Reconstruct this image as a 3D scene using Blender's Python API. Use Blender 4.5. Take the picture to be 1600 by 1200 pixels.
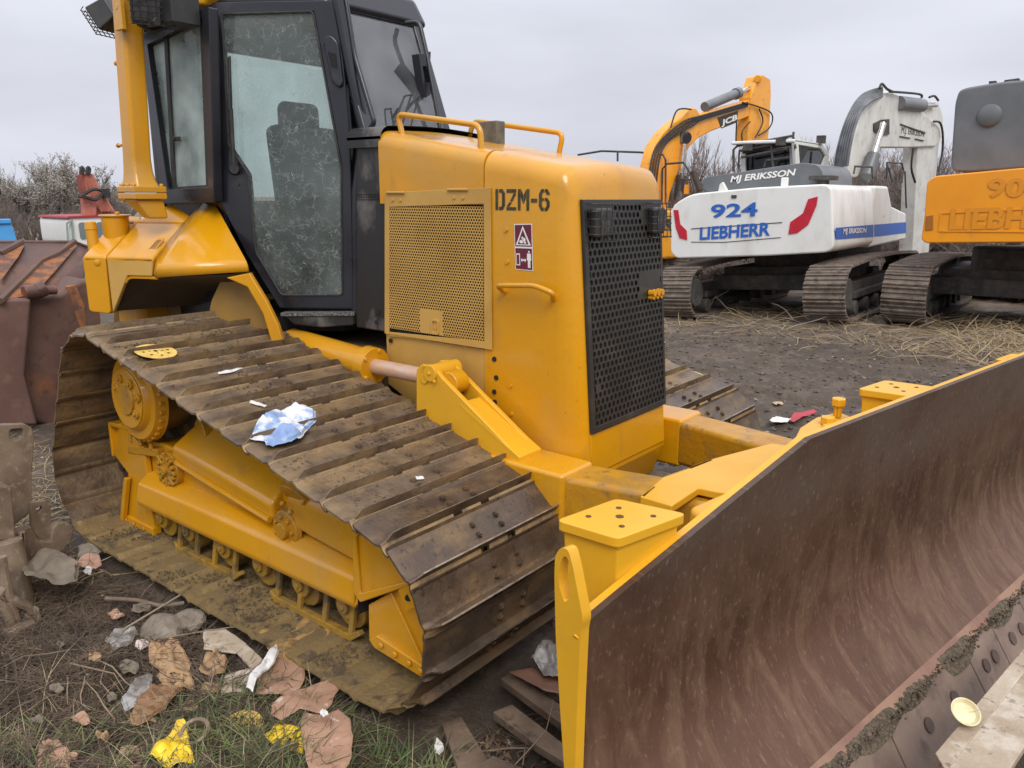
import bpy, bmesh, math, random
from mathutils import Vector, Matrix, noise
random.seed(7)
R = random
scene = bpy.context.scene
for o in list(bpy.data.objects): bpy.data.objects.remove(o)
C = scene.collection
rad = math.radians

# ------------------------------------------------------------------ camera
CAMH = 1.74; FPX = 1240.0
def cray(px, py):
    return Vector((px-800, -(py-600), -FPX)).normalized()
LAT = cray(1810, 310); FWD = -cray(-808, 297)
FWD = (FWD - LAT*FWD.dot(LAT)).normalized(); UPV = FWD.cross(LAT)
ROT = Matrix((FWD, LAT, UPV))
cam_d = bpy.data.cameras.new('camera'); cam = bpy.data.objects.new('camera', cam_d); C.objects.link(cam)
cam_d.sensor_width = 36; cam_d.lens = FPX/1600*36; cam_d.clip_end = 2000; cam_d.clip_start = 0.02
cam.matrix_world = Matrix.Translation((0, 0, CAMH)) @ ROT.to_4x4()
scene.camera = cam

# ------------------------------------------------------------------ sky and light (overcast)
w = bpy.data.worlds.new("World"); scene.world = w; w.use_nodes = True
nt = w.node_tree; nt.nodes.clear()
wo = nt.nodes.new('ShaderNodeOutputWorld'); bg = nt.nodes.new('ShaderNodeBackground')
sky = nt.nodes.new('ShaderNodeTexSky'); sky.sky_type = 'NISHITA'; sky.sun_disc = False
sky.sun_elevation = rad(52); sky.sun_rotation = rad(60); sky.air_density = 1.5; sky.dust_density = 6
tc = nt.nodes.new('ShaderNodeTexCoord'); mp = nt.nodes.new('ShaderNodeMapping'); mp.inputs['Scale'].default_value = (1.2, 1.2, 4.5)
nz = nt.nodes.new('ShaderNodeTexNoise'); nz.inputs['Scale'].default_value = 1.6; nz.inputs['Detail'].default_value = 5; nz.inputs['Roughness'].default_value = .5
cr = nt.nodes.new('ShaderNodeValToRGB')
cr.color_ramp.elements[0].position = .3; cr.color_ramp.elements[0].color = (5.6, 5.75, 6.5, 1)
cr.color_ramp.elements[1].position = .72; cr.color_ramp.elements[1].color = (7.6, 7.8, 8.7, 1)
mx = nt.nodes.new('ShaderNodeMixRGB'); mx.inputs[0].default_value = .93
nt.links.new(tc.outputs['Generated'], mp.inputs[0]); nt.links.new(mp.outputs[0], nz.inputs[0]); nt.links.new(nz.outputs[0], cr.inputs[0])
nt.links.new(sky.outputs[0], mx.inputs[1]); nt.links.new(cr.outputs[0], mx.inputs[2])
sz = nt.nodes.new('ShaderNodeSeparateXYZ'); nt.links.new(tc.outputs['Generated'], sz.inputs[0])
gm = nt.nodes.new('ShaderNodeMapRange'); gm.inputs[1].default_value = .15; gm.inputs[2].default_value = 1; gm.inputs[3].default_value = 1; gm.inputs[4].default_value = 2.3; nt.links.new(sz.outputs[2], gm.inputs[0])   # overcast sky: brighter overhead
vm = nt.nodes.new('ShaderNodeVectorMath'); vm.operation = 'SCALE'; nt.links.new(mx.outputs[0], vm.inputs[0]); nt.links.new(gm.outputs[0], vm.inputs['Scale'])
nt.links.new(vm.outputs[0], bg.inputs[0]); bg.inputs[1].default_value = .088
nt.links.new(bg.outputs[0], wo.inputs[0])
sd = bpy.data.lights.new('sun', 'SUN'); sd.energy = 1.5; sd.angle = rad(28); sd.color = (1, .95, .88)
so = bpy.data.objects.new('sun', sd); C.objects.link(so)
so.rotation_euler = Vector((-.62, .50, -.80)).to_track_quat('-Z', 'Y').to_euler()
scene.view_settings.view_transform = 'Standard'; scene.view_settings.look = 'None'
scene.view_settings.exposure = 0.32; scene.view_settings.gamma = 1

# ------------------------------------------------------------------ measuring helpers
def wray(px, py): return ROT @ cray(px, py)
def at(px, py, ax, v):
    """point where the sight line through a photo pixel meets a world plane x/y/z = v"""
    i = 'xyz'.index(ax); r = wray(px, py); vv = v-(CAMH if i == 2 else 0)
    return r*(vv/r[i]) + Vector((0, 0, CAMH))
def atp(px, py, q0, n):
    n = Vector(n); q = Vector(q0)-Vector((0, 0, CAMH)); r = wray(px, py)
    return r*(q.dot(n)/r.dot(n)) + Vector((0, 0, CAMH))
V = Vector
# ------------------------------------------------------------------ object helpers
W = {}
def reg(o, parent, m=None):
    C.objects.link(o)
    m = m or Matrix.Identity(4)
    if parent is not None:
        o.parent = parent; o.matrix_parent_inverse = W[parent].inverted()
    o.matrix_basis = m; W[o] = m
    return o
def tag(o, label=None, cat=None, group=None, kind=None):
    if label: o['label'] = label
    if cat: o['category'] = cat
    if group: o['group'] = group
    if kind: o['kind'] = kind
    return o
def empty(name, loc, label=None, cat=None, group=None):
    o = bpy.data.objects.new(name, None); o.empty_display_size = .2
    reg(o, None, Matrix.Translation(V(loc))); tag(o, label, cat, group); return o
def copy_tree(o, parent=None, m=None):
    c = o.copy(); C.objects.link(c)
    if parent is not None: c.parent = parent
    if m is not None: c.matrix_basis = m
    for ch in kids(o): copy_tree(ch, c)
    return c
KIDS = {}
def kids(o): return [k for k in bpy.data.objects if k.parent == o]

class MB:
    def __init__(s): s.v = []; s.f = []; s.mi = []; s.m = 0
    def add(s, vs, fs):
        b = len(s.v); s.v += [tuple(x) for x in vs]; s.f += [tuple(i+b for i in f) for f in fs]; s.mi += [s.m]*len(fs); return s
    def box(s, c, d, rot=None):
        c = V(c); h = V(d)/2; r = rot or Matrix.Identity(3)
        vs = [c + r @ V((sx*h.x, sy*h.y, sz*h.z)) for sx in (-1, 1) for sy in (-1, 1) for sz in (-1, 1)]
        return s.add(vs, [(0,1,3,2),(4,6,7,5),(0,4,5,1),(2,3,7,6),(0,2,6,4),(1,5,7,3)])
    def prism(s, pts, vec):
        pts = [V(p) for p in pts]; vec = V(vec); n = len(pts)
        nn = V((0,0,0))
        for i in range(n): nn += (pts[i]-pts[0]).cross(pts[(i+1) % n]-pts[0])
        if nn.dot(vec) > 0: pts = pts[::-1]
        vs = pts + [p+vec for p in pts]
        fs = [tuple(range(n)), tuple(range(2*n-1, n-1, -1))] + [((i+1) % n, i, n+i, n+(i+1) % n) for i in range(n)]
        return s.add(vs, fs)
    def hexa(s, a, b):   # loft between two equal loops, capped
        n = len(a); vs = list(a)+list(b)
        fs = [tuple(range(n-1, -1, -1)), tuple(range(n, 2*n))] + [(i, (i+1) % n, n+(i+1) % n, n+i) for i in range(n)]
        return s.add(vs, fs)
    def frame(s, outer, inner, vec):
        n = len(outer); vec = V(vec)
        vs = [V(p) for p in outer]+[V(p) for p in inner]+[V(p)+vec for p in outer]+[V(p)+vec for p in inner]
        fs = []
        for i in range(n):
            j = (i+1) % n
            fs += [(i, j, n+j, n+i), (2*n+j, 2*n+i, 3*n+i, 3*n+j), (j, i, 2*n+i, 2*n+j), (n+i, n+j, 3*n+j, 3*n+i)]
        return s.add(vs, fs)
    def cyl(s, a, b, r0, r1=None, n=16, cap=True):
        a = V(a); b = V(b); r1 = r0 if r1 is None else r1
        d = (b-a).normalized(); u = d.orthogonal().normalized(); w_ = d.cross(u)
        vs = []
        for p, r in ((a, r0), (b, r1)):
            for k in range(n):
                t = 2*math.pi*k/n; vs.append(p+u*(math.cos(t)*r)+w_*(math.sin(t)*r))
        fs = [(k, (k+1) % n, n+(k+1) % n, n+k) for k in range(n)]
        if cap: fs += [tuple(range(n-1, -1, -1)), tuple(range(n, 2*n))]
        return s.add(vs, fs)
    def tube(s, pts, r, n=8):
        pts = [V(p) for p in pts]; rs = r if isinstance(r, (list, tuple)) else [r]*len(pts)
        vs = []; u = None
        for i, p in enumerate(pts):
            d = (pts[min(i+1, len(pts)-1)]-pts[max(i-1, 0)]).normalized()
            if u is None: u = d.orthogonal().normalized()
            else:
                u = u-d*u.dot(d)
                u = u.normalized() if u.length > 1e-6 else d.orthogonal().normalized()
            w_ = d.cross(u)
            for k in range(n):
                t = 2*math.pi*k/n; vs.append(p+u*(math.cos(t)*rs[i])+w_*(math.sin(t)*rs[i]))
        fs = []
        for i in range(len(pts)-1):
            for k in range(n):
                fs.append((i*n+k, i*n+(k+1) % n, (i+1)*n+(k+1) % n, (i+1)*n+k))
        fs += [tuple(range(n-1, -1, -1)), tuple(range((len(pts)-1)*n, len(pts)*n))]
        return s.add(vs, fs)
    def grid(s, rows):
        nr = len(rows); nc = len(rows[0]); vs = [p for r in rows for p in r]
        return s.add(vs, [(i*nc+j, i*nc+j+1, (i+1)*nc+j+1, (i+1)*nc+j) for i in range(nr-1) for j in range(nc-1)])
    def build(s, name, mat, parent=None, bevel=0, seg=2, smooth=True, ang=35, m=None, subsurf=0, solid=0, inv=None, fix=True):
        me = bpy.data.meshes.new(name)
        vs = s.v
        if m is not None and inv is None: pass
        me.from_pydata(vs, [], s.f)
        mats = mat if isinstance(mat, (list, tuple)) else [mat]
        for x in mats: me.materials.append(x)
        if len(mats) > 1:
            for i, p in enumerate(me.polygons): p.material_index = s.mi[i]
        me.validate(); me.update()
        if fix:
            bm = bmesh.new(); bm.from_mesh(me); bmesh.ops.recalc_face_normals(bm, faces=bm.faces); bm.to_mesh(me); bm.free()
        if smooth:
            me.polygons.foreach_set('use_smooth', [True]*len(me.polygons))
            me.set_sharp_from_angle(angle=rad(ang))
        o = bpy.data.objects.new(name, me); reg(o, parent, m)
        if bevel:
            b = o.modifiers.new('bevel', 'BEVEL'); b.width = bevel; b.segments = seg; b.limit_method = 'ANGLE'; b.angle_limit = rad(30); b.harden_normals = True
        if solid:
            b = o.modifiers.new('solid', 'SOLIDIFY'); b.thickness = solid; b.offset = 0
        if subsurf:
            b = o.modifiers.new('sub', 'SUBSURF'); b.levels = subsurf; b.render_levels = subsurf
        return o

def rounded(pts, r, n=4):
    """round the corners of a planar 3D loop"""
    out = []; m = len(pts)
    for i in range(m):
        a, p, b = V(pts[i-1]), V(pts[i]), V(pts[(i+1) % m])
        d1 = a-p; d2 = b-p; k = min(r, d1.length*.45, d2.length*.45)
        s_, e_ = p+d1.normalized()*k, p+d2.normalized()*k
        for j in range(n+1):
            t = j/n; out.append(s_*(1-t)**2+p*2*t*(1-t)+e_*t*t)
    return out
def smoothpath(pts, n=6):
    pts = [V(p) for p in pts]; out = []
    for i in range(len(pts)-1):
        p0 = pts[max(i-1, 0)]; p1 = pts[i]; p2 = pts[i+1]; p3 = pts[min(i+2, len(pts)-1)]
        for k in range(n):
            t = k/n
            out.append(.5*((2*p1)+(-p0+p2)*t+(2*p0-5*p1+4*p2-p3)*t*t+(-p0+3*p1-3*p2+p3)*t**3))
    out.append(pts[-1]); return out
def text_mesh(txt, origin, ux, uy, height, mat, parent, name='lettering', bold=0, width=None, depth=.002, shear=0, spacing=1):
    cu = bpy.data.curves.new('t', 'FONT'); cu.body = txt; cu.size = 1; cu.offset = bold; cu.extrude = 0; cu.resolution_u = 3; cu.shear = shear; cu.space_character = spacing
    to = bpy.data.objects.new('t', cu); C.objects.link(to)
    bpy.context.view_layer.update()
    me = bpy.data.meshes.new_from_object(to.evaluated_get(bpy.context.evaluated_depsgraph_get()))
    bpy.data.objects.remove(to)
    xs = [v.co.x for v in me.vertices]; ys = [v.co.y for v in me.vertices]
    x0, x1, y0, y1 = min(xs), max(xs), min(ys), max(ys)
    sy = height/(y1-y0); sx = (width/(x1-x0)) if width else sy
    ux = V(ux).normalized(); uy = V(uy).normalized(); n = ux.cross(uy)
    for v in me.vertices:
        v.co = V(origin)+ux*((v.co.x-x0)*sx)+uy*((v.co.y-y0)*sy)+n*depth
    me.materials.clear(); me.materials.append(mat); me.name = name
    o = bpy.data.objects.new(name, me); reg(o, parent); return o

# ------------------------------------------------------------------ materials
def mat(name, c1, c2=None, rough=.5, rough2=None, metal=0, scale=6, detail=6, lo=.4, hi=.65, bump=0, bscale=60, coat=0, stretch=(1,1,1), layers=(), spec=.5, rand=0, bdist=.01, nrough=.55):
    m = bpy.data.materials.new(name); m.use_nodes = True; t = m.node_tree; N = t.nodes; L = t.links
    b = N['Principled BSDF']; tc = N.new('ShaderNodeTexCoord'); mp = N.new('ShaderNodeMapping'); mp.inputs['Scale'].default_value = stretch
    L.new(tc.outputs['Object'], mp.inputs[0])
    b.inputs['Metallic'].default_value = metal; b.inputs['Roughness'].default_value = rough; b.inputs['Coat Weight'].default_value = coat; b.inputs['Coat Roughness'].default_value = .12
    b.inputs['Specular IOR Level'].default_value = spec
    src = mp.outputs[0]
    if rand:
        oi = N.new('ShaderNodeObjectInfo'); sc = N.new('ShaderNodeVectorMath'); sc.operation = 'SCALE'; sc.inputs['Scale'].default_value = 37
        cb = N.new('ShaderNodeCombineXYZ'); L.new(oi.outputs['Random'], cb.inputs[0]); L.new(oi.outputs['Random'], cb.inputs[1]); L.new(cb.outputs[0], sc.inputs[0])
        ad = N.new('ShaderNodeVectorMath'); L.new(mp.outputs[0], ad.inputs[0]); L.new(sc.outputs[0], ad.inputs[1]); src = ad.outputs[0]
    def nse(sc, dt=6, off=0, st=None):
        n = N.new('ShaderNodeTexNoise'); n.inputs['Scale'].default_value = sc; n.inputs['Detail'].default_value = dt; n.inputs['Roughness'].default_value = nrough
        s_ = src
        if st or off:
            q = N.new('ShaderNodeMapping'); q.inputs['Location'].default_value = (off, off*.7, off*.3)
            if st: q.inputs['Scale'].default_value = st
            L.new(src, q.inputs[0]); s_ = q.outputs[0]
        L.new(s_, n.inputs['Vector']); return n
    def ramp(o, lo, hi, a=0, b_=1):
        r = N.new('ShaderNodeMapRange'); r.inputs['From Min'].default_value = lo; r.inputs['From Max'].default_value = hi; r.inputs['To Min'].default_value = a; r.inputs['To Max'].default_value = b_
        L.new(o, r.inputs['Value']); return r.outputs[0]
    col = None
    if c2 is not None:
        n = nse(scale, detail); f = ramp(n.outputs[0], lo, hi)
        mxn = N.new('ShaderNodeMixRGB'); mxn.inputs[1].default_value = (*c1, 1); mxn.inputs[2].default_value = (*c2, 1); L.new(f, mxn.inputs[0]); col = mxn.outputs[0]
        if rough2 is not None: L.new(ramp(n.outputs[0], lo, hi, rough, rough2), b.inputs['Roughness'])
    for i, ly in enumerate(layers):   # (color, scale, lo, hi, stretch)
        n = nse(ly[1], 8, 3.1*(i+1), ly[4] if len(ly) > 4 else None); f = ramp(n.outputs[0], ly[2], ly[3], 0, ly[5] if len(ly) > 5 else 1)
        mxn = N.new('ShaderNodeMixRGB'); L.new(f, mxn.inputs[0]); mxn.inputs[2].default_value = (*ly[0], 1)
        if col is None: mxn.inputs[1].default_value = (*c1, 1)
        else: L.new(col, mxn.inputs[1])
        col = mxn.outputs[0]
    if col is None: b.inputs['Base Color'].default_value = (*c1, 1)
    else: L.new(col, b.inputs['Base Color'])
    if bump:
        n = nse(bscale, 8, 5); bp = N.new('ShaderNodeBump'); bp.inputs['Strength'].default_value = bump; bp.inputs['Distance'].default_value = bdist
        L.new(n.outputs[0], bp.inputs['Height']); L.new(bp.outputs[0], b.inputs['Normal'])
    return m
YEL = mat('yellow_paint', (.63,.290,.004), (.57,.255,.004), rough=.26, rough2=.46, scale=1.6, coat=.5, spec=.4, bump=.16, bscale=9, bdist=.02, layers=(((.44,.27,.075), 2.6, .50, .72, (1,1,.5), .55), ((.33,.18,.045), 9, .60, .76, (1,1,.35), .45), ((.22,.11,.03), 48, .68, .74, None, .7)))
YELR = mat('rough_yellow_paint', (.50,.24,.006), (.42,.19,.006), rough=.38, rough2=.55, scale=6, coat=.2, bump=.35, bscale=30, layers=(((.22,.14,.045), 7, .52, .70, None, .75), ((.12,.08,.04), 30, .60, .70, None, .7)))
YELL = mat('lit_lemon_yellow_paint', (.72,.375,.014), (.66,.335,.014), rough=.38, rough2=.5, scale=3, coat=.15, bump=.12, bscale=20, layers=(((.55,.30,.05), 9, .60, .78, None, .4), ((.25,.15,.05), 70, .70, .78, None, .5)))  # same yellow, more lemon; brightness of upward faces put into the colour
YELM = mat('mud_smeared_yellow_paint', (.36,.20,.02), (.20,.125,.035), rough=.5, rough2=.8, scale=9, bump=.4, bscale=40, layers=(((.10,.07,.035), 12, .50, .62, None, .85),))
CLAY = mat('dried_clay_on_steel', (.34,.225,.105), (.20,.135,.070), rough=.8, scale=7, bump=.5, bscale=50, rand=1, layers=(((.10,.072,.048), 12, .52, .66, None, .8),))
TAN = mat('matt_tan_yellow_paint', (.53,.315,.075), (.46,.26,.055), rough=.42, rough2=.55, scale=4, coat=.1, bump=.05, bscale=30)
BLK = mat('black_cab_paint', (.012,.013,.018), (.018,.019,.025), rough=.26, rough2=.4, scale=4, coat=.25, layers=(((.07,.065,.06), 9, .60, .8, None, .5),))
BLKW = mat('worn_black_plastic', (.022,.022,.022), (.13,.12,.11), rough=.35, rough2=.75, scale=4.5, lo=.50, hi=.60, stretch=(1,1,.6))
RUB = mat('dark_rubber', (.02,.02,.02), (.05,.045,.04), rough=.6, rough2=.8, scale=20)
DARK = mat('dark_cavity', (.012,.011,.01), rough=.9)
GRL = mat('black_grille_steel', (.022,.022,.021), (.05,.045,.035), rough=.38, rough2=.6, scale=8, lo=.5, hi=.75)
STEEL = mat('bare_steel', (.35,.35,.36), (.25,.24,.23), rough=.3, metal=.9, scale=10)
SHOE = mat('muddy_track_steel', (.105,.074,.050), (.175,.122,.074), rough=.33, rough2=.62, scale=7, lo=.38, hi=.62, metal=.25, bump=.5, bscale=45, rand=1,
           layers=(((.30,.195,.085), 5, .44, .70, (2.5,1,1), .8), ((.045,.034,.027), 22, .58, .72, None, .7), ((.20,.155,.11), 90, .60, .72, None, .5)))
SHOEF = mat('polished_track_steel', (.078,.056,.040), (.125,.088,.058), rough=.28, rough2=.55, scale=6, lo=.38, hi=.65, metal=.45, bump=.35, bscale=40, rand=1,
           layers=(((.26,.165,.075), 5, .46, .70, (2.5,1,1), .7), ((.03,.025,.02), 40, .60, .70, None, .7), ((.13,.10,.075), 80, .60, .7, None, .5)))
SHOEB = mat('mud_caked_track_steel', (.23,.155,.060), (.155,.105,.045), rough=.6, rough2=.85, scale=5, bump=.6, bscale=55, rand=1,
           layers=(((.075,.052,.03), 11, .55, .64, None, .85), ((.34,.25,.11), 14, .6, .7, None, .6), ((.04,.03,.02), 60, .66, .71, None, .8)))
GROUS = mat('worn_grouser_edge', (.30,.255,.21), (.17,.135,.10), rough=.35, metal=.6, scale=25, rand=1)
LINK = mat('greasy_chain_steel', (.05,.035,.025), (.12,.075,.035), rough=.5, rough2=.8, scale=15, bump=.4, bscale=50, layers=(((.28,.17,.04), 9, .52, .62, None, .8),))
def blade_mat():
    m = bpy.data.materials.new('scraped_rusty_moldboard_painted_sheen'); m.use_nodes = True; t = m.node_tree; N = t.nodes; L = t.links; b = N['Principled BSDF']
    at_ = N.new('ShaderNodeAttribute'); at_.attribute_name = 'suv'; uv = at_.outputs['Vector']   # x along blade, y height
    def ns(sx, sy, sc, dt=8, off=0, dist=0):
        q = N.new('ShaderNodeMapping'); q.inputs['Scale'].default_value = (sx, sy, 1); q.inputs['Location'].default_value = (off, off, 0); q.inputs['Rotation'].default_value = (0, 0, .06)
        L.new(uv, q.inputs[0]); n = N.new('ShaderNodeTexNoise'); n.inputs['Scale'].default_value = sc; n.inputs['Detail'].default_value = dt; n.inputs['Roughness'].default_value = .62; n.inputs['Distortion'].default_value = dist
        L.new(q.outputs[0], n.inputs['Vector']); return n.outputs[0]
    def rp(o, lo, hi, a=0, c=1):
        r = N.new('ShaderNodeMapRange'); r.inputs[1].default_value = lo; r.inputs[2].default_value = hi; r.inputs[3].default_value = a; r.inputs[4].default_value = c; L.new(o, r.inputs[0]); return r.outputs[0]
    def mixc(f, a, c):
        q = N.new('ShaderNodeMixRGB'); L.new(f, q.inputs[0])
        for i, x in ((1, a), (2, c)):
            if isinstance(x, tuple): q.inputs[i].default_value = (*x, 1)
            else: L.new(x, q.inputs[i])
        return q.outputs[0]
    def mul(a, c):
        q = N.new('ShaderNodeMath'); q.operation = 'MULTIPLY'; L.new(a, q.inputs[0]); L.new(c, q.inputs[1]); return q.outputs[0]
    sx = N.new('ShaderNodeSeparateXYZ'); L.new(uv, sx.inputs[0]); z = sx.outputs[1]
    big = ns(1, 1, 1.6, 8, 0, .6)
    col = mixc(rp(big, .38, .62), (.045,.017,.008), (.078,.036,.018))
    col = mixc(mul(rp(z, .60, .34), rp(ns(1, .5, 2.2, 8, 23, .8), .25, .60, .35, 1)), col, (.108,.055,.033))  # bright low, dark middle: reflections put into the colour, plus scrape wear
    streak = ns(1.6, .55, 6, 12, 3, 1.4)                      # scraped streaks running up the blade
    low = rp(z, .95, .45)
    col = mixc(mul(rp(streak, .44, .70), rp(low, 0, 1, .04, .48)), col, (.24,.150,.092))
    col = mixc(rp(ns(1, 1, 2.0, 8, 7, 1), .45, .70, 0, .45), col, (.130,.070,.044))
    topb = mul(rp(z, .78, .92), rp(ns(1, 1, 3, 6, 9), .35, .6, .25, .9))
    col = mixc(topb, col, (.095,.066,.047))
    col = mixc(rp(ns(1.2, .6, 60, 5, 11), .57, .70, 0, .35), col, (.30,.20,.14))
    col = mixc(rp(ns(1, 1, 14, 6, 13), .63, .72, 0, .7), col, (.045,.028,.022))
    for sx_, rot_, off_ in ((9, .5, 31), (8, -.35, 47)):
        q = N.new('ShaderNodeMapping'); q.inputs['Scale'].default_value = (sx_, .6, 1); q.inputs['Location'].default_value = (off_, off_, 0); q.inputs['Rotation'].default_value = (0, 0, rot_)
        L.new(uv, q.inputs[0]); n_ = N.new('ShaderNodeTexNoise'); n_.inputs['Scale'].default_value = 9; n_.inputs['Detail'].default_value = 3; n_.inputs['Distortion'].default_value = .4; L.new(q.outputs[0], n_.inputs['Vector'])
        f_ = mul(rp(n_.outputs[0], .71, .76), rp(ns(1, 1, 1.7, 4, off_), .5, .62, 0, .4)); col = mixc(f_, col, (.30,.18,.12))
    L.new(col, b.inputs['Base Color'])
    L.new(rp(ns(1.5, .7, 5, 8, 17), .3, .75, .42, .65), b.inputs['Roughness']); b.inputs['Metallic'].default_value = .0; b.inputs['Specular IOR Level'].default_value = .3
    bp = N.new('ShaderNodeBump'); bp.inputs['Strength'].default_value = .35; bp.inputs['Distance'].default_value = .006; L.new(ns(2.5, 1, 28, 8, 19), bp.inputs['Height']); L.new(bp.outputs[0], b.inputs['Normal'])
    return m
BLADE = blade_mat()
EDGE = mat('worn_cutting_edge_steel', (.165,.110,.082), (.25,.180,.135), rough=.5, rough2=.65, metal=.05, scale=4, bump=.2, bscale=50, layers=(((.08,.055,.045), 12, .55, .7, None, .7),))
GRAV = mat('gravelly_dirt', (.10,.075,.05), (.22,.17,.11), rough=.95, scale=70, bump=1, bscale=120, bdist=.02)
def glass_mat(name, tint, crack=0, haze=.0, refl=1.0, grime_glare=(.55,.6,.58)):
    m = bpy.data.materials.new(name); m.use_nodes = True; t = m.node_tree; N = t.nodes; L = t.links; N.clear()
    out = N.new('ShaderNodeOutputMaterial'); tr = N.new('ShaderNodeBsdfTransparent'); tr.inputs[0].default_value = (*tint, 1)
    gl = N.new('ShaderNodeBsdfGlossy'); gl.inputs['Roughness'].default_value = .03
    fr = N.new('ShaderNodeFresnel'); fr.inputs[0].default_value = 1.5
    ml = N.new('ShaderNodeMath'); ml.operation = 'MULTIPLY'; ml.inputs[1].default_value = refl; L.new(fr.outputs[0], ml.inputs[0])
    a = N.new('ShaderNodeMixShader'); L.new(ml.outputs[0], a.inputs[0]); L.new(tr.outputs[0], a.inputs[1]); L.new(gl.outputs[0], a.inputs[2])
    df = N.new('ShaderNodeBsdfDiffuse'); df.inputs[0].default_value = (*grime_glare, 1)
    tc = N.new('ShaderNodeTexCoord'); n = N.new('ShaderNodeTexNoise'); n.inputs['Scale'].default_value = 4; n.inputs['Detail'].default_value = 8; L.new(tc.outputs['Object'], n.inputs[0])
    r = N.new('ShaderNodeMapRange'); r.inputs[1].default_value = .35; r.inputs[2].default_value = .75; r.inputs[3].default_value = haze*.4; r.inputs[4].default_value = haze*1.6; L.new(n.outputs[0], r.inputs[0])
    fac = r.outputs[0]
    if crack:
        n2 = N.new('ShaderNodeTexNoise'); n2.inputs['Scale'].default_value = 9; n2.inputs['Detail'].default_value = 3; L.new(tc.outputs['Object'], n2.inputs[0])
        ad = N.new('ShaderNodeMixRGB'); ad.blend_type = 'ADD'; ad.inputs[0].default_value = .13; L.new(tc.outputs['Object'], ad.inputs[1]); L.new(n2.outputs['Color'], ad.inputs[2])
        tot = None
        for sc, th in ((18, .014), (36, .020)):
            vo = N.new('ShaderNodeTexVoronoi'); vo.feature = 'DISTANCE_TO_EDGE'; vo.inputs['Scale'].default_value = sc; L.new(ad.outputs[0], vo.inputs['Vector'])
            mr = N.new('ShaderNodeMapRange'); mr.inputs[1].default_value = 0; mr.inputs[2].default_value = th; mr.inputs[3].default_value = 1; mr.inputs[4].default_value = 0; L.new(vo.outputs['Distance'], mr.inputs[0])
            n3 = N.new('ShaderNodeTexNoise'); n3.inputs['Scale'].default_value = sc*.75; n3.inputs['Detail'].default_value = 2; L.new(tc.outputs['Object'], n3.inputs[0])
            m3 = N.new('ShaderNodeMapRange'); m3.inputs[1].default_value = .42; m3.inputs[2].default_value = .56; L.new(n3.outputs[0], m3.inputs[0])
            mm = N.new('ShaderNodeMath'); mm.operation = 'MULTIPLY'; L.new(mr.outputs[0], mm.inputs[0]); L.new(m3.outputs[0], mm.inputs[1])
            if tot is None: tot = mm.outputs[0]
            else:
                q = N.new('ShaderNodeMath'); q.operation = 'MAXIMUM'; L.new(tot, q.inputs[0]); L.new(mm.outputs[0], q.inputs[1]); tot = q.outputs[0]
        sc_ = N.new('ShaderNodeMath'); sc_.operation = 'MULTIPLY'; sc_.inputs[1].default_value = crack; L.new(tot, sc_.inputs[0])
        q = N.new('ShaderNodeMath'); q.operation = 'MAXIMUM'; L.new(fac, q.inputs[0]); L.new(sc_.outputs[0], q.inputs[1]); fac = q.outputs[0]
    b = N.new('ShaderNodeMixShader'); L.new(fac, b.inputs[0]); L.new(a.outputs[0], b.inputs[1]); L.new(df.outputs[0], b.inputs[2]); L.new(b.outputs[0], out.inputs[0])
    return m
GLASSC = glass_mat('shattered_door_glass', (.87,.93,.90), crack=.65, haze=.12, grime_glare=(.50,.56,.53), refl=1.0)
GLASS = glass_mat('tinted_cab_glass', (.90,.95,.93), haze=.12)
GLASSH = glass_mat('side_glass_painted_sky', (.86,.95,.92), haze=.42, grime_glare=(.62,.74,.71))  # pale haze is the sky's reflection painted into the glass colour
GLASSW = glass_mat('windshield_glass_painted_sky', (.66,.74,.73), haze=.14, refl=2.2, grime_glare=(.46,.47,.50))  # grey haze colour stands in for sky reflected in the windshield
GLASSD = glass_mat('dark_excavator_glass', (.06,.07,.08), haze=.03)
WHITE = mat('white_paint', (.80,.80,.76), (.72,.72,.67), rough=.32, rough2=.5, scale=2, coat=.2, layers=(((.45,.42,.36), 4, .52, .80, (1,1,.4), .55),))
WHITEB = mat('dull_white_boom_paint', (.62,.62,.58), (.5,.49,.44), rough=.45, scale=3, layers=(((.30,.27,.22), 9, .58, .7, None, .6),))
GREY = mat('grey_paint', (.12,.13,.135), (.16,.165,.17), rough=.4, scale=3, coat=.1)
GHOSE = mat('grey_hose', (.10,.105,.11), (.17,.175,.18), rough=.5, scale=5)
ORA = mat('orange_paint', (.86,.325,.012), (.78,.285,.010), rough=.33, rough2=.45, scale=2, coat=.25, layers=(((.35,.17,.05), 6, .62, .8, None, .5),))
JYE = mat('deep_yellow_paint', (.86,.36,.012), (.78,.31,.01), rough=.35, scale=2, coat=.2, layers=(((.2,.12,.05), 8, .60, .72, None, .6),))
BLUE = mat('blue_paint', (.025,.12,.47), rough=.4)
REDP = mat('red_reflector', (.55,.02,.04), (.48,.015,.03), rough=.3, scale=9)
LBLUE = mat('bright_blue_paint', (.08,.35,.72), (.06,.28,.6), rough=.45, scale=4)
ETRK = mat('dusty_excavator_track', (.13,.10,.078), (.21,.165,.125), rough=.7, rough2=.9, scale=9, bump=.5, bscale=40, rand=1, layers=(((.065,.048,.038), 10, .55, .65, None, .8), ((.30,.25,.19), 30, .60, .7, None, .5)))
UND = mat('dusty_dark_undercarriage', (.045,.042,.04), (.09,.08,.07), rough=.8, scale=8, layers=(((.16,.13,.10), 12, .58, .7, None, .6),))
RUST = mat('rusty_brown_steel', (.10,.050,.038), (.15,.085,.060), rough=.5, rough2=.75, scale=2.2, bump=.3, bscale=25, metal=.15, layers=(((.26,.10,.038), 4, .54, .68, None, .7), ((.05,.03,.025), 14, .60, .7, None, .6)))
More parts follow.
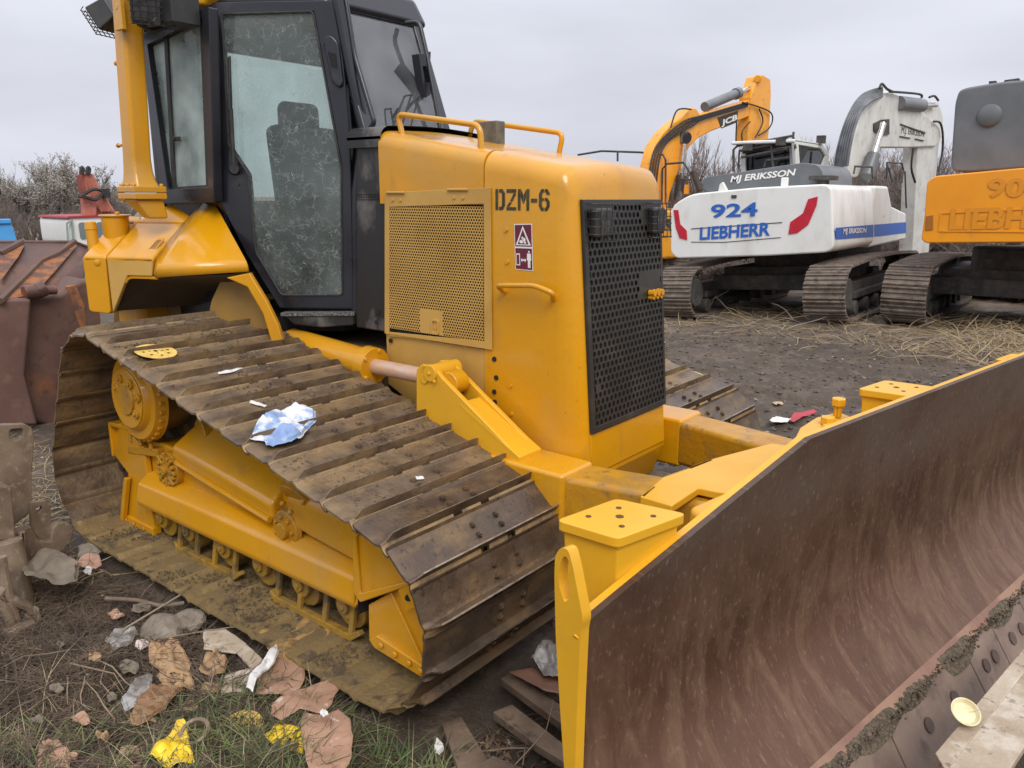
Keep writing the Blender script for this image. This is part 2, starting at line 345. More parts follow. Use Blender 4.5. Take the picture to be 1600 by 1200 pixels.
RUSTO = mat('orange_flaking_rust', (.30,.115,.035), (.12,.06,.045), rough=.8, scale=9, lo=.42, hi=.56, bump=.6, bscale=40)
MUDST = mat('mud_coated_steel', (.24,.175,.115), (.14,.098,.064), rough=.8, scale=7, bump=.35, bscale=140, layers=(((.36,.29,.21), 25, .56, .68, None, .7), ((.10,.07,.05), 8, .60, .7, None, .7)))
REDC = mat('faded_red_paint', (.46,.16,.11), (.36,.12,.085), rough=.55, scale=4, layers=(((.5,.3,.25), 8, .6, .72, None, .5),))
WOOD = mat('weathered_pale_wood', (.50,.42,.31), (.33,.25,.17), rough=.8, scale=3, stretch=(1,1,1), lo=.35, hi=.65, bump=.4, bscale=60, rand=1, layers=(((.62,.56,.46), 12, .5, .65, None, .6), ((.12,.09,.06), 28, .60, .68, None, .7)))
WOODD = mat('wet_dark_wood', (.10,.065,.04), (.19,.13,.085), rough=.6, rough2=.85, scale=6, bump=.5, bscale=50, rand=1, layers=(((.045,.03,.02), 15, .55, .65, None, .8),))
PAPW = mat('white_paper', (.70,.69,.66), (.55,.52,.48), rough=.8, scale=12, layers=(((.22,.16,.11), 20, .62, .7, None, .6),))
PAPB = mat('brown_wrapping_paper', (.42,.27,.14), (.30,.18,.09), rough=.75, scale=14, bump=.4, bscale=50, rand=1, layers=(((.13,.085,.05), 16, .58, .68, None, .7),))
PAPP = mat('pinkish_cardboard', (.42,.25,.16), (.33,.19,.12), rough=.85, scale=8, bump=.2, bscale=60, rand=1, layers=(((.62,.50,.42), 24, .62, .68, None, .7), ((.16,.09,.06), 12, .6, .7, None, .6)))
RAGB = mat('blue_and_white_rag', (.62,.64,.66), (.22,.32,.52), rough=.8, scale=9, lo=.46, hi=.54)
RAGG = mat('muddy_grey_cloth', (.20,.165,.12), (.12,.095,.07), rough=.9, scale=7, bump=.3, bscale=70)
PLAS = mat('grey_translucent_plastic', (.33,.32,.30), (.16,.14,.12), rough=.3, rough2=.5, scale=10)
DISC = mat('yellow_sanding_disc', (.72,.50,.12), (.55,.36,.08), rough=.8, scale=30)
YPLA = mat('bright_yellow_plastic', (.85,.60,.02), (.70,.45,.02), rough=.5, scale=9, layers=(((.2,.14,.06), 22, .62, .7, None, .8),))
CREAM = mat('cream_plastic', (.72,.66,.42), (.62,.52,.28), rough=.5, scale=30)
MAROON = mat('maroon_label', (.13,.015,.035), rough=.4)
WHTL = mat('label_white', (.75,.73,.70), rough=.5)
BLKL = mat('stencil_black', (.025,.028,.02), (.06,.055,.03), rough=.6, scale=30)
CHROME = mat('chromed_rod', (.75,.75,.74), (.55,.50,.46), rough=.15, metal=1, scale=12)
RODW = mat('scuffed_pink_rod', (.60,.36,.20), (.62,.45,.38), rough=.4, scale=9, metal=.2, stretch=(1,3,3))
LENS = mat('lamp_lens', (.10,.10,.105), (.05,.05,.05), rough=.12, scale=30, metal=.3)
SEAT = mat('dark_seat_cloth', (.03,.035,.04), (.05,.055,.06), rough=.85, scale=8)
LEAF = mat('pale_willow_leaf', (.22,.20,.16), (.34,.32,.27), rough=.8, scale=1.2)
TWIG = mat('bare_twig', (.16,.125,.105), (.25,.20,.17), rough=.9, scale=2)
BARK = mat('bark', (.12,.09,.07), (.18,.14,.11), rough=.9, scale=6)
GRASS = mat('green_grass', (.060,.095,.025), (.16,.18,.06), rough=.7, scale=4)
STRAW = mat('dry_straw', (.42,.33,.19), (.28,.20,.11), rough=.85, scale=5)
DTWG = mat('dead_twigs', (.075,.054,.038), (.19,.135,.09), rough=.9, scale=6)
GREENB = mat('yellow_green_leaf', (.20,.22,.07), (.28,.27,.10), rough=.8, scale=1)

# ================================================================== ground
def gnoise(x, y, s, seed=0): return noise.noise(V((x*s+seed, y*s-seed, seed*1.7)))
def H(x, y):
    h = 0.0
    # land rises gently beyond the machine
    d = max(0, (y-6.0)); h += .19*min(1, d/4.5)*(1/(1+math.exp(-(x+4.2)*1.3)))
    far = min(1, max(0, (math.hypot(x, y)-2.0)/3))
    h += .035*gnoise(x, y, .7, 3)*far
    nearl = 1/(1+math.exp((y-1.45-.0*x)*9))
    h += (.055*gnoise(x, y, 1.7, 5)+.04*gnoise(x, y, 4.5, 8)+.015)*nearl
    under = (1/(1+math.exp((abs(y-2.9)-1.3)*8)))*(1/(1+math.exp((-x-1.35)*9)))
    h += -.03*under+.05*gnoise(x, y, 3.2, 12)*under
    h += .022*gnoise(x, y, 9, 21)+.012*gnoise(x, y, 23, 31)
    yard = min(1, max(0, (y-4.4)/1.0))*min(1, max(0, (13-y)/2))
    if yard > 0:
        a = y-.12*x+.25*gnoise(x, 0, .4, 40)
        for c_ in (6.2, 7.1, 8.3, 9.1): h -= yard*.045*math.exp(-((a-c_)/.16)**2)
        for c_ in (6.2, 8.3): h += yard*.012*math.exp(-((a-c_)/.2)**2)*math.sin(x*26)
        h += yard*(.04*gnoise(x, y*1.8, 1.9, 50)+.022*abs(gnoise(x, y, 6.5, 60)))
    inside = 1 if (-4.35 < x < -1.5 and (1.5 < y < 2.5 or 3.4 < y < 4.4)) else 0
    if inside: h = min(h, -.03)
    else: h -= .022
    return h
g = bpy.data.materials.new('mud_ground'); g.use_nodes = True; t = g.node_tree; N = t.nodes; L = t.links; b = N['Principled BSDF']
tc = N.new('ShaderNodeTexCoord')
def _n(sc, dt=8, st=None, ro=.6):
    q = N.new('ShaderNodeMapping'); q.inputs['Scale'].default_value = st or (1, 1, 1); L.new(tc.outputs['Object'], q.inputs[0])
    n = N.new('ShaderNodeTexNoise'); n.inputs['Scale'].default_value = sc; n.inputs['Detail'].default_value = dt; n.inputs['Roughness'].default_value = ro; L.new(q.outputs[0], n.inputs[0]); return n.outputs[0]
def _r(o, lo, hi, a=0, c=1):
    r = N.new('ShaderNodeMapRange'); r.inputs[1].default_value = lo; r.inputs[2].default_value = hi; r.inputs[3].default_value = a; r.inputs[4].default_value = c; L.new(o, r.inputs[0]); return r.outputs[0]
def _m(f, a, c):
    q = N.new('ShaderNodeMixRGB'); L.new(f, q.inputs[0])
    for i, x in ((1, a), (2, c)):
        if isinstance(x, tuple): q.inputs[i].default_value = (*x, 1)
        else: L.new(x, q.inputs[i])
    return q.outputs[0]
col = _m(_r(_n(.9), .35, .65), (.052,.037,.024), (.095,.067,.043))
col = _m(_r(_n(7), .5, .68), col, (.135,.100,.070))
col = _m(_r(_n(30, 6), .56, .68, 0, .7), col, (.035,.028,.024))
col = _m(_r(_n(90, 4), .66, .70, 0, .8), col, (.27,.22,.17))
sp = N.new('ShaderNodeSeparateXYZ'); L.new(tc.outputs['Object'], sp.inputs[0])
col = _m(_r(sp.outputs[1], 9.0, 11.5, 0, .75), col, _m(_r(_n(3.5), .4, .62), (.17,.125,.088), (.30,.235,.15)))
L.new(col, b.inputs['Base Color']); L.new(_r(_n(2.5), .35, .7, .55, .95), b.inputs['Roughness'])
bp = N.new('ShaderNodeBump'); bp.inputs['Strength'].default_value = .9; bp.inputs['Distance'].default_value = .03; L.new(_n(16, 10, None, .7), bp.inputs['Height']); L.new(bp.outputs[0], b.inputs['Normal'])
MUD = g
def axis(dense0, dense1, step, lo, hi):
    xs = []; x = dense0; k = step
    while x < dense1: xs.append(x); x += step
    xs.append(dense1); k = step; x = dense1
    while x < hi: k *= 1.18; x += k; xs.append(x)
    k = step; x = dense0; pre = []
    while x > lo: k *= 1.18; x -= k; pre.append(x)
    return pre[::-1]+xs
def axis2(segs, lo, hi):
    xs = []
    for a, b_, st_ in segs:
        n_ = max(1, int(round((b_-a)/st_))); xs += [a+(b_-a)*k/n_ for k in range(n_)]
    xs.append(segs[-1][1]); k = segs[-1][2]; x = xs[-1]
    while x < hi: k *= 1.18; x += k; xs.append(x)
    k = segs[0][2]; x = xs[0]; pre = []
    while x > lo: k *= 1.18; x -= k; pre.append(x)
    return pre[::-1]+xs
gx = axis2([(-5.6,-4.6,.05), (-4.6,.6,.028), (.6,4.2,.055)], -400, 400); gy = axis2([(.3,4.2,.028), (4.2,12.6,.045)], -400, 600)
rows = [[(x, y, H(x, y) if abs(x) < 40 and abs(y) < 60 else -.02) for y in gy] for x in gx]
mb = MB(); mb.grid(rows); gnd = mb.build('ground', MUD, ang=180); tag(gnd, kind='structure')

# ================================================================== BULLDOZER
YC = 2.93
dz = empty('bulldozer', (-2.9, YC, 0), 'big yellow crawler bulldozer with scraped brown blade and black cab on muddy tracks', 'bulldozer')

# ---- tracks
CIR = [((-3.70, .80), .322), ((-1.895, .365), .325), ((-3.90, .375), .325)]   # sprocket, front idler, rear idler (x,z), radius of the shoe plates
def hull_path(cs):
    segs = []
    n = len(cs)
    # clockwise seen from -y (x right, z up): sprocket -> front -> rear
    tang = []
    for i in range(n):
        (c1, r1), (c2, r2) = cs[i], cs[(i+1) % n]
        c1 = V(c1); c2 = V(c2); d = c2-c1; L_ = d.length; u = d/L_
        a = math.asin((r1-r2)/L_) if abs(r1-r2) < L_ else 0
        nn = V((-u.y, u.x))       # left of travel = outside for clockwise path
        m_ = nn*math.cos(a)+u*math.sin(a)
        tang.append((c1+m_*r1, c2+m_*r2, m_))
    pts = []
    for i in range(n):
        p, q, m_ = tang[i]
        pts.append((p.copy(), 'L'))
        k = max(2, int((q-p).length/.02))
        for j in range(1, k+1): pts.append((p.lerp(q, j/k), 'L'))
        c, r = cs[(i+1) % n]; m2 = tang[(i+1) % n][2]
        a0 = math.atan2(m_.y, m_.x); a1 = math.atan2(m2.y, m2.x)
        while a1 > a0: a1 -= 2*math.pi
        k = max(2, int(abs(a1-a0)*r/.02))
        for j in range(1, k+1):
            a = a0+(a1-a0)*j/k; pts.append((V((c[0]+math.cos(a)*r, c[1]+math.sin(a)*r)), 'C'))
    return [p[0] for p in pts]
path = hull_path(CIR)
cum = [0]
for i in range(1, len(path)): cum.append(cum[-1]+(path[i]-path[i-1]).length)
TOT = cum[-1]
def path_at(s):
    s %= TOT; lo, hi = 0, len(cum)-1
    while hi-lo > 1:
        md = (lo+hi)//2
        if cum[md] <= s: lo = md
        else: hi = md
    t = (s-cum[lo])/max(1e-9, cum[hi]-cum[lo]); return path[lo].lerp(path[hi], t)
NSH = 42; PIT = TOT/NSH
SW = .43
def shoe_mesh():
    P = PIT
    prof = [(-P*.57, .008), (-P*.50, .000), (-P*.40, .000), (P*.16, .000), (P*.25, .005), (P*.285, .036), (P*.325, .038), (P*.355, .007), (P*.42, -.003), (P*.50, -.008), (P*.565, -.008)]
    ys = [-SW, -SW+.022, -SW+.045, -SW+.075, -.10, -.055, .045, .09, .3, SW-.075, SW-.045, SW-.022, SW]
    def gh(y):
        a = SW-abs(y)
        return 0 if a < .03 else (.85 if a < .05 else 1)
    mb = MB(); th = .014
    vs = []
    for y in ys:
        trim = 0
        a = SW-abs(y)
        for (x, z) in prof:
            zz = z
            if z > .02: zz = .010+(z-.010)*gh(y)
            if a < .01: zz -= .006
            vs.append((x, y, zz))
    n = len(prof); m_ = len(ys); N_ = len(vs)
    bot = []
    for y in ys:
        for i, (x, z) in enumerate(prof):
            bot.append((x, y, min(z, .008)-th))
    fs = []; mi = []
    hole = {(4, 7), (4, 8), (6, 7), (6, 8)}
    for j in range(m_-1):
        for i in range(n-1):
            if (j, i) in hole: continue
            a, b_, c_, d_ = j*n+i, j*n+i+1, (j+1)*n+i+1, (j+1)*n+i
            fs.append((a, b_, c_, d_)); mi.append(1 if i == 5 and 2 <= j <= m_-4 else (2 if i in (7, 8) else 0))
            fs.append((N_+d_, N_+c_, N_+b_, N_+a)); mi.append(0)
    for j in (4, 6):  # hole walls
        for i in (7, 8):
            for (p, q) in (((j, i), (j+1, i)) if i == 7 else ((j, i+1), (j+1, i+1)),):
                a = p[0]*n+p[1]; b_ = q[0]*n+q[1]; fs.append((a, b_, N_+b_, N_+a)); mi.append(0)
            for jj in (j, j+1):
                a = jj*n+i; b_ = a+1; fs.append((a, b_, N_+b_, N_+a)); mi.append(0)
    for j in range(m_-1):
        for i in (0, n-1):
            a, d_ = j*n+i, (j+1)*n+i; fs.append((a, d_, N_+d_, N_+a)); mi.append(0)
    for j in (0, m_-1):
        for i in range(n-1):
            a, b_ = j*n+i, j*n+i+1; fs.append((b_, a, N_+a, N_+b_)); mi.append(0)
    mb.add(vs+bot, fs); mb.mi = mi
    mb.m = 0
    for (bx, by) in ((-P*.22, -.062), (-P*.22, .062), (P*.04, -.062), (P*.04, .062)):
        mb.cyl((bx, by, -.002), (bx, by, .010), .0135, .0125, 6); mb.cyl((bx, by, .010), (bx, by, .014), .008, .007, 8)
    return mb
sm = shoe_mesh()
def track(parent, yc, label, first):
    tr = None
    # chain of links = the track's own mesh
    mb = MB()
    for k in range(NSH):
        s = k*PIT; p = path_at(s); q = path_at(s+.02)-path_at(s-.02); u = q.normalized(); nn = V((-u.y, u.x))
        c = p-nn*.055
        for dy in (-.085, .085):
            rot = Matrix(((u.x, 0, nn.x), (0, 1, 0), (u.y, 0, nn.y)))
            mb.box((c.x, yc+dy, c.y), (PIT*.98, .035, .07), rot)
            e = p-nn*.055+u*(PIT*.5)
            mb.cyl((e.x, yc+dy-.03, e.y), (e.x, yc+dy+.03, e.y), .034, n=10)
        e = p-nn*.055+u*(PIT*.5)
        mb.cyl((e.x, yc-.12, e.y), (e.x, yc+.12, e.y), .018, n=8)
    tr = mb.build('track', LINK, parent, bevel=.004, seg=1); tag(tr, label)
    shm = {}
    for k in range(NSH):
        s = (k+.35)*PIT; p = path_at(s); q = path_at(s+PIT*.45)-path_at(s-PIT*.45); u = q.normalized(); nn = V((-u.y, u.x))
        bottom = nn.y < -.85; front = p.x > -1.95 and not bottom
        key = 'b' if bottom else ('f' if front else 't')
        m = Matrix(((u.x, 0, nn.x, p.x), (0, 1, 0, yc), (u.y, 0, nn.y, p.y), (0, 0, 0, 1)))
        m = m @ Matrix.Rotation(R.uniform(-.012, .012), 4, 'Y') @ Matrix.Translation((0, R.uniform(-.004, .004), 0))
        if key not in first:
            o = sm.build('track_shoe', [{'b': SHOEB, 'f': SHOEF, 't': SHOE}[key], GROUS, CLAY], tr, m=m, ang=30)
            first[key] = o
        else:
            o = bpy.data.objects.new('track_shoe', first[key].data); reg(o, tr, m)
    return tr
FS = {}
tr1 = track(dz, 1.99, 'near track in full view', FS)
tr2 = track(dz, 3.87, 'far track seen past the engine', FS)

# ---- near track frame (built once, copied to the far side)
def S(px, py, y): return at(px, py, 'y', y)
def outl(pts, y): return [S(a, b, y) for a, b in pts]
def cyly(x, y0, y1, z, r, n=20, mb=None):
    return mb.cyl((x, y0, z), (x, y1, z), r, n=n)
def bolt(mb, c, d, r=.012, h=.01, n=6):
    c = V(c); d = V(d).normalized(); mb.cyl(c-d*.002, c+d*h, r, r*.95, n)
def make_frame():
    fr = empty('track_frame', (-2.9, 1.99, .3)); del_ = None
    fr.parent = None
    mb = MB()
    # main box side + top
    side = [(-4.02,1.835,.20), (-4.02,1.835,.50), (-3.62,1.835,.56), (-3.05,1.835,.53), (-2.30,1.835,.60), (-2.02,1.835,.62), (-2.02,1.835,.30), (-2.2,1.835,.22)]
    mb.prism(side, (0, .305, 0)); mb.build('main_beam', YEL, fr, bevel=.012)
    # long guard rail, bent channel
    mb = MB(); x0, x1 = -3.74, -2.12
    sec = [(1.86, .400), (1.80, .385), (1.752, .350), (1.735, .26), (1.745, .235), (1.86, .225)]
    mb.hexa([V((x0, a, b)) for a, b in sec], [V((x1, a, b)) for a, b in sec])
    mb.build('guard_rail', YEL, fr, bevel=.010, seg=3)
    mb = MB()
    mb.prism([(x1-.004,1.735,.24), (x1+.05,1.78,.30), (x1+.05,1.80,.40), (x1-.004,1.79,.385)], (0, .09, 0)); mb.build('rail_end_plate', YEL, fr, bevel=.006)
    # recoil cover, raised wedge
    mb = MB()
    a = [V((-3.50,1.815,.575)), V((-3.50,1.815,.50)), V((-3.50,2.13,.50)), V((-3.50,2.13,.575)), V((-3.50,1.98,.675))]
    b_ = [V((-2.66,1.775,.505)), V((-2.66,1.775,.43)), V((-2.66,2.15,.43)), V((-2.66,2.15,.60)), V((-2.66,1.93,.645))]
    mb.hexa(a, b_); mb.build('recoil_cover', YEL, fr, bevel=.02, seg=3)
    mb = MB(); mb.tube([(-3.50,1.812,.505), (-2.67,1.772,.435)], .013, 8); mb.build('weld_bead', YEL, fr)
    # front fork cover (rounded shell in front of the beam)
    mb = MB()
    mb.hexa([V((-2.60,1.80,.42)), V((-2.60,2.15,.42)), V((-2.60,2.15,.635)), V((-2.60,1.87,.635)), V((-2.60,1.80,.56))],
            [V((-2.02,1.76,.40)), V((-2.02,2.16,.40)), V((-2.02,2.16,.66)), V((-2.02,1.84,.66)), V((-2.02,1.76,.58))])
    mb.build('fork_cover', YEL, fr, bevel=.03, seg=4)
    # carrier cap with bolts in a dished plate
    mb = MB(); mb.cyl((-2.52,1.80,.555), (-2.52,1.93,.655), .085, .080, 24); 
    for k in range(5):
        a = k/5*2*math.pi; bolt(mb, (-2.52+.058*math.cos(a), 1.797+.036*math.sin(a), .556+.046*math.sin(a)), (0, -.79, .61), .014, .018)
    mb.build('carrier_cap', YELR, fr, bevel=.006)
    # pivot boss
    bc = S(441,829,1.775); bx0, bz0 = bc.x, bc.z
    mb = MB(); mb.cyl((bx0,1.81,bz0), (bx0,1.785,bz0), .088, .078, 28); mb.cyl((bx0,1.79,bz0), (bx0,1.762,bz0), .036, .034, 20)
    for k in range(7):
        a = k/7*2*math.pi; bolt(mb, (bx0+.055*math.cos(a), 1.786, bz0+.055*math.sin(a)), (0, -1, 0), .010, .014)
    mb.build('pivot_boss', YELR, fr, bevel=.006)
    # spoked equaliser hub at the rear
    hc = S(262, 734, 1.80); mb = MB()
    mb.cyl(hc, hc+V((0,.22,0)), .088, n=28)
    mb.cyl(hc+V((0,-.012,0)), hc, .05, n=18); mb.cyl(hc+V((0,-.03,0)), hc, .022, n=12)
    for k in range(8):
        a = k/8*2*math.pi; d = V((math.cos(a), 0, math.sin(a)))
        mb.box(hc+d*.062+V((0,-.008,0)), (.05,.02,.018), Matrix.Rotation(-a, 3, 'Y'))
        bolt(mb, hc+V((math.cos(a+.39), 0, math.sin(a+.39)))*.066, (0, -1, 0), .013, .018)
    mb.build('pivot_hub', YELR, fr, bevel=.004)
    # cross tube toward the machine
    mb = MB(); mb.cyl((-3.42,1.92,.62), (-3.30,2.5,.62), .075, n=20); mb.cyl((-3.40,2.06,.63), (-3.38,2.12,.63), .088, n=20); mb.build('pivot_shaft', YELR, fr, bevel=.006)
    # lifting eye on the cover
    mb = MB(); e = S(308, 716, 1.86)
    ring = [e+V((.045*math.cos(a*math.pi/8), 0, .05*math.sin(a*math.pi/8))) for a in range(0, 9)]
    mb.tube(ring, .012, 8); mb.build('lifting_eye', YEL, fr)
    # rear guard: folded plates round the rear idler
    mb = MB()
    mb.prism([(-4.09,1.84,.56), (-3.98,1.80,.60), (-3.74,1.80,.52), (-3.72,1.80,.06), (-4.02,1.80,.06), (-3.93,1.80,.34), (-4.08,1.80,.42)], (0, .03, 0))
    mb.prism([(-4.09,1.80,.565), (-3.80,1.80,.585), (-3.80,1.95,.585), (-4.09,1.95,.565)], (0, 0, .022))
    mb.prism([(-4.10,1.80,.40), (-4.10,1.80,.58), (-4.10,2.15,.58), (-4.10,2.15,.40)], (.02, 0, 0))
    mb.prism([(-4.03,1.79,.05), (-3.72,1.79,.05), (-3.72,1.84,.05), (-4.03,1.84,.05)], (0, 0, .05))
    mb.prism([(-3.925,1.795,.33), (-4.025,1.795,.07), (-3.99,1.795,.07), (-3.89,1.795,.33)], (0, -.025, 0))
    for x in (-3.98,-3.9,-3.8): bolt(mb, (x,1.79,.078), (0,-1,0), .011, .008)
    mb.build('rear_guard', YEL, fr, bevel=.008)
    mb = MB(); mb.prism([(-3.90,1.795,.50), (-3.60,1.795,.54), (-3.60,1.795,.50), (-3.90,1.795,.46)], (0, .05, 0)); 
    for x in (-3.86,-3.76,-3.66): bolt(mb, (x,1.80,.53), (0,0,1), .013, .03)
    mb.build('bracket', YELR, fr, bevel=.005)
    # front guards
    fp = lambda L_, y: outl(L_, y)
    mb = MB()
    up = fp([(553,830), (566,818), (652,870), (668,905), (648,912), (566,940), (556,925)], 1.70)
    mb.prism(up, (0, .03, 0)); mb.prism([p+V((0,-.012,0)) for p in fp([(553,830), (566,818), (570,826), (560,838), (566,925), (645,905), (648,912), (566,940), (556,925)], 1.70)], (0, .014, 0))
    lo = fp([(575,945), (610,925), (645,1000), (668,1050), (655,1052), (585,1010), (576,1000)], 1.72)
    mb.prism(lo, (0, .03, 0))
    lo2 = fp([(610,925), (650,912), (667,960), (670,1050), (645,1000)], 1.735)
    mb.prism(lo2, (0, .02, 0))
    mb.prism([p+V((0,-.006,0)) for p in fp([(577,998), (586,1012), (660,1058), (672,1052), (668,1044), (590,992)], 1.71)], (0, .03, 0))
    for p in ((596,1008), (618,1022), (640,1036), (658,1048)):
        bolt(mb, S(*p, 1.702), (0,-1,0), .014, .010)
    mb.build('front_guard', YEL, fr, bevel=.006)
    mb = MB(); q = fp([(622,922), (643,912), (655,945), (634,955)], 1.69); mb.prism(q, (0, .03, 0)); mb.m = 1
    mb.cyl(S(638,934,1.688), S(638,934,1.72), .012, n=12); mb.build('towing_lug', [YEL, DARK], fr)
    mb = MB(); mb.prism([(-2.09,1.74,.24), (-2.09,1.74,.62), (-2.075,1.72,.60), (-2.075,1.72,.24)], (.02, .2, 0)); mb.build('dark_gap_plate', DARK, fr)
    # inner recoil housing behind the front guards
    mb = MB(); mb.box((-1.93,1.99,.42), (.30,.34,.24)); mb.build('front_fork', YEL, fr, bevel=.02)
    # rollers
    for k, x in enumerate((-3.62,-3.38,-3.08,-2.80,-2.52,-2.24)):
        mb = MB(); mb.cyl((x,1.82,.165), (x,2.16,.165), .085, n=22); mb.cyl((x,1.79,.185), (x,1.83,.185), .055, n=18); mb.cyl((x,1.775,.187), (x,1.80,.187), .030, n=14); mb.cyl((x,1.768,.187), (x,1.78,.187), .016, n=8)
        mb.build('track_roller', YELM, fr, bevel=.006)
    for (xa, xb) in ((-3.50,-2.93), (-2.72,-2.14)):
        mb = MB()
        pts = [(xa,1.775,.09), (xa+.03,1.775,.055), (xb-.06,1.775,.055), (xb,1.775,.10), (xb-.012,1.775,.115), (xb-.07,1.775,.085), (xa+.04,1.775,.085), (xa+.01,1.775,.105)]
        mb.prism(pts, (0, .03, 0))
        for x in (xa+.05, xa+.20, xb-.22, xb-.06):
            mb.prism([(x-.012,1.775,.08), (x+.012,1.775,.08), (x+.020,1.80,.25), (x-.006,1.80,.25)], (0, .02, 0))
        mb.prism([(xa,1.78,.235), (xa+.24,1.78,.235), (xa+.24,1.78,.255), (xa,1.78,.255)], (0, .06, 0)); mb.prism([(xb-.26,1.78,.235), (xb-.02,1.78,.235), (xb-.02,1.78,.255), (xb-.26,1.78,.255)], (0, .06, 0))
        mb.build('roller_guard', YELM, fr, bevel=.004)
    mb = MB(); mb.box((-2.93,1.93,.15), (1.75,.02,.22)); mb.build('inner_link_guard', LINK, fr)
    # rear idler
    mb = MB(); mb.cyl((-3.90,1.93,.375), (-3.90,2.05,.375), .265, n=48); mb.cyl((-3.90,1.905,.375), (-3.90,2.075,.375), .215, n=40); mb.build('rear_idler', mat('idler_steel', (.16,.12,.085), (.24,.19,.13), rough=.45, metal=.3, scale=6), fr, bevel=.012)
    mb = MB(); mb.cyl((-1.895,1.93,.365), (-1.895,2.05,.365), .265, n=40); mb.cyl((-1.895,1.905,.365), (-1.895,2.075,.365), .215, n=40); mb.build('front_idler', LINK, fr, bevel=.012)
    return fr
fr = make_frame()
def adopt(o, p):
    m = W[o]; o.parent = p; o.matrix_parent_inverse = W[p].inverted(); o.matrix_basis = m
adopt(fr, dz)
bpy.context.view_layer.update()
tag(fr, 'near roller frame')
fr2 = copy_tree(fr, dz, Matrix.Translation((0, 1.88, 0)) @ W[fr]); tag(fr2, 'far roller frame')

def promote(e, body, name=None):
    """the empty's body mesh takes its place; the other children become the mesh's children"""
    bpy.context.view_layer.update()
    ks = [k for k in kids(e)]; b = [k for k in ks if k.name.split('.')[0] == body][0]
    wm = {k: k.matrix_world.copy() for k in ks}; pw = e.parent
    b.parent = pw; b.matrix_parent_inverse = pw.matrix_world.inverted() if pw else Matrix.Identity(4); b.matrix_basis = wm[b]; W[b] = wm[b]
    for k in ks:
        if k is b: continue
        k.parent = b; k.matrix_parent_inverse = wm[b].inverted(); k.matrix_basis = wm[k]; W[k] = wm[k]
    if 'label' in e: b['label'] = e['label']
    nm = name or e.name.split('.')[0]; bpy.data.objects.remove(e); b.name = nm; return b

# ---- final drive and sprocket
def final_drive(y0, sgn):
    fd = empty('final_drive', (-3.70, y0, .79)); adopt(fd, dz); c = lambda dy: V((-3.70, y0+dy*sgn, .79))
    mb = MB(); mb.cyl(c(-.01), c(.05), .205, .225, 48)
    for k in range(30):
        a = k/30*2*math.pi; p = c(.03)+V((math.cos(a)*.212, 0, math.sin(a)*.212)); bolt(mb, p, (0, -sgn, 0), .013, .022)
    mb.build('flange', YEL, fd, bevel=.004)
    mb = MB(); mb.cyl(c(.01), c(-.035), .178, .150, 48); mb.cyl(c(-.035), c(-.042), .148, .142, 48); mb.build('hub_cover', YEL, fd, bevel=.008)
    mb = MB(); mb.cyl(c(-.042), c(-.052), .080, .076, 36)
    for a, r in ((1.9,.10), (2.6,.085), (.9,.105), (-.55,.11), (.2,.125)):
        p = c(-.04)+V((math.cos(a)*r, 0, math.sin(a)*r)); mb.cyl(p, p+V((0,-.014*sgn,0)), .024, .022, 20); mb.cyl(p, p+V((0,-.022*sgn,0)), .011, .010, 8)
    mb.build('bolted_plug', YELR, fd, bevel=.003)
    mb = MB(); mb.cyl(c(.05), c(.40), .19, .17, 36); mb.build('hub_drum', mat('oily_drum', (.10,.065,.02), (.2,.12,.03), rough=.5, scale=8), fd, bevel=.01)
    mb = MB()
    # toothed sprocket ring
    n = 25; pts = []
    for k in range(n):
        for da, r in ((-.28,.235), (-.14,.275), (.14,.275), (.28,.235)):
            a = (k+da)/n*2*math.pi; pts.append(V((-3.70+math.cos(a)*r, y0+.20*sgn, .79+math.sin(a)*r)))
    mb.prism(pts, (0, .06*sgn, 0)); mb.build('sprocket', LINK, fd, bevel=.004)
    mb = MB(); mb.cyl(c(.40), c(.55), .24, .24, 32)
    for k in range(16):
        a = k/16*2*math.pi; p = c(.40)+V((math.cos(a)*.215, 0, math.sin(a)*.215)); mb.box(p, (.05,.06,.05), Matrix.Rotation(-a, 3, 'Y'))
    mb.build('drive_housing', YELR, fd, bevel=.006)
    return fd
final_drive(1.765, 1); final_drive(4.095, -1)

# ---- main case, belly, chassis rails
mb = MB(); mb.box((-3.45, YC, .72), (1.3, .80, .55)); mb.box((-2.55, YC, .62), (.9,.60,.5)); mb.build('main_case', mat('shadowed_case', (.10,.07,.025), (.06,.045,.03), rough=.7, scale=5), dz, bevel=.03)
mb = MB(); mb.box((-1.95, YC, .50), (.50,.55,.10)); mb.box((-1.8, YC+.1, .44), (.5,.06,.05)); mb.build('belly_pan', UND, dz, bevel=.02)

# ---- hood
def hexbox(mb, x0, x1, y0, y1, zb0, zb1, zt0, zt1, fx0=0, fx1=0):
    a = [V((x0-fx0, y0, zb0)), V((x0-fx0, y1, zb0)), V((x0, y1, zt0)), V((x0, y0, zt0))]
    b = [V((x1+fx1, y0, zb1)), V((x1+fx1, y1, zb1)), V((x1, y1, zt1)), V((x1, y0, zt1))]
    return mb.hexa(a, b)
HY0, HY1 = 2.555, 3.305
def hood_section(x, zb, zt, r=.085, n=7, y0=HY0, y1=HY1, crown=.012):
    pts = [V((x, y0, zb)), V((x, y0, (zb+zt)/2))]
    for k in range(n+1):
        a = math.pi-k/n*math.pi/2; pts.append(V((x, y0+r+math.cos(a)*r, zt-r+math.sin(a)*r)))
    for k in range(1, 6): 
        tt = k/6; pts.append(V((x, y0+r+(y1-y0-2*r)*tt, zt+crown*4*tt*(1-tt))))
    for k in range(n+1):
        a = math.pi/2-k/n*math.pi/2; pts.append(V((x, y1-r+math.cos(a)*r, zt-r+math.sin(a)*r)))
    pts += [V((x, y1, (zb+zt)/2)), V((x, y1, zb))]
    return pts
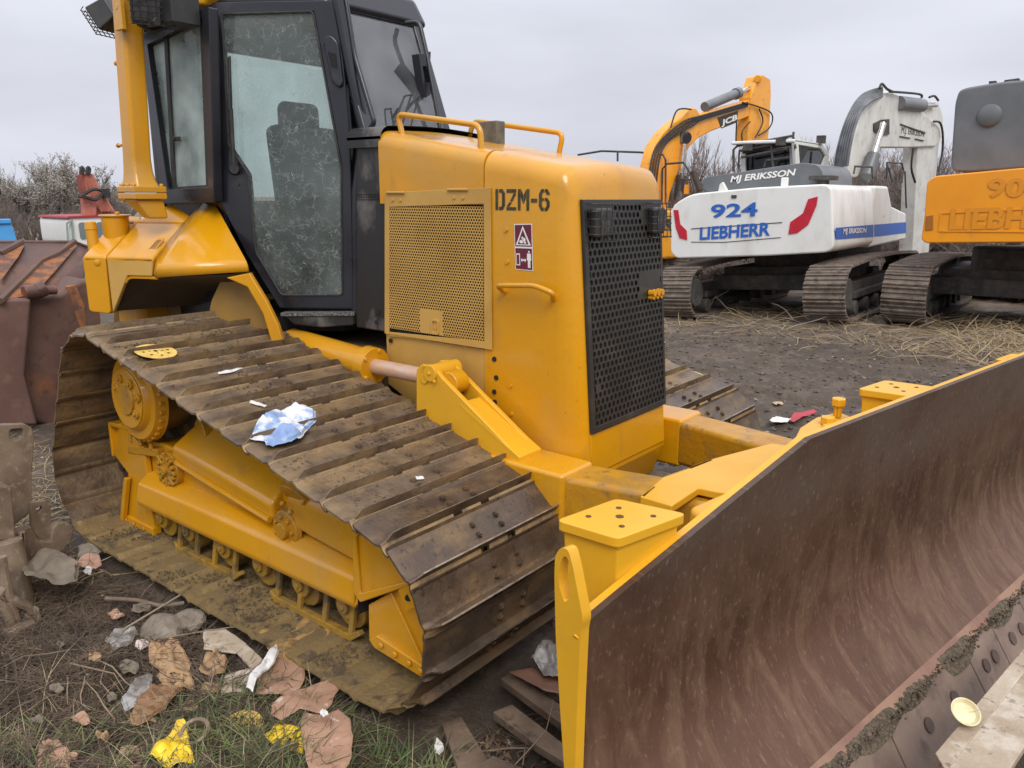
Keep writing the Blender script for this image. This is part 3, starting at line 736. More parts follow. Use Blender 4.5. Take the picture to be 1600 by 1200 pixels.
hood = empty('hood', (-2.2, YC, 1.2)); adopt(hood, dz)
# front housing : sections shrink at the nose to round its edges
secs = []
def zt(x): return 1.855+(-1.78-x)*.165
for x in (-2.170, -2.05, -1.93): secs.append(hood_section(x, .60, zt(x)))
for t_ in (0, .25, .5, .7, .85, .95, 1.0):
    a = t_*math.pi/2; x = -1.81+.065*math.sin(a); ins = .060*(1-math.cos(a)); insz = .095*(1-math.cos(a))
    sec = hood_section(x, .60, zt(-1.81)-insz, y0=HY0+ins, y1=HY1-ins)
    sec = [V((p.x+.0815*(1.725-p.z)*(.2+.8*min(1, t_+.0)), p.y, p.z)) for p in sec]
    secs.append(sec)
mb = MB(); mb.grid(secs)
n = len(secs[0]); base = (len(secs)-1)*n
mb.f.append(tuple(range(base, base+n))); mb.mi.append(0)
mb.f.append(tuple(range(n-1, -1, -1))); mb.mi.append(0)
mb.build('radiator_housing', YEL, hood, ang=50)
# rear hood over the engine
mb = MB(); mb.grid([hood_section(x, 1.70, zt(x), r=.07) for x in (-2.80, -2.6, -2.4, -2.176)]); n = len(mb.v)//4
mb.f.append(tuple(range(n))); mb.f.append(tuple(range(3*n, 4*n))); mb.mi += [0, 0]
mb.build('engine_cover', YEL, hood, ang=50)
# lower side panels and dark engine bay
mb = MB(); mb.box((-2.48, YC, 1.30), (.62, .70, .85)); mb.build('engine_bay', DARK, hood)
mb = MB(); mb.prism(outl([(603,521), (770,548), (777,585), (777,668), (800,690), (720,690), (606,600)], 2.562), (0, .74, 0)); mb.build('lower_side_panel', TAN, hood, bevel=.004)
mb = MB()
for p in ((611,532), (773,561), (776,590), (773,612), (774,628), (776,645)):
    c = S(*p, 2.556); mb.cyl(c, c+V((0,-.006,0)), .011, n=12)
mb.build('panel_clip', DARK, hood)
# perforated sheets
def perforated(o, ux, uy, wdt, hgt, pitch, r, excl=(), n=8):
    """hexagonal sheet of holes, real openings"""
    o = V(o); ux = V(ux); uy = V(uy); mb = MB(); dx = pitch; dy = pitch*.866; j = 0; y = dy/2
    while y < hgt-dy*.4:
        x = dx/2+(dx/2 if j % 2 else 0)
        while x < wdt-dx*.3:
            ex = any(a < x < c and b < y < d for a, b, c, d in excl)
            hexp = [(x+dx*.578*math.cos(math.pi/6+k*math.pi/3), y+dx*.578*math.sin(math.pi/6+k*math.pi/3)) for k in range(6)]
            O = [o+ux*a+uy*b for a, b in hexp]
            if ex: mb.add(O, [tuple(range(6))])
            else:
                I = [o+ux*(x+r*math.cos(math.pi/6+k*math.pi/3))+uy*(y+r*math.sin(math.pi/6+k*math.pi/3)) for k in range(6)]
                mb.add(O+I, [(k, (k+1) % 6, 6+(k+1) % 6, 6+k) for k in range(6)])
            x += dx
        y += dy; j += 1
    return mb
DY = 2.545
c00, c10, c11, c01 = [S(*p, DY) for p in ((600.8,520.8), (768.3,546.7), (765.8,292.9), (600.8,300.8))]
i00, i10, i11, i01 = [S(*p, DY) for p in ((607.5,518.5), (756.5,533.5), (755.5,318.5), (607.5,323.5))]
mb = MB(); mb.frame([c00, c10, c11, c01], [i00, i10, i11, i01], (0, .006, 0)); df_ = mb.build('engine_side_door', TAN, dz, bevel=.002)
wdt = i10.x-i00.x; hgt = i01.z-i00.z
mb = perforated(V((i00.x-.004, DY+.003, i10.z-.004)), (1,0,0), (0,0,1), wdt+.008, i01.z-i10.z+.012, .0142, .0049, excl=[(wdt*.36, .0, wdt*.60, .115)])
mb.build('perforated_mesh', TAN, df_, smooth=False)
# bottom filler
mb = MB(); mb.prism([V((i00.x, DY+.004, i00.z-.002)), V((i10.x, DY+.004, i10.z-.004)), V((i10.x, DY+.004, i10.z-.02)), V((i00.x, DY+.004, i00.z-.02))], (0,.003,0)); mb.build('lower_border', TAN, df_)
for f0 in (.10, .70):
    mb = MB(); a = c01.lerp(c11, f0); mb.tube([a+V((-.045,-.004,-.002)), a+V((.07,-.004,-.002))], .006, 8)
    for q in (0, .05): bolt(mb, a+V((q-.01, -.001, -.035)), (0,-1,0), .008, .004, 10)
    mb.build('hinge', TAN, df_, bevel=.001)
lc = S(679, 511, DY-.004); mb = MB()
mb.frame(rounded([lc+V((x,0,z)) for x, z in ((-.022,-.034), (.022,-.034), (.022,.034), (-.022,.034))], .01), rounded([lc+V((x,0,z)) for x, z in ((-.015,-.026), (.015,-.026), (.015,.026), (-.015,.026))], .008), (0,.008,0))
mb.cyl(lc+V((0,.004,-.004)), lc+V((0,.012,-.004)), .009, n=10); mb.prism([lc+V((x,.010,z)) for x, z in ((-.018,-.03), (.018,-.03), (.018,.03), (-.018,.03))], (0,.002,0))
mb.build('door_latch', TAN, df_)
# front grille
FA = lambda px, py: atp(px, py, (-1.745+.0815*0, YC, 1.725), (1, 0, .0815))
def front_pt(y, z, off=0): return V((-1.745+.0815*(1.725-z)+off, y, z))
gy0, gy1 = 2.617, 3.243
mb = MB(); mb.prism([front_pt(gy0, .80, .003), front_pt(gy1, .80, .003), front_pt(gy1, 1.725, .003), front_pt(gy0, 1.725, .003)], (.002,0,0)); mb.build('radiator_core', DARK, hood)
up_ = V((-.0815, 0, 1)).normalized()
gr = MB(); gr.frame([front_pt(gy0, .80, .018), front_pt(gy1, .80, .018), front_pt(gy1, 1.725, .018), front_pt(gy0, 1.725, .018)],
                    [front_pt(gy0+.025, .825, .018), front_pt(gy1-.018, .825, .018), front_pt(gy1-.018, 1.70, .018), front_pt(gy0+.025, 1.70, .018)], (-.014, 0, 0))
gro = gr.build('front_grille', GRL, dz, bevel=.002)
pmb = perforated(front_pt(gy0+.02, .822, .017), (0,1,0), up_, gy1-gy0-.036, .885, .0330, .0128, excl=[(0,.13,.06,.16), (.38,.50,.60,.60), (0,.80,.20,.9), (.42,.80,.6,.9)])
pmb.build('grille_mesh', GRL, gro, smooth=False)
mb = MB()
for k in range(3):
    p = front_pt(YC+.18+.035*k, 1.325, .02); mb.cyl(p, p+V((.03,0,0)), .014, n=10); mb.cyl(p+V((0,0,-.02)), p+V((.025,0,-.02)), .009, n=8)
mb.build('grease_fitting', YEL, gro)
# lower front panel (proud) and chin
mb = MB(); mb.prism([front_pt(2.620, .622, .006), front_pt(3.240, .622, .006), front_pt(3.240, .792, .006), front_pt(2.620, .792, .006)], (-.010,0,0)); mb.build('lower_front_panel', YEL, hood, bevel=.004)
mb = MB(); mb.prism([V((-1.655, 2.63, .60)), V((-1.655, 3.24, .60)), V((-1.70, 3.24, .46)), V((-1.70, 2.66, .46))], (-.3,0,0)); mb.build('chin_plate', YEL, hood, bevel=.008)
# headlights with wire guards
for (a, b_) in ((2.635, 2.80), (3.10, 3.235)):
    hl = empty('headlight', front_pt((a+b_)/2, 1.64, .03)); adopt(hl, dz)
    mb = MB(); mb.box(front_pt((a+b_)/2, 1.635, .032), (.04, (b_-a)*.72, .115)); mb.build('housing', GRL, hl, bevel=.012)
    mb = MB(); mb.box(front_pt((a+b_)/2+.01, 1.637, .054), (.006, (b_-a)*.50, .088)); mb.build('lens', LENS, hl, bevel=.008)
    mb = MB()
    for k in range(6):
        z = 1.565+.145*k/5; mb.tube(smoothpath([front_pt(a, z, .02), front_pt(a, z, .07), front_pt(b_, z, .07), front_pt(b_, z, .02)], 3), .0022, 5)
    for k in range(4):
        y = a+(b_-a)*(k+.5)/4; mb.tube([front_pt(y, 1.565, .074), front_pt(y, 1.71, .074)], .0022, 5)
    mb.build('wire_guard', GRL, hl)
# rails, exhaust stub, handle
def rail(pts, r, mt, parent, name='grab_rail', n=10, rr=.04):
    pts = [V(p) for p in pts]; out = [pts[0]]
    for i in range(1, len(pts)-1):
        a, p, b = pts[i-1], pts[i], pts[i+1]; k = min(rr, (a-p).length*.45, (b-p).length*.45)
        s_, e_ = p+(a-p).normalized()*k, p+(b-p).normalized()*k
        for j in range(6):
            t = j/5; out.append(s_*(1-t)**2+p*2*t*(1-t)+e_*t*t)
    out.append(pts[-1]); mb = MB(); mb.tube(out, r, n); return mb.build(name, mt, parent, ang=60)
def hd(y, x, z): return V((x, y, z))
rail([S(629,212,2.62), S(621,178,2.62), S(750,196,2.62), S(752,234,2.62)], .013, YEL, hood)
rail([S(733,215,3.22), S(740,189,3.22), S(880,208,3.22), S(873,242,3.22)], .013, YEL, hood)
rail([S(788,456,2.55), S(776,446,2.50), S(835,446,2.50), S(864,458,2.50), S(864,468,2.55)], .011, YEL, hood, 'side_grab_handle', rr=.03)
mb = MB(); a = S(768, 234, 2.93); mb.box(a+V((0,0,.055)), (.115,.06,.14)); mb.build('exhaust_stub', mat('galvanised_stub', (.20,.18,.13), (.12,.11,.09), rough=.5, metal=.5, scale=20), hood, bevel=.006)
mb = MB(); mb.cyl(S(880,249,2.93), S(880,249,2.93)+V((0,0,.006)), .045, n=20); mb.build('filler_cap', YEL, hood, bevel=.002)
mb = MB()
for p in ((791,359), (793,409), (798,603), (799,647)): bolt(mb, S(*p, HY0-.001), (0,-1,0), .009, .006, 10)
mb.build('side_bolt', YEL, hood)
# stencil lettering DZM-6
def strokes(mb, quads, o, s, d=.0):
    for q in quads: mb.add([o+V((x*s, -.002, z*s*1.0)) for x, z in q], [tuple(range(len(q)))])
so_ = S(774.5, 328, HY0); s_ = (S(774.5, 295.5, HY0)-so_).length
ex = (S(862, 327, HY0).x-so_.x)/s_
cw = ex*.176; gap = ex*.03
def rr(x0, z0, x1, z1): return [(x0, z0), (x1, z0), (x1, z1), (x0, z1)]
mb = MB(); X = 0
def put(qs, wd):
    global X
    strokes(mb, [[(X+x*wd, z) for x, z in q] for q in qs], so_, s_); X += wd+gap
put([rr(0,0,.28,1), [(.38,0),(.75,0),(1,.2),(1,.8),(.75,1),(.38,1),(.38,.84),(.62,.84),(.70,.75),(.70,.25),(.62,.16),(.38,.16)]], cw)
put([[(0,1),(0,.83),(1,.83),(1,1)], [(.72,.80),(1,.80),(.62,.42),(.36,.42)], [(.30,.38),(.56,.38),(.30,.18),(0,.18)], [(0,.15),(0,0),(1,0),(1,.15)]], cw)
put([rr(0,0,.24,1), rr(.76,0,1,1), [(.27,1),(.27,.62),(.48,.30),(.48,.72)], [(.73,1),(.73,.62),(.52,.30),(.52,.72)]], cw*1.15)
put([rr(0,.38,1,.56)], cw*.62)
put([[(0,.22),(.22,0),(.46,0),(.46,.15),(.36,.15),(.28,.25),(.28,.75),(.36,.85),(.46,.85),(.46,1),(.22,1),(0,.78)], [(.54,0),(.78,0),(1,.2),(1,.42),(.78,.6),(.54,.6),(.54,.46),(.66,.46),(.72,.38),(.72,.22),(.64,.15),(.54,.15)], [(.54,1),(.54,.85),(.64,.85),(.72,.74),(1,.74),(1,.8),(.78,1)], [(.28,.46),(.46,.46),(.46,.60),(.28,.56)]], cw*1.05)
mb.build('stencilled_marking', BLKL, hood, smooth=False, fix=False)
# warning label
l00, l10, l11, l01 = [S(*p, HY0-.001) for p in ((805.5,421), (833.5,423.5), (831.5,349.5), (803.5,350))]
mb = MB(); fbl = lambda u, v, d=0: l00.lerp(l10, u).lerp(l01.lerp(l11, u), v)+V((0, -d, 0))
def poly(pts, d): mb.add([fbl(u, v, d) for u, v in pts], [tuple(range(len(pts)))])
mb.m = 1; poly([(0,0),(1,0),(1,1),(0,1)], .001)
mb.m = 0; poly([(.04,.02),(.96,.02),(.96,.475),(.04,.475)], .002); poly([(.04,.515),(.96,.515),(.96,.98),(.04,.98)], .002)
mb.m = 1; poly([(.08,.54),(.92,.54),(.50,.96)], .003)
mb.m = 0; poly([(.20,.565),(.80,.565),(.50,.885)], .004)
mb.m = 1
for cx, cz, rw, rh in ((.42,.62,.12,.04), (.56,.66,.10,.045), (.48,.70,.06,.03), (.62,.60,.07,.025)): poly([(cx+rw*math.cos(k*math.pi/4+.3), cz+rh*math.sin(k*math.pi/4+.3)) for k in range(8)], .005)
poly([(.08,.10),(.30,.10),(.30,.36),(.08,.36)], .003); 
poly([(.34,.22),(.42,.17),(.42,.205),(.56,.205),(.56,.17),(.64,.22),(.56,.27),(.56,.235),(.42,.235),(.42,.27)], .003)
poly([(.80+.05*math.cos(k*math.pi/4), .405+.022*math.sin(k*math.pi/4)) for k in range(8)], .003)
poly([(.70,.37),(.90,.37),(.92,.22),(.87,.22),(.87,.06),(.81,.06),(.80,.20),(.79,.06),(.73,.06),(.73,.22),(.68,.22)], .003)
mb.m = 0; poly([(.12,.125),(.26,.125),(.26,.335),(.12,.335)], .004)
mb.build('warning_label', [MAROON, WHTL], hood, smooth=False, fix=False)

# ---- cab
DQ, DN = (-3.08, 2.62, 1.17), V((-.52, .852, 0)).normalized()
def D(px, py, off=0): return atp(px, py, V(DQ)-DN*off, DN)       # door plane, off = metres outboard
DO = [D(*p, .012) for p in ((323,3), (529,0), (547,215), (553,481), (440,479), (335,303))]
vecD = DN*.045
# glass outline in the door (8 points), frame outline given the same number
gi_px = [(346,22), (489,18), (533,261), (535,461), (440,461), (400,395), (388,272), (358,228)]
go_px = [(323,3), (529,0), (547,215), (553,484), (437,482), (385,398), (337,303), (331,200)]
cab = empty('cab', (-3.5, YC, 1.8)); adopt(cab, dz)
mb = MB(); mb.frame([D(*p, .012) for p in go_px], [D(*p, .012) for p in gi_px], vecD); mb.build('door_panel', BLK, cab, bevel=.008, seg=3)
# thin raised lip around glass
mb = MB(); gp = [D(*p, .014) for p in gi_px]; mb.tube(rounded(gp, .02)+[rounded(gp, .02)[0]], .005, 6); mb.build('door_seal', RUB, cab)
seam = [(340,40), (344,10), (500,6), (516,60)]
mb = MB(); mb.prism([D(*p, .002) for p in gi_px], DN*.004); dgl = mb.build('door_glass', GLASSC, cab, smooth=False)
# door handle
mb = MB()
hp = [D(*p, .03) for p in ((503,60), (516,53), (528,66), (536,130), (530,138), (518,128))]
mb.prism(rounded(hp, .02), DN*.03); mb.build('door_handle', BLK, cab, bevel=.008, seg=3)
mb = MB(); mb.prism([D(*p, .034) for p in ((512,80), (524,84), (527,106), (517,104))], DN*.006); mb.build('handle_recess', DARK, cab)
# wiper
mb = MB(); mb.tube([D(366,265,.04), D(359,180,.05), D(359,88,.03)], .006, 6); mb.tube([D(366,265,.045), D(361,170,.055)], .009, 6); mb.tube([D(363,235,.02), D(358,90,.02)], .008, 6)
mb.cyl(D(366,265,.015), D(366,265,.05), .028, .02, 18); mb.build('door_wiper', RUB, cab)
mb = MB(); bolt(mb, D(372,287,.013), -DN, .010, .006, 12); bolt(mb, D(505,68,.03), -DN, .006, .004, 10); mb.build('door_bolt', RUB, cab)
# rear side panel with sliding window
RY = 2.205
so_px = [(225,50), (327,16), (333,303), (262,303)]; 
o4 = [S(*p, RY) for p in ((222,52), (326,10), (334,316), (252,318))]; i4 = [S(*p, RY) for p in ((230,70), (315,28), (325,292), (262,296))]
mb = MB(); mb.frame(o4, i4, (0,.05,0)); mb.build('rear_side_panel', BLK, cab, bevel=.008, seg=3)
mb = MB(); i4b = [S(*p, RY+.02) for p in ((232,74), (312,34), (322,289), (264,293))]; i4c = [S(*p, RY+.018) for p in ((226,66), (318,25), (328,295), (258,300))]
mb.frame(i4c, i4b, (0,.02,0)); a = S(255,45,RY+.02); b_ = S(269,294,RY+.02); mb.prism([a, a+V((.03,0,0)), b_+V((.03,0,0)), b_], (0,.02,0)); mb.build('sliding_window_frame', RUB, cab)
mb = MB(); mb.prism([S(*p, RY+.03) for p in ((230,70), (315,28), (325,292), (262,296))], (0,.004,0)); mb.build('rear_side_glass', GLASSH, cab, smooth=False)
mb = MB(); c = S(275,217,RY+.012); mb.box(c, (.05,.02,.02)); mb.cyl(c, c+V((.0,-.02,0)), .012, n=10); mb.box(S(312,205,RY+.045), (.03,.02,.10)); mb.build('window_latch', RUB, cab)
# mirror the cab about the centre line for the far side
def mir(p): p = V(p); return V((p.x, 2*YC-p.y, p.z))
mb = MB(); sh = V((-.09,-.03,0)); mb.frame([mir(D(*p))+sh for p in go_px], [mir(D(*p))+sh for p in gi_px], (V((vecD.x, -vecD.y, 0)))); mb.build('far_door_panel', BLK, cab, bevel=.008)
mb = MB(); mb.prism([mir(D(*p, .0))+sh for p in gi_px], V((DN.x, -DN.y, 0))*.004); mb.build('far_door_glass', GLASS, cab, smooth=False)
mb = MB(); mb.frame([mir(p) for p in o4], [mir(p) for p in i4], (0,-.05,0)); mb.build('far_side_panel', BLK, cab, bevel=.008)
mb = MB(); mb.prism([mir(p+V((0,.03,0))) for p in i4], (0,-.004,0)); mb.build('far_side_glass', GLASS, cab, smooth=False)
# front: raked windshield in a frame
wb = V((-2.965, 0, 2.035)); wt = V((-3.185, 0, 2.62))
def WF(y, t, off=0): q = wb.lerp(wt, t); return V((q.x+off, y, q.z+off*.37))
w0, w1 = 2.655, 3.205
mb = MB(); mb.frame([WF(w0-.03,-.12), WF(w1+.03,-.12), WF(w1+.03,1.02), WF(w0-.03,1.02)], [WF(w0+.03,.02), WF(w1-.03,.02), WF(w1-.03,.955), WF(w0+.03,.955)], (-.04,0,-.0)); mb.build('windshield_frame', BLK, cab, bevel=.010, seg=3)
mb = MB(); mb.prism([WF(w0+.02,.0,-.01), WF(w1-.02,.0,-.01), WF(w1-.02,.97,-.01), WF(w0+.02,.97,-.01)], (-.004,0,0)); mb.build('windshield', GLASSW, cab, smooth=False)
# A pillars (rounded black posts joining door and windshield) 
mb = MB()
for f in (lambda p: V(p),):
    mb.tube([f(D(527,0,.0)+V((-.01,.0,.06))), f(D(549,110,.0)), f(D(570,205,0)), f(D(556,300,-.0)+V((.0,.01,0))), f(D(556,490,0)+V((0,.01,0)))], .030, 12)
mb.build('front_pillar', BLK, cab)
# cowl below the windshield and the worn side cover
mb = MB(); mb.grid([hood_section(x, 1.95, 2.045, r=.06, y0=2.56, y1=3.30) for x in (-3.02, -2.9, -2.79)]); mb.build('cowl', BLKW, cab, ang=60)
mb = MB(); cv = outl([(556,208), (603,212), (603,519), (556,512)], 2.585); mb.prism(cv, (0,.69,0)); mb.build('cowl_side_cover', BLKW, cab, bevel=.01)
mb = MB(); 
for k in range(11):
    for j in range(3):
        c = S(558+k*3.6, 304+j*4, 2.583); mb.cyl(c, c+V((0,-.002,0)), .0035, n=6)
mb.cyl(S(590,487,2.583), S(590,487,2.575), .012, n=10); mb.cyl(S(588,503,2.583), S(588,503,2.578), .010, n=10); mb.build('vent_hole', DARK, cab)
# roof, floor, back
def ring(z, ins=0): 
    f = [V((-3.155-ins, 2.60+ins, z)), V((-3.66, 2.25+ins, z)), V((-4.16+ins, 2.19+ins, z)), V((-4.16+ins, 2*YC-2.19-ins, z)), V((-3.66, 2*YC-2.25-ins, z)), V((-3.155-ins, 2*YC-2.60-ins, z))]; return f
mb = MB(); mb.hexa(ring(2.60), ring(2.74, .05)); mb.build('roof', BLK, cab, bevel=.03, seg=4)
mb = MB(); mb.hexa(ring(1.05, .05), ring(1.12, .05)); mb.build('floor', DARK, cab)
bx = -4.13
mb = MB(); mb.frame([V((bx,2.22,1.15)), V((bx,3.64,1.15)), V((bx,3.64,2.62)), V((bx,2.22,2.62))], [V((bx,2.32,1.70)), V((bx,3.54,1.70)), V((bx,3.54,2.50)), V((bx,2.32,2.50))], (-.04,0,0)); mb.build('rear_wall', BLK, cab, bevel=.01)
mb = MB(); mb.prism([V((bx-.01,2.30,1.68)), V((bx-.01,3.56,1.68)), V((bx-.01,3.56,2.52)), V((bx-.01,2.30,2.52))], (-.004,0,0)); mb.build('rear_glass', GLASS, cab, smooth=False)
mb = MB(); mb.prism([V((-4.12,2.24,1.10)), V((-3.64,2.29,1.10)), V((-3.64,2.29,1.70)), V((-4.12,2.24,1.70))], (0,.02,0)); mb.build('lower_side_wall', BLK, cab); mb = MB(); mb.prism([mir((-4.12,2.24,1.10)), mir((-3.64,2.29,1.10)), mir((-3.64,2.29,1.70)), mir((-4.12,2.24,1.70))], (0,-.02,0)); mb.build('lower_side_wall', BLK, cab)
# seat and controls
mb = MB(); mb.box((-3.62, YC, 1.42), (.42,.46,.14)); mb.box((-3.60, YC, 1.25), (.30,.34,.24)); mb.build('seat_base', SEAT, cab, bevel=.04, seg=3)
mb = MB(); mb.box((-3.80, YC, 1.78), (.12,.44,.66), Matrix.Rotation(-.12, 3, 'Y')); mb.box((-3.86, YC, 2.15), (.09,.26,.18)); mb.build('seat_back', SEAT, cab, bevel=.05, seg=4)
mb = MB(); mb.box((-3.45, YC-.32, 1.50), (.40,.14,.22)); mb.box((-3.45, YC+.32, 1.50), (.40,.14,.22)); mb.box((-3.12, YC+.05, 1.55), (.18,.40,.75)); mb.cyl((-3.32,YC+.33,1.6), (-3.34,YC+.33,1.76), .015, n=8); mb.cyl((-3.32,YC-.32,1.6), (-3.34,YC-.32,1.74), .015, n=8); mb.build('console', SEAT, cab, bevel=.02)
mb = MB(); mb.cyl((-3.34,YC+.33,1.76), (-3.34,YC+.33,1.86), .03, .035, 14); mb.build('control_knob', mat('brown_knob', (.25,.10,.05), rough=.5), cab, bevel=.01)
# step under the door
mb = MB(); mb.prism([D(440,490,.04), D(553,490,.04), D(553,509,.04), D(500,512,.04), D(458,507,.04)], DN*.20); mb.build('cab_step', BLKW, cab, bevel=.01)
mb = MB(); mb.prism([D(438,489,.05), D(553,488,.05), D(553,493,.05), D(438,494,.05)], DN*.22); mb.build('step_tread', mat('gritty_tread', (.03,.03,.03), (.3,.3,.27), rough=.9, scale=220, lo=.5, hi=.6), cab)
# front hand rails beside the windshield
q = lambda px, py, y: S(px, py, y)
rail([V((-3.13,2.645,2.615)), V((-3.08,2.635,2.64)), WF(2.64,.55,.05), WF(2.645,.02,.05), WF(2.645,.0,.01)], .012, BLK, cab, 'hand_rail', rr=.05)
def RX(px, py, x): return at(px, py, 'x', x)
rail([RX(634,36,-3.15), RX(655,34,-3.08), RX(668,90,-3.03), RX(690,215,-2.93)], .012, BLK, cab, 'hand_rail', rr=.07)
mb = MB(); qq = [RX(*p, -3.02) for p in ((654,84), (665,84), (673,148), (664,153))]; ii = [RX(*p, -3.02) for p in ((660,104), (666,104), (671,128), (665,130))]
mb.frame(qq, ii, (-.05,0,0)); mb.build('mirror_bracket', BLK, cab, bevel=.006)
mb = MB(); P_ = lambda px, py: RX(px, py, -2.96)
mb.tube([P_(612,203), P_(632,150), P_(644,148)], .005, 6); mb.tube([P_(625,205), P_(642,150)], .005, 6); mb.tube([P_(640,205), P_(654,150)], .004, 6); mb.tube([P_(636,170), P_(655,148)], .007, 6)
mb.build('windshield_wiper', RUB, cab)

# ---- fenders / tank (outboard skirt plane parallel to the door plane)
FQ = V((-3.40, 2.235, 1.4))
def F(px, py, off=0): return atp(px, py, FQ+DN*off, DN)      # off = metres inboard
fen = empty('fender', (-3.9, 2.0, 1.3)); adopt(fen, dz)
# side tank corner piece
def slab(ptsA, ptsB):  mb.hexa(ptsA, ptsB)
T0 = [F(128,405), F(139,487), F(172,491), F(163,403)]
back = V((-.30, .35, 0))
mb = MB(); mb.prism(rounded([F(128,400), F(139,487), F(173,491), F(164,402)], .02), DN*.40); mb.build('tank_corner', YEL, fen, bevel=.014, seg=3)
# top of corner, sloping up inboard
tA = [F(129,400,.0), F(165,401,.0), F(222,338,.33), F(185,335,.33)]
mb = MB(); mb.prism(tA, (0,0,-.03)); mb.build('tank_top', YEL, fen, bevel=.012, seg=3)
# hatch panel: vertical part with arch cut + sloping top
ha = [F(166,402), F(176,490), F(180,480), F(199,431), F(237,432), F(239,404)]
mb = MB(); mb.prism(ha, DN*.03); mb.build('hatch_side', TAN, fen, bevel=.006)
ht = [F(166,401), F(239,403), F(288,349,.26), F(214,348,.26)]
mb = MB(); mb.prism(ht, (0,0,-.025)); 
mb.build('hatch_top', YEL, fen, bevel=.008, seg=3)
hc = F(242,385,.075); mb = MB(); e1 = (F(248,378,.09)-F(236,392,.055)); e1.normalize(); e2 = V((.852,.52,0))
pl = [hc+e1*a+e2*b_ for a, b_ in ((-.055,-.02), (.055,-.02), (.055,.02), (-.055,.02))]
up1 = e1.cross(e2).normalized(); up1 = up1 if up1.z > 0 else -up1
mb.frame([p+up1*.004 for p in rounded(pl, .018)], [p+up1*.004 for p in rounded([hc+(p-hc)*.72 for p in pl], .012)], -up1*.006); mb.build('hatch_handle', YEL, fen)
mb = MB(); mb.add([p+up1*.0012 for p in rounded([hc+(p-hc)*.74 for p in pl], .012)], [tuple(range(20))]); mb.build('handle_slot', mat('brownish_slot', (.25,.14,.04), rough=.5), fen, smooth=False)
# band under the cab
bt = [F(215,347,.262), F(289,348,.262), F(318,319,.36), F(268,318,.36), F(240,330,.33)]
mb = MB(); mb.prism(bt, (0,0,-.03)); mb.build('upper_band', YEL, fen, bevel=.008, seg=3)
# black gap beneath, arch lining
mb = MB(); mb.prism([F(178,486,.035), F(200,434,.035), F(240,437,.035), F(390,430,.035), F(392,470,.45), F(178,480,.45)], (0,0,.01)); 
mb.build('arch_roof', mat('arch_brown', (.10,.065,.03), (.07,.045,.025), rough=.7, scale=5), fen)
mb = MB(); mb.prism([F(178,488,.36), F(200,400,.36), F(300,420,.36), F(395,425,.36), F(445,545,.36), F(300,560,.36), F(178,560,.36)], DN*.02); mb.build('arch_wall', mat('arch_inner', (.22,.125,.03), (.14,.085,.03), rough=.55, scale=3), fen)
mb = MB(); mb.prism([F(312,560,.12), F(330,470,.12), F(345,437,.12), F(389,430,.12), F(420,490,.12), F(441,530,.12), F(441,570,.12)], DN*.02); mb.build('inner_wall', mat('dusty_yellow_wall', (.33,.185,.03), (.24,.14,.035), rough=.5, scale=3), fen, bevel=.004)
mb = MB(); mb.tube(rounded([F(177,490,.012), F(200,433,.012), F(238,434,.012), F(270,438,.012)], .03)[5:-5], .008, 6); mb.build('arch_lip', YEL, fen)
# front facet panel
A_ = F(241,434); B_ = F(389,424); B2 = F(386,410,.0); A2 = F(250,417, .0)
top0, top1 = F(318,319,.24), F(338,322,.20)
lf0 = F(290,346,.25); lf1 = F(243,404,.03)
mb = MB()
vs = [A_, B_, B2, A2, top0, top1, lf0, lf1]
inn = [p+DN*.22+V((0,0,-.0)) for p in (A_, B_)] 
mb.add(vs, [(0,1,2,3), (3,2,5,4), (0,3,7), (3,4,6,7)])
fo = mb.build('front_fender_panel', YEL, fen, bevel=.014, seg=3, solid=.012, ang=25)
# skirt running down to the case along the door
mb = MB(); sk = [F(388,428,.0), F(434,507,.0), F(441,530,.0), F(441,560,.06), F(425,545,.06), F(415,505,.05), F(386,449,.04), F(352,434,.03)]
mb.prism([F(352,434), F(389,426), F(416,470), F(434,507), F(441,530), F(441,560), F(425,540), F(410,490), F(386,449)], DN*.035); mb.build('rear_skirt', YEL, fen, bevel=.008)
# caps on the tank
mb = MB(); a = F(147,391,.10); mb.cyl(a, a+V((-.008,0,.13)), .027, n=24); mb.cyl(a+V((-.006,0,.10)), a+V((-.008,0,.142)), .030, .026, 24)
mb.build('filler_neck', YEL, fen, bevel=.005)
mb = MB(); a = F(184,380,.20); mb.cyl(a+V((0,0,-.06)), a+V((0,0,.135)), .060, .066, 32); mb.cyl(a+V((0,0,.135)), a+V((0,0,.145)), .076, n=32); mb.cyl(a+V((.03,0,.145)), a+V((.03,0,.16)), .012, n=8); mb.build('fuel_tank_cap', YEL, fen, bevel=.004)
mb = MB(); c = F(151,404,-.002); c.z -= .02
for k in range(1):
    mb.cyl(c, c-DN*.004, .018, .010, 20)
mb.build('dimple', YEL, fen, bevel=.003)
# far side fender (mostly hidden)
mb = MB(); mb.prism([mir(F(128,405)), mir(F(175,490)), mir(F(199,431)), mir(F(237,432)), mir(F(388,425)), mir(F(338,322,.2)), mir(F(215,347,.2))], V((DN.x,-DN.y,0))*.3); mb.build('far_fender', YEL, dz, bevel=.01)
mb = MB(); mb.box((-4.32, YC, 1.30), (.35, 1.75, .62)); mb.build('fuel_tank', YEL, dz, bevel=.05, seg=4)

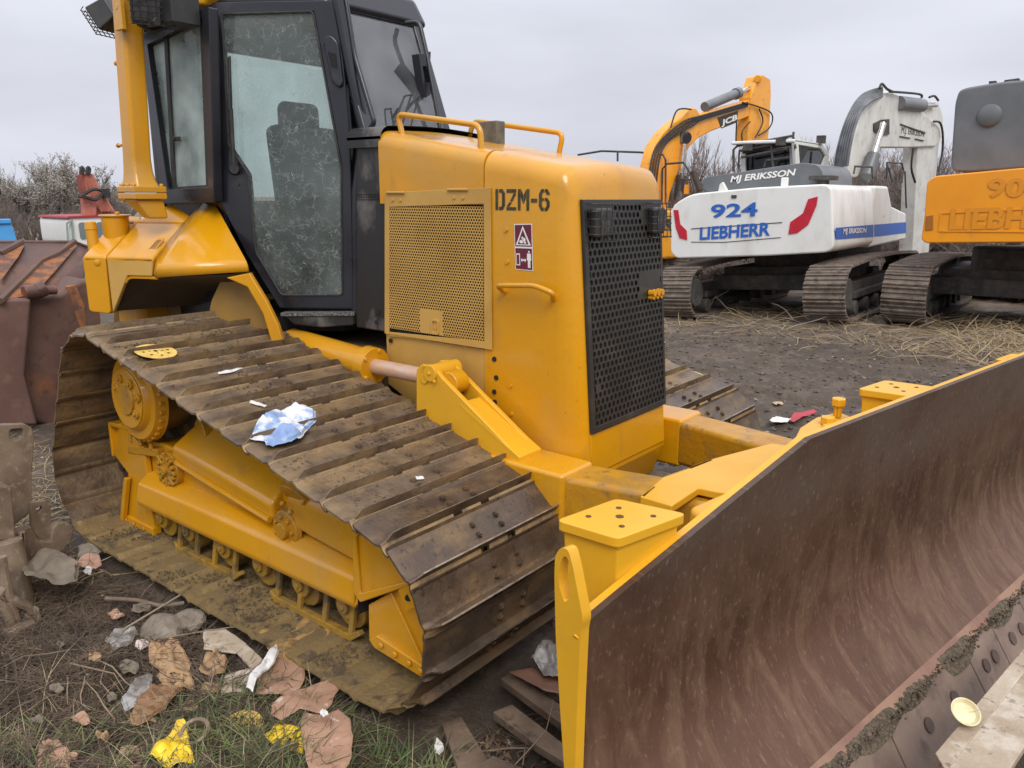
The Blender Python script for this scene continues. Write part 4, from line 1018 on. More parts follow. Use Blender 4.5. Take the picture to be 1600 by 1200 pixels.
# ---- roll-over post
RP = 2.03
rp = empty('rollover_post', (-3.9, RP, 1.7)); adopt(rp, dz)
b0 = S(218,290,RP); t0 = S(202,40,RP); t1 = b0+(t0-b0)*1.25
ax = (t0-b0).normalized(); ex_ = V((1,0,0)); ex_ = (ex_-ax*ex_.dot(ax)).normalized(); ey_ = ax.cross(ex_)
def rsec(c, hx, hy): return [c+ex_*a*hx+ey_*b_*hy for a, b_ in ((-1,-1), (1,-1), (1,1), (-1,1))]
mb = MB(); mb.grid([r+[r[0]] for r in (rsec(b0+ex_*.02, .070,.062), rsec(b0+ax*.03+ex_*.012, .058,.056), rsec(b0+ax*.07+ex_*.004, .050,.052), rsec(b0+ax*.13, .046,.050), rsec(t1, .046,.050))]); mb.build('post_tube', YEL, rp, bevel=.018, seg=4, ang=50)
fl = b0+V((.0,0,-.035))
mb = MB(); fl = fl+V((.02,0,0)); mb.box(fl+V((0,0,.016)), (.165,.17,.030)); mb.box(fl+V((0,0,-.016)), (.165,.17,.030)); 
for x in (-.06,0,.06):
    for y in (-.07,.07): bolt(mb, fl+V((x, y, .031)), (0,0,1), .012, .014)
bolt(mb, fl+V((-.06,-.07,-.04)), (0,0,-1), .012, .01); mb.build('post_flange', YEL, rp, bevel=.006)
mb = MB(); mb.hexa([fl+V((a*.065, b_*.075, -.031)) for a, b_ in ((-1,-1), (1,-1), (1,1), (-1,1))], [fl+V((.040+a*.028, .04+b_*.05, -.125)) for a, b_ in ((-1,-1), (1,-1), (1,1), (-1,1))]); mb.build('post_foot', YEL, rp, bevel=.012, seg=3)
mb = MB()
for p in ((187,98), (190,227)):
    c = S(*p, RP-.02); mb.cyl(c, c+V((-.035,-.0,0)), .008, n=8); mb.cyl(c+V((-.03,0,0)), c+V((-.04,0,0)), .012, n=8)
bk = S(186,18,RP-.07); mb.box(bk, (.075,.02,.16)); mb.cyl(bk+V((0,-.012,.02)), bk+V((0,-.004,.02)), .016, n=10); mb.build('post_bracket', YEL, rp, bevel=.004)
mb = MB(); mb.box(t1+V((0,.9,.02)), (.16,1.9,.16)); mb.build('crossbar', YEL, rp, bevel=.02)
def worklight(c, s, yaw, pitch, parent):
    wl = empty('work_light', c); adopt(wl, parent)
    rt = Matrix.Rotation(yaw, 3, 'Z') @ Matrix.Rotation(pitch, 3, 'Y')
    mb = MB(); f = lambda x, y, z: V(c)+rt @ V((x*s, y*s, z*s))
    mb.hexa([f(-.5,-.35,-.4), f(-.5,.35,-.4), f(-.5,.35,.4), f(-.5,-.35,.4)], [f(.3,-.6,-.5), f(.3,.6,-.5), f(.3,.6,.5), f(.3,-.6,.5)]); mb.build('lamp_body', GRL, wl, bevel=.01)
    mb = MB(); mb.prism([f(.305,-.5,-.4), f(.305,.5,-.4), f(.305,.5,.4), f(.305,-.5,.4)], rt @ V((.01*s,0,0))); mb.build('lamp_glass', LENS, wl)
    mb = MB()
    for k in range(7):
        z = -.5+k/6; mb.tube([f(.28,-.62,z), f(.48,-.60,z), f(.48,.60,z), f(.28,.62,z)], .0025, 5)
    for k in range(6):
        y = -.55+k*.22; mb.tube([f(.49,y,-.52), f(.49,y,.52)], .0025, 5)
    mb.tube([f(-.4,0,-.2), f(-.7,0,-.6)], .012, 6)
    mb.build('lamp_guard', GRL, wl); return wl
wl1 = worklight(S(170,26,RP+.05), .135, rad(200), rad(35), dz)
wl2 = worklight(S(236,10,RP+.02), .155, rad(-25), rad(10), dz)
mb = MB(); c = S(272,16,RP+.1); mb.box(c, (.20,.14,.14)); mb.tube([S(215,35,RP), S(240,50,RP+.05), S(262,40,RP+.1)], .014, 8); mb.tube([S(232,36,RP), S(246,34,RP)], .02, 8); mb.build('lamp_bracket', GRL, dz, bevel=.015)
mb = MB(); mb.prism([S(262,10,2.25), S(318,10,2.25), S(330,-14,2.25), S(262,-14,2.25)], (0,1.3,0)); mb.build('rollover_canopy', YELL, dz, bevel=.02)

# ---- lift cylinder, bell bracket, push frame
def lift(f, name='lift_cylinder', near=True):
    lc = empty(name, f((-3.0, 2.45, 1.0))); adopt(lc, dz)
    a, b_, c = f((-3.40,2.47,.995)), f((-2.80,2.46,.957)), f((-2.25,2.42,.965))
    u = (V(b_)-V(a)).normalized()
    mb = MB(); mb.cyl(a, b_, .072, n=28); mb.cyl(V(a)-u*.05, V(a), .055, .070, 24); mb.build('barrel', YEL, lc, bevel=.008)
    mb = MB(); mb.cyl(V(b_)-u*.03, V(b_)+u*.035, .088, n=28); mb.tube([V(b_)+V((-.12,-.02,-.075)), V(b_)+V((.0,-.03,-.13)), V(b_)+V((.03,-.03,-.09))], .014, 8)
    for k in range(5):
        t_ = k/5*2*math.pi; bolt(mb, V(b_)+u*.03+V((0, math.cos(t_)*.075, math.sin(t_)*.075)), u, .011, .016)
    mb.build('gland', YEL, lc, bevel=.004)
    mb = MB(); mb.cyl(V(b_)+u*.03, V(c)-u*.02, .036, n=20); mb.build('rod', RODW, lc)
    mb = MB(); mb.cyl(V(a)+V((-.06,-.05,-.01)), V(a)+V((-.06,.10,-.01)), .035, n=16); mb.build('eye', YEL, lc, bevel=.006)
    mb = MB(); mb.cyl(V(c)+V((.02,-.035,0)), V(c)+V((.02,.045,0)), .050, n=22); mb.build('eye', YEL, lc, bevel=.006)
    return lc
lift(lambda p: V(p)); lift(mir)
def arm(f, lab):
    # push arm with upright bell bracket
    pa = empty('push_arm', f((-1.7, 2.4, .6))); adopt(pa, dz)
    e = lambda L_: [f(p) for p in L_]
    mb = MB(); y = 2.36
    br = [(650,652), (650,577), (657,570), (676,570), (690,590), (812,716), (812,742), (700,760), (650,720)]
    br = [(p[0], p[1]) for p in br]
    prof = [S(a, b_, y) for a, b_ in br]
    prof = prof[:1]+rounded(prof, .02)[5:10]+prof[2:]
    mb.prism(e([V((p.x, y, p.z)) for p in prof]), (f((0,.025,0))-f((0,0,0))))
    mb.prism(e([V((p.x, y+.12, p.z)) for p in prof]), (f((0,.025,0))-f((0,0,0))))
    mb.build('bell_bracket', YELL, pa, bevel=.006)
    mb = MB(); q0 = S(690,592,y); q1 = S(812,716,y)
    a = [V((q0.x+.10, y-.001, q0.z-.085)), V((q0.x+.10, y+.146, q0.z-.085)), V((q1.x, y+.146, q1.z+.004)), V((q1.x, y-.001, q1.z+.004))]
    mb.prism(e([a[0], a[1], a[2], a[3]]), f((0,0,-.02))-f((0,0,0))); mb.build('bracket_web', YELL, pa, bevel=.004)
    mb = MB(); c = S(690,597,y); c = V((c.x-.02, y, c.z)); mb.cyl(f(c+V((-.04,-.012,.03))), f(c+V((-.04,.16,.03))), .036, n=18)
    for dx, dz_ in ((0,0), (.03,-.03), (-.03,.03)): bolt(mb, f(c+V((-.04+dx,-.012,.03+dz_))), f((0,-1,0))-f((0,0,0)), .009, .006)
    c2 = S(663,592,y-.002); mb.cyl(f(V((c2.x,y-.006,c2.z))), f(V((c2.x,y,c2.z))), .022, n=18); mb.build('bracket_pin', YELL, pa, bevel=.003)
    # horizontal arm: rear sleeve then forward box bending inboard
    mb = MB(); sA = [V((-2.6,2.34,.50)), V((-2.6,2.56,.50)), V((-2.6,2.56,.72)), V((-2.6,2.34,.72))]; sB = [V((-1.60,2.33,.48)), V((-1.60,2.55,.48)), V((-1.60,2.55,.715)), V((-1.60,2.33,.715))]
    mb.hexa(e(sA), e(sB)); mb.build('arm_sleeve', YEL, pa, bevel=.018, seg=4)
    mb = MB(); sC = [V((-1.63,2.345,.49)), V((-1.63,2.545,.49)), V((-1.63,2.545,.702)), V((-1.63,2.345,.702))]; sD = [V((-1.02,2.46,.50)), V((-1.02,2.68,.50)), V((-1.02,2.68,.70)), V((-1.02,2.46,.70))]
    mb.hexa(e(sC), e(sD)); mb.build('arm_beam', YELR, pa, bevel=.025, seg=4)
    promote(pa, 'arm_beam', 'push_arm'); return pa
bpy.context.view_layer.update()
arm(lambda p: V(p), ''); arm(mir, '')
# C-frame nose plate
mb = MB(); zc = .74
cp = [at(px, py, 'z', zc) for px, py in ((1000,775), (1035,745), (1110,717), (1205,692), (1262,700), (1170,775), (1120,768), (1092,762), (1050,790))]
mb.prism(cp, (0,0,-.03)); mb.prism([cp[0], cp[1], cp[2], cp[2]+V((0.0,0,-.22)), cp[1]+V((0,0,-.22)), cp[0]+V((0,0,-.22))][:3]+[cp[2]+V((0,0,-.2)), cp[0]+V((0,0,-.2))], (.02,0,0)); 
mb.build('frame_nose_plate', YELL, dz, bevel=.006)
mb = MB(); a = at(1075,800,'z',.80); b_ = at(1140,772,'z',.80); mb.hexa([a+V((0,0,.02)), a+V((.10,-.04,.0)), a+V((.10,-.04,-.3)), a+V((0,0,-.3))], [b_+V((0,0,.02)), b_+V((.10,-.04,0)), b_+V((.10,-.04,-.3)), b_+V((0,0,-.3))]); mb.build('tilt_bracket', YELL, dz, bevel=.02, seg=3)

# ---- blade
bl = empty('blade', (-.6, 2.95, .5)); adopt(bl, dz)
BD = V((.176, .9844, 0)).normalized(); BN = V((BD.y, -BD.x, 0))     # BN = forward
B0 = V((-.644, 2.122, 0))
def BP(s, u, z): p = B0+BD*s+BN*u; p.z = z; return p
S0 = -(2.122-1.277)/.9844; S1 = 3.2
SA, SB = 0.0, 2.35
def ztop(s):
    if s < SA: return 1.10-(1.10-.846)*(SA-s)/(SA-S0)
    if s > SB: return 1.10-(1.10-.846)*(s-SB)/(S1-SB)
    return 1.10
PROF = [(0,1.10), (-.015,1.0), (-.030,.88), (-.040,.76), (-.047,.62), (-.045,.50), (-.022,.40), (.035,.305), (.09,.245), (.14,.20)]
def ub(z):
    for (u0, z0), (u1, z1) in zip(PROF, PROF[1:]):
        if z <= z0 and z >= z1: return u0+(u1-u0)*(z0-z)/(z0-z1)
    return PROF[0][0] if z > 1 else PROF[-1][0]
stn = [S0+.030+(SA-S0-.030)*k/24 for k in range(24)]+[SA+(SB-SA)*k/40 for k in range(40)]+[SB+(S1-SB)*k/24 for k in range(25)]
def blade_sheet(off, top_extra=0):
    rows = []
    for s in stn:
        zt_ = ztop(s)+top_extra; row = []
        for k in range(21):
            z = zt_+( .20-zt_)*k/20; row.append(BP(s, ub(z)+off, z))
        rows.append(row)
    return rows
mb = MB(); rws = blade_sheet(0); mb.grid(rws); nv = len(mb.v)
bk_ = blade_sheet(-.018); mb.grid(bk_)
nc = 21; nr = len(rws)
for i in range(nr-1): mb.f.append((i*nc, (i+1)*nc, nv+(i+1)*nc, nv+i*nc)); mb.mi.append(0)
for j in range(nc-1):
    mb.f.append((j+1, j, nv+j, nv+j+1)); mb.mi.append(0); a = (nr-1)*nc; mb.f.append((a+j, a+j+1, nv+a+j+1, nv+a+j)); mb.mi.append(0)
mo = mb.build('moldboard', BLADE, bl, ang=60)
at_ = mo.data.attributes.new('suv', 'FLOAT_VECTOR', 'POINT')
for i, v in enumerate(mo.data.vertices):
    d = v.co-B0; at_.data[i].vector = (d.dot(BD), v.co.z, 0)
# yellow back skin with weld ridge and top flange
mb = MB(); A = blade_sheet(-.020, -.003); Bk = blade_sheet(-.040, -.003); mb.grid(A); nv = len(mb.v); mb.grid(Bk)
for i in range(nr-1):
    mb.f.append((i*nc, (i+1)*nc, nv+(i+1)*nc, nv+i*nc)); mb.mi.append(0); a = nc-1; mb.f.append((i*nc+a, (i+1)*nc+a, nv+(i+1)*nc+a, nv+i*nc+a)); mb.mi.append(0)
for j in range(nc-1): mb.f.append((j+1, j, nv+j, nv+j+1)); mb.mi.append(0)
mb.build('back_plate', YELL, bl, ang=60)
mb = MB(); pts = [BP(s, -.044, ztop(s)-.028+.003*math.sin(s*60)+.002*R.random()) for s in [S0+k*.02 for k in range(int((S1-S0)/.02))]]; mb.tube(pts, .010, 6); mb.build('weld_seam', YELL, bl)
mb = MB()
a_ = [BP(S0+.01,-.06,ztop(S0)-.06), BP(S0+.01,-.06,.35), BP(S0+.01,-.20,.35), BP(S0+.01,-.20,ztop(S0)-.06)]
mb.hexa([BP(S0+.5,-.125,.72), BP(S0+.5,-.125,.45), BP(S0+.5,-.25,.45), BP(S0+.5,-.25,.66)], [BP(S1-.5,-.125,.72), BP(S1-.5,-.125,.45), BP(S1-.5,-.25,.45), BP(S1-.5,-.25,.66)]); mb.build('back_beam', YELL, bl, bevel=.01)
# end lug at the near end
e0 = V(BP(S0, 0, 0)); e0.z = 0
LN = BD
def LP(px, py, off=0): return atp(px, py, e0+BD*off+V((0,0,.5)), BD)
mb = MB()
lug = rounded([LP(868,990), LP(866,900), LP(867,868), LP(876,855), LP(888,858), LP(896,890), LP(911,968), LP(907,985), LP(902,1100), LP(897,1250), LP(893,1330), LP(884,1240), LP(875,1110)], .012, 2)
hl_ = LP(883,905); 
hole = []
for k in range(len(lug)):
    d = (lug[k]-hl_); 
    t_ = math.atan2(d.z, d.dot(BN)); hole.append(hl_+BN*math.cos(t_)*.019+V((0,0,math.sin(t_)*.052)))
mb.frame(lug, hole, BD*.027); mb.build('end_lug', YELL, bl, bevel=.004)
# mounting boxes along the top
def mbox(c4, z, h, taper, parent, label=None):
    bx_ = empty('mounting_box', c4[0]); adopt(bx_, parent)
    cc = sum((V(p) for p in c4), V((0,0,0)))/4
    mb = MB(); mb.prism(rounded([V(p) for p in c4], .02), (0,0,-.026)); 
    tp = mb.build('top_plate', YELL, bx_, bevel=.004)
    mb = MB(); a = [cc+(V(p)-cc)*.88+V((0,0,-.026)) for p in c4]; b2 = [cc+(V(p)-cc)*taper+V((0,0,-h)) for p in c4]
    mb.hexa(a, b2); mb.build('box_body', YELL, bx_, bevel=.006)
    mb = MB()
    for fx, fy in ((.22,.30), (.75,.28), (.5,.5), (.28,.72), (.78,.72)):
        p = V(c4[0]).lerp(V(c4[1]), fx).lerp(V(c4[3]).lerp(V(c4[2]), fx), fy); mb.cyl(p+V((0,0,-.004)), p+V((0,0,.0015)), .007 if (fx, fy) != (.5,.5) else .010, n=14)
    mb.build('bolt_hole', mat('hole_dark', (.10,.05,.01), rough=.8), bx_)
    mb = MB(); lo_ = [p for p in a]+[a[0]]; 
    mb.tube([p+V((0,0,.002)) for p in lo_], .008, 6); mb.tube(b2+[b2[0]], .010, 6); mb.tube([a[3], b2[3]], .007, 6); mb.build('weld', YELL, bx_)
    bpy.context.view_layer.update()
    promote(bx_, 'box_body', 'mounting_box')
zb_ = 1.0
nb = [at(868,812,'z',zb_), at(966,841.5,'z',zb_), at(1074,802,'z',zb_), at(963,778,'z',zb_)]
mbox(nb, zb_, .27, .80, bl)
zb2 = 1.075
va, vb = nb[1]-nb[0], nb[3]-nb[0]; q0 = at(1340,607,'z',zb2); cb = [q0, q0+va, q0+va+vb, q0+vb]
mbox(cb, zb2, .26, .80, bl)
q0 = at(1554,561,'z',1.03); fb = [q0, q0+va, q0+va+vb, q0+vb]
mbox(fb, 1.03, .26, .80, bl)
# ball joint housing
mb = MB(); z_ = .93
kb = [at(px, py, 'z', z_) for px, py in ((1241,686), (1250,668), (1275,652), (1310,643), (1342,656), (1300,684))]
mb.prism(kb, (0,0,-.22)); 
c = at(1308,652,'z',z_); mb.cyl(c, c+V((0,0,.05)), .016, n=10); mb.cyl(c+V((0,0,.045)), c+V((0,0,.075)), .028, n=6)
c = at(1293,663,'z',z_); mb.cyl(c, c+V((0,0,.03)), .028, n=6)
mb.prism([at(px,py,'z',z_+.012) for px, py in ((1284,663), (1310,655), (1345,657), (1320,670))], (0,0,-.012))
mb.build('ball_joint_cap', YELL, bl, bevel=.006)
# cutting edge
mb = MB(); 
def strip(sa, sb, pr, th=.016):
    a = [BP(sa, u, z) for u, z in pr]; b2 = [BP(sb, u, z) for u, z in pr]
    n_ = len(pr); k0 = BN*(-.7)*th+V((0,0,-.7))*th
    mb.hexa(a+[p+k0 for p in a[::-1]], b2+[p+k0 for p in b2[::-1]])
strip(S0, S1, [(.136,.203), (.175,.175)]); mb.build('joint_strip', mat('pinkish_brown_steel', (.20,.10,.07), (.28,.16,.10), rough=.6, scale=6), bl, bevel=.003)
EB = mat('edge_bolt_steel', (.11,.07,.055), (.08,.055,.042), rough=.6, scale=30)
cuts = [S0+.01, S0+.66, S0+1.16, SA+.93, SA+1.19, SA+1.50, SA+1.9, S1-.6, S1]
for a, b2 in zip(cuts, cuts[1:]):
    mb = MB(); strip(a+.003, b2-.003, [(.175,.168), (.30,-.02)], .022)
    ce = mb.build('cutting_edge', EDGE, bl, bevel=.004)
    for k in range(2):
        mb = MB(); s = a+(b2-a)*(.33+.34*k)
        for uu, zz in ((.228,.088),):
            p = BP(s, uu+.004, zz+.003); nrm = (BN*.85+V((0,0,.52))).normalized(); mb.cyl(p-nrm*.003, p+nrm*.0015, .024, n=20); mb.build('edge_bolt', EB, ce)
# dirt lying along the joint ledge
dm = MB()
for k in range(2200):
    s = R.uniform(S0+.5, S1); wv = .016*noise.noise(V((s*5, 1, 2)))
    p = BP(s, .172+wv+R.gauss(0, .012), .186-R.random()*.016); r = R.uniform(.002, .007)
    rt = Matrix.Rotation(R.random()*6, 3, V((R.random()-.5, R.random()-.5, R.random()-.5)))
    dm.add([p+rt @ V(q)*r for q in ((1,0,0),(-1,.3,0),(0,1,.4),(0,-1,.2),(0,0,1),(.2,.1,-1))], [(0,2,4),(2,1,4),(1,3,4),(3,0,4),(2,0,5),(1,2,5),(3,1,5),(0,3,5)])
mb = dm
rowsd = []
for k in range(220):
    s = S0+.5+(S1-S0-.5)*k/219; wv = .016*noise.noise(V((s*5, 1, 2))); hh = .010+.008*noise.noise(V((s*9, 4, 2)))
    ex_k = max(0, noise.noise(V((s*3.1, 7, 2)))+.25)
    rowsd.append([BP(s, .146+wv, .192), BP(s, .160+wv, .183+hh*ex_k+.004*R.random()), BP(s, .178+wv, .172+hh*ex_k+.005*R.random()), BP(s, .188+wv+.02*ex_k, .145-.02*ex_k)])
mb.grid(rowsd)
do_ = mb.build('gravel_on_blade', GRAV, None, smooth=False); tag(do_, 'line of gravelly dirt lying along the joint between moldboard and cutting edge', 'dirt', kind='stuff')
bpy.context.view_layer.update()
blm = promote(bl, 'moldboard', 'blade')
promote(fr, 'main_beam'); promote(fr2, 'main_beam')
for e in [o for o in kids(dz) if o.type == 'EMPTY']:
    body = {'final_drive': 'flange', 'hood': 'radiator_housing', 'headlight': 'housing', 'cab': 'roof', 'fender': 'front_fender_panel', 'rollover_post': 'post_tube', 'work_light': 'lamp_body', 'lift_cylinder': 'barrel'}[e.name.split('.')[0]]
    promote(e, body)

# ================================================================== EXCAVATORS BEHIND
def exc_shoe():
    mb = MB(); P = .168; w2 = .26
    prof = [(-P*.5,0),(-P*.42,.022),(-P*.30,.022),(-P*.24,0),(-P*.05,0),(0,.018),(P*.08,.018),(P*.12,0),(P*.32,0),(P*.36,.022),(P*.45,.022),(P*.5,0)]
    n = len(prof); vs = [(x, y, z) for y in (-w2, w2) for x, z in prof]+[(x, y, -.015) for y in (-w2, w2) for x, z in prof]
    fs = [(i, i+1, n+i+1, n+i) for i in range(n-1)]+[(2*n+i, 3*n+i, 3*n+i+1, 2*n+i+1) for i in range(n-1)]
    fs += [tuple(range(n))+tuple(range(3*n-1, 2*n-1, -1)), tuple(range(2*n-1, n-1, -1))+tuple(range(3*n, 4*n)), (0, n, 3*n, 2*n), (n-1, 3*n-1, 4*n-1, 2*n-1)]
    mb.add(vs, fs); return mb
ESH = exc_shoe(); ESM = {}
def undercarriage(root, M, length=3.55, r=.37, offs=(-1.04, 1.04), nsh=46):
    c = [((r, r), r-.022), ((length-r, r), r-.022)]
    # stadium path with slight crown on the top run
    pth = []
    for k in range(41): 
        t_ = k/40; pth.append(V((r+(length-2*r)*t_, 2*r-.02+.05*math.sin(math.pi*t_))))
    for k in range(1, 25): a = math.pi/2-math.pi*k/24; pth.append(V((length-r+(r-.02)*math.cos(a), r+(r-.02)*math.sin(a))))
    for k in range(1, 41): pth.append(V((length-r-(length-2*r)*k/40, .02)))
    for k in range(1, 25): a = -math.pi/2-math.pi*k/24; pth.append(V((r+(r-.02)*math.cos(a), r+(r-.02)*math.sin(a))))
    cm = [0]
    for i in range(1, len(pth)): cm.append(cm[-1]+(pth[i]-pth[i-1]).length)
    T = cm[-1]
    def pa(s):
        s %= T
        for i in range(1, len(cm)):
            if cm[i] >= s: return pth[i-1].lerp(pth[i], (s-cm[i-1])/max(1e-9, cm[i]-cm[i-1]))
    for xo in offs:
        mb = MB(); mb.box((xo, length/2, r-.02), (.22, length-1.0, .26)); mb.box((xo, length/2, r-.06), (.34, length-1.5, .10))
        for k in range(6): mb.cyl((xo-.2, .75+k*(length-1.5)/5, .15), (xo+.2, .75+k*(length-1.5)/5, .15), .10, n=14)
        for yy in (r, length-r): mb.cyl((xo-.05, yy, r), (xo+.05, yy, r), r-.06, n=28); mb.cyl((xo-.2, yy, r), (xo+.2, yy, r), r-.17, n=24)
        vs = [tuple(M @ V(v)) for v in mb.v]; mb.v = vs
        tr = mb.build('track', UND, root, bevel=.015)
        N_ = nsh; p_ = T/N_
        for k in range(N_):
            s = k*p_; a = pa(s); u = (pa(s+.03)-pa(s-.03)).normalized()
            m = M @ Matrix(((0, 1, 0, xo), (u.x, 0, -u.y, a.x), (u.y, 0, u.x, a.y), (0, 0, 0, 1))) @ Matrix.Scale(1.0, 4)
            if 'e' not in ESM: ESM['e'] = ESH.build('track_shoe', ETRK, tr, m=m, smooth=False)
            else: reg(bpy.data.objects.new('track_shoe', ESM['e'].data), tr, m)
    mb = MB(); mb.box((0, length/2, .52), (1.7, 1.5, .30)); mb.cyl((0, length/2, .6), (0, length/2, .92), .62, n=32); mb.box((0, length/2-.75, .45), (1.9,.35,.22)); mb.box((0, length/2+.75, .45), (1.9,.35,.22))
    mb.v = [tuple(M @ V(v)) for v in mb.v]; mb.build('carriage_frame', UND, root, bevel=.02)

def Yp(px, py, y): return at(px, py, 'y', y)
def poly3(pts, y): return [Yp(a, b, y) for a, b in pts]
# ---- white excavator
M1 = Matrix.Translation((-4.12, 10.2, .085)) @ Matrix.Rotation(rad(-4.1), 4, 'Y')
we = empty('excavator', (-4.1, 11.9, .1), 'white excavator with grey engine hood, blue lettering and red corner reflectors, boom folded', 'excavator', 'excavators parked in a row behind the bulldozer')
undercarriage(we, M1, length=4.1, nsh=52)
YW = 10.5
XR = Yp(1301, 340, YW).x
mb = MB(); cw = rounded(poly3([(1048,322), (1079,303), (1180,293), (1300,287), (1303,394), (1200,400), (1056,404), (1047,394)], YW), .12, 3)
y2 = at(1365, 330, 'x', XR).y
# swept counterweight: rear face bulges in the middle
mb.prism(cw, (0, y2-YW, 0)); mb.build('counterweight', WHITE, we, bevel=.07, seg=4)
mb = MB(); y3 = at(1414, 350, 'x', XR).y
sd_ = [at(px, py, 'x', XR-.01) for px, py in ((1366,290), (1388,291), (1394,322), (1416,333), (1416,374), (1366,386))]
sd_[0].y = y2+.01; sd_[-1].y = y2+.01
mb.prism(sd_, (-.75,0,0)); mb.build('side_cover', WHITE, we, bevel=.04, seg=3)
mb = MB(); mb.box((XR-1.3, y2+.9, .98), (1.9, 2.4, .25)); mb.build('upper_frame', UND, we, bevel=.02)
mb = MB(); XS = max(p.x for p in cw)+.004; st = [at(px, py, 'x', XS) for px, py in ((1306,356), (1365,351), (1365,370), (1306,374))]
mb.add(st, [(0,1,2,3)]); st = [at(px, py, 'x', XR-.006) for px, py in ((1366.5,351), (1416,347), (1416,364), (1366.5,370))]; mb.add(st, [(0,1,2,3)]); mb.build('blue_stripe', BLUE, we, smooth=False, fix=False)
a = at(1317, 368, 'x', XS+.006); text_mesh('MJ ERIKSSON', a, at(1350,366,'x',XS+.006)-a, (0,0,1), .09, WHTL, we, width=(at(1353,365,'x',XS+.006)-a).length, bold=.03)
a = at(1380, 340, 'x', XR+.012); text_mesh('1167', a, (0,1,0), (0,0,1), .03, BLKL, we)
yf = YW-.004
def chev(pts, nm='corner_reflector'):
    mb = MB(); mb.prism(poly3(pts, yf), (0, -.008, 0)); mb.build(nm, REDP, we, bevel=.003)
chev([(1052.5,328), (1060,328), (1063,350), (1073,360), (1074,375), (1062,372), (1056,355)])
chev([(1278,307), (1263,311), (1255,333), (1235,347), (1232,366), (1246,364), (1263,351), (1276,321)])
o_ = Yp(1093,375,yf-.004); ux_ = Yp(1203,368,yf-.004)-o_
text_mesh('LIEBHERR', o_, ux_, (0,0,1), .175, BLUE, we, width=ux_.length, bold=.03)
o_ = Yp(1110,341,yf-.004); ux_ = Yp(1183,338,yf-.004)-o_
text_mesh('924', o_, ux_, (0,0,1), .185, BLUE, we, width=ux_.length, bold=.025)
mb = MB(); mb.tube([Yp(1080,357.5,yf), Yp(1222,347.5,yf)], .006, 5); mb.tube([Yp(1080,378,yf), Yp(1130,378.5,yf), Yp(1220,371,yf)], .005, 5); mb.box(Yp(1147,307,yf), (.07,.02,.04)); mb.build('pressed_line', UND, we)
# grey engine hood
YH = 11.2
gh = [(1096,281), (1101,300), (1288,290), (1286,269), (1279,258), (1255,254), (1140,271), (1105,276)]
mb = MB(); mb.prism(rounded(poly3(gh, YH), .06, 3), (0, 1.3, 0)); mb.build('engine_hood', GREY, we, bevel=.03, seg=3)
o_ = Yp(1141,288,YH-.006); ux_ = Yp(1243,277,YH-.006)-o_
text_mesh('MJ ERIKSSON', o_, ux_, V((0,0,1)), .115, WHTL, we, width=ux_.length, bold=.03, shear=.15)
mb = MB(); mb.prism(poly3([(1121,303), (1124,288), (1129,284), (1136,297), (1138,302)], YW+.15), (0,.05,0)); mb.box(Yp(1226,287,YW+.3), (.09,.05,.16)); mb.build('lifting_eye', WHITE, we, bevel=.01)
mb = MB(); mb.box(Yp(1287,278,YW+.6), (.3,.3,.06)); mb.cyl(Yp(1287,278,YW+.6), Yp(1287,290,YW+.6), .07, n=14); mb.build('air_intake_cap', UND, we, bevel=.01)
# cab
YB = 12.5
mb = MB(); xr = Yp(1246,300,YB).x
mb.frame(poly3([(1158,300), (1158,232), (1240,217), (1246,290)], YB), poly3([(1165,268), (1165,238), (1233,230), (1234,262)], YB), (0,.08,0)); 
sd2 = [at(px, py, 'x', xr) for px, py in ((1246,292), (1242,217), (1285,224), (1296,240), (1293,292))]; si2 = [at(px, py, 'x', xr) for px, py in ((1250,257), (1248,226), (1283,232), (1291,243), (1285,258))]
mb.frame(sd2, si2, (-.06,0,0)); mb.prism([sd2[1], sd2[2], sd2[2]+V((-1.0,0,0)), sd2[1]+V((-1.0,0,0))], (0,0,-.05)); mb.build('cab_shell', WHITE, we, bevel=.02)
mb = MB(); mb.prism(poly3([(1162,272), (1162,235), (1236,226), (1238,266)], YB+.03), (0,.01,0)); mb.prism([p+V((-.03,0,0)) for p in si2], (-.01,0,0)); mb.build('cab_window', GLASSD, we, smooth=False)
mb = MB(); yy = YB-.25
for pts in ([(1146,268), (1146,234), (1152,228), (1240,212), (1243,232)], [(1154,262), (1155,236), (1205,226), (1208,262)], [(1158,246), (1230,232)], [(1194,261), (1197,251), (1232,246)]):
    mb.tube(poly3(pts, yy), .020, 6)
mb.box(Yp(1170,230,yy), (.15,.12,.1)); mb.box(Yp(1222,222,yy), (.15,.12,.1)); mb.prism(poly3([(1160,240), (1160,231), (1240,216), (1240,226)], YB-.12), (0,.06,0)); mb.build('roof_guard', UND, we)
mb = MB(); mb.box(Yp(1283,218,YB+.8), (.12,.1,.12)); mb.tube([Yp(1239,218,YB+.2), Yp(1240,206,YB+.2)], .02, 6); mb.build('cab_lamp', UND, we)
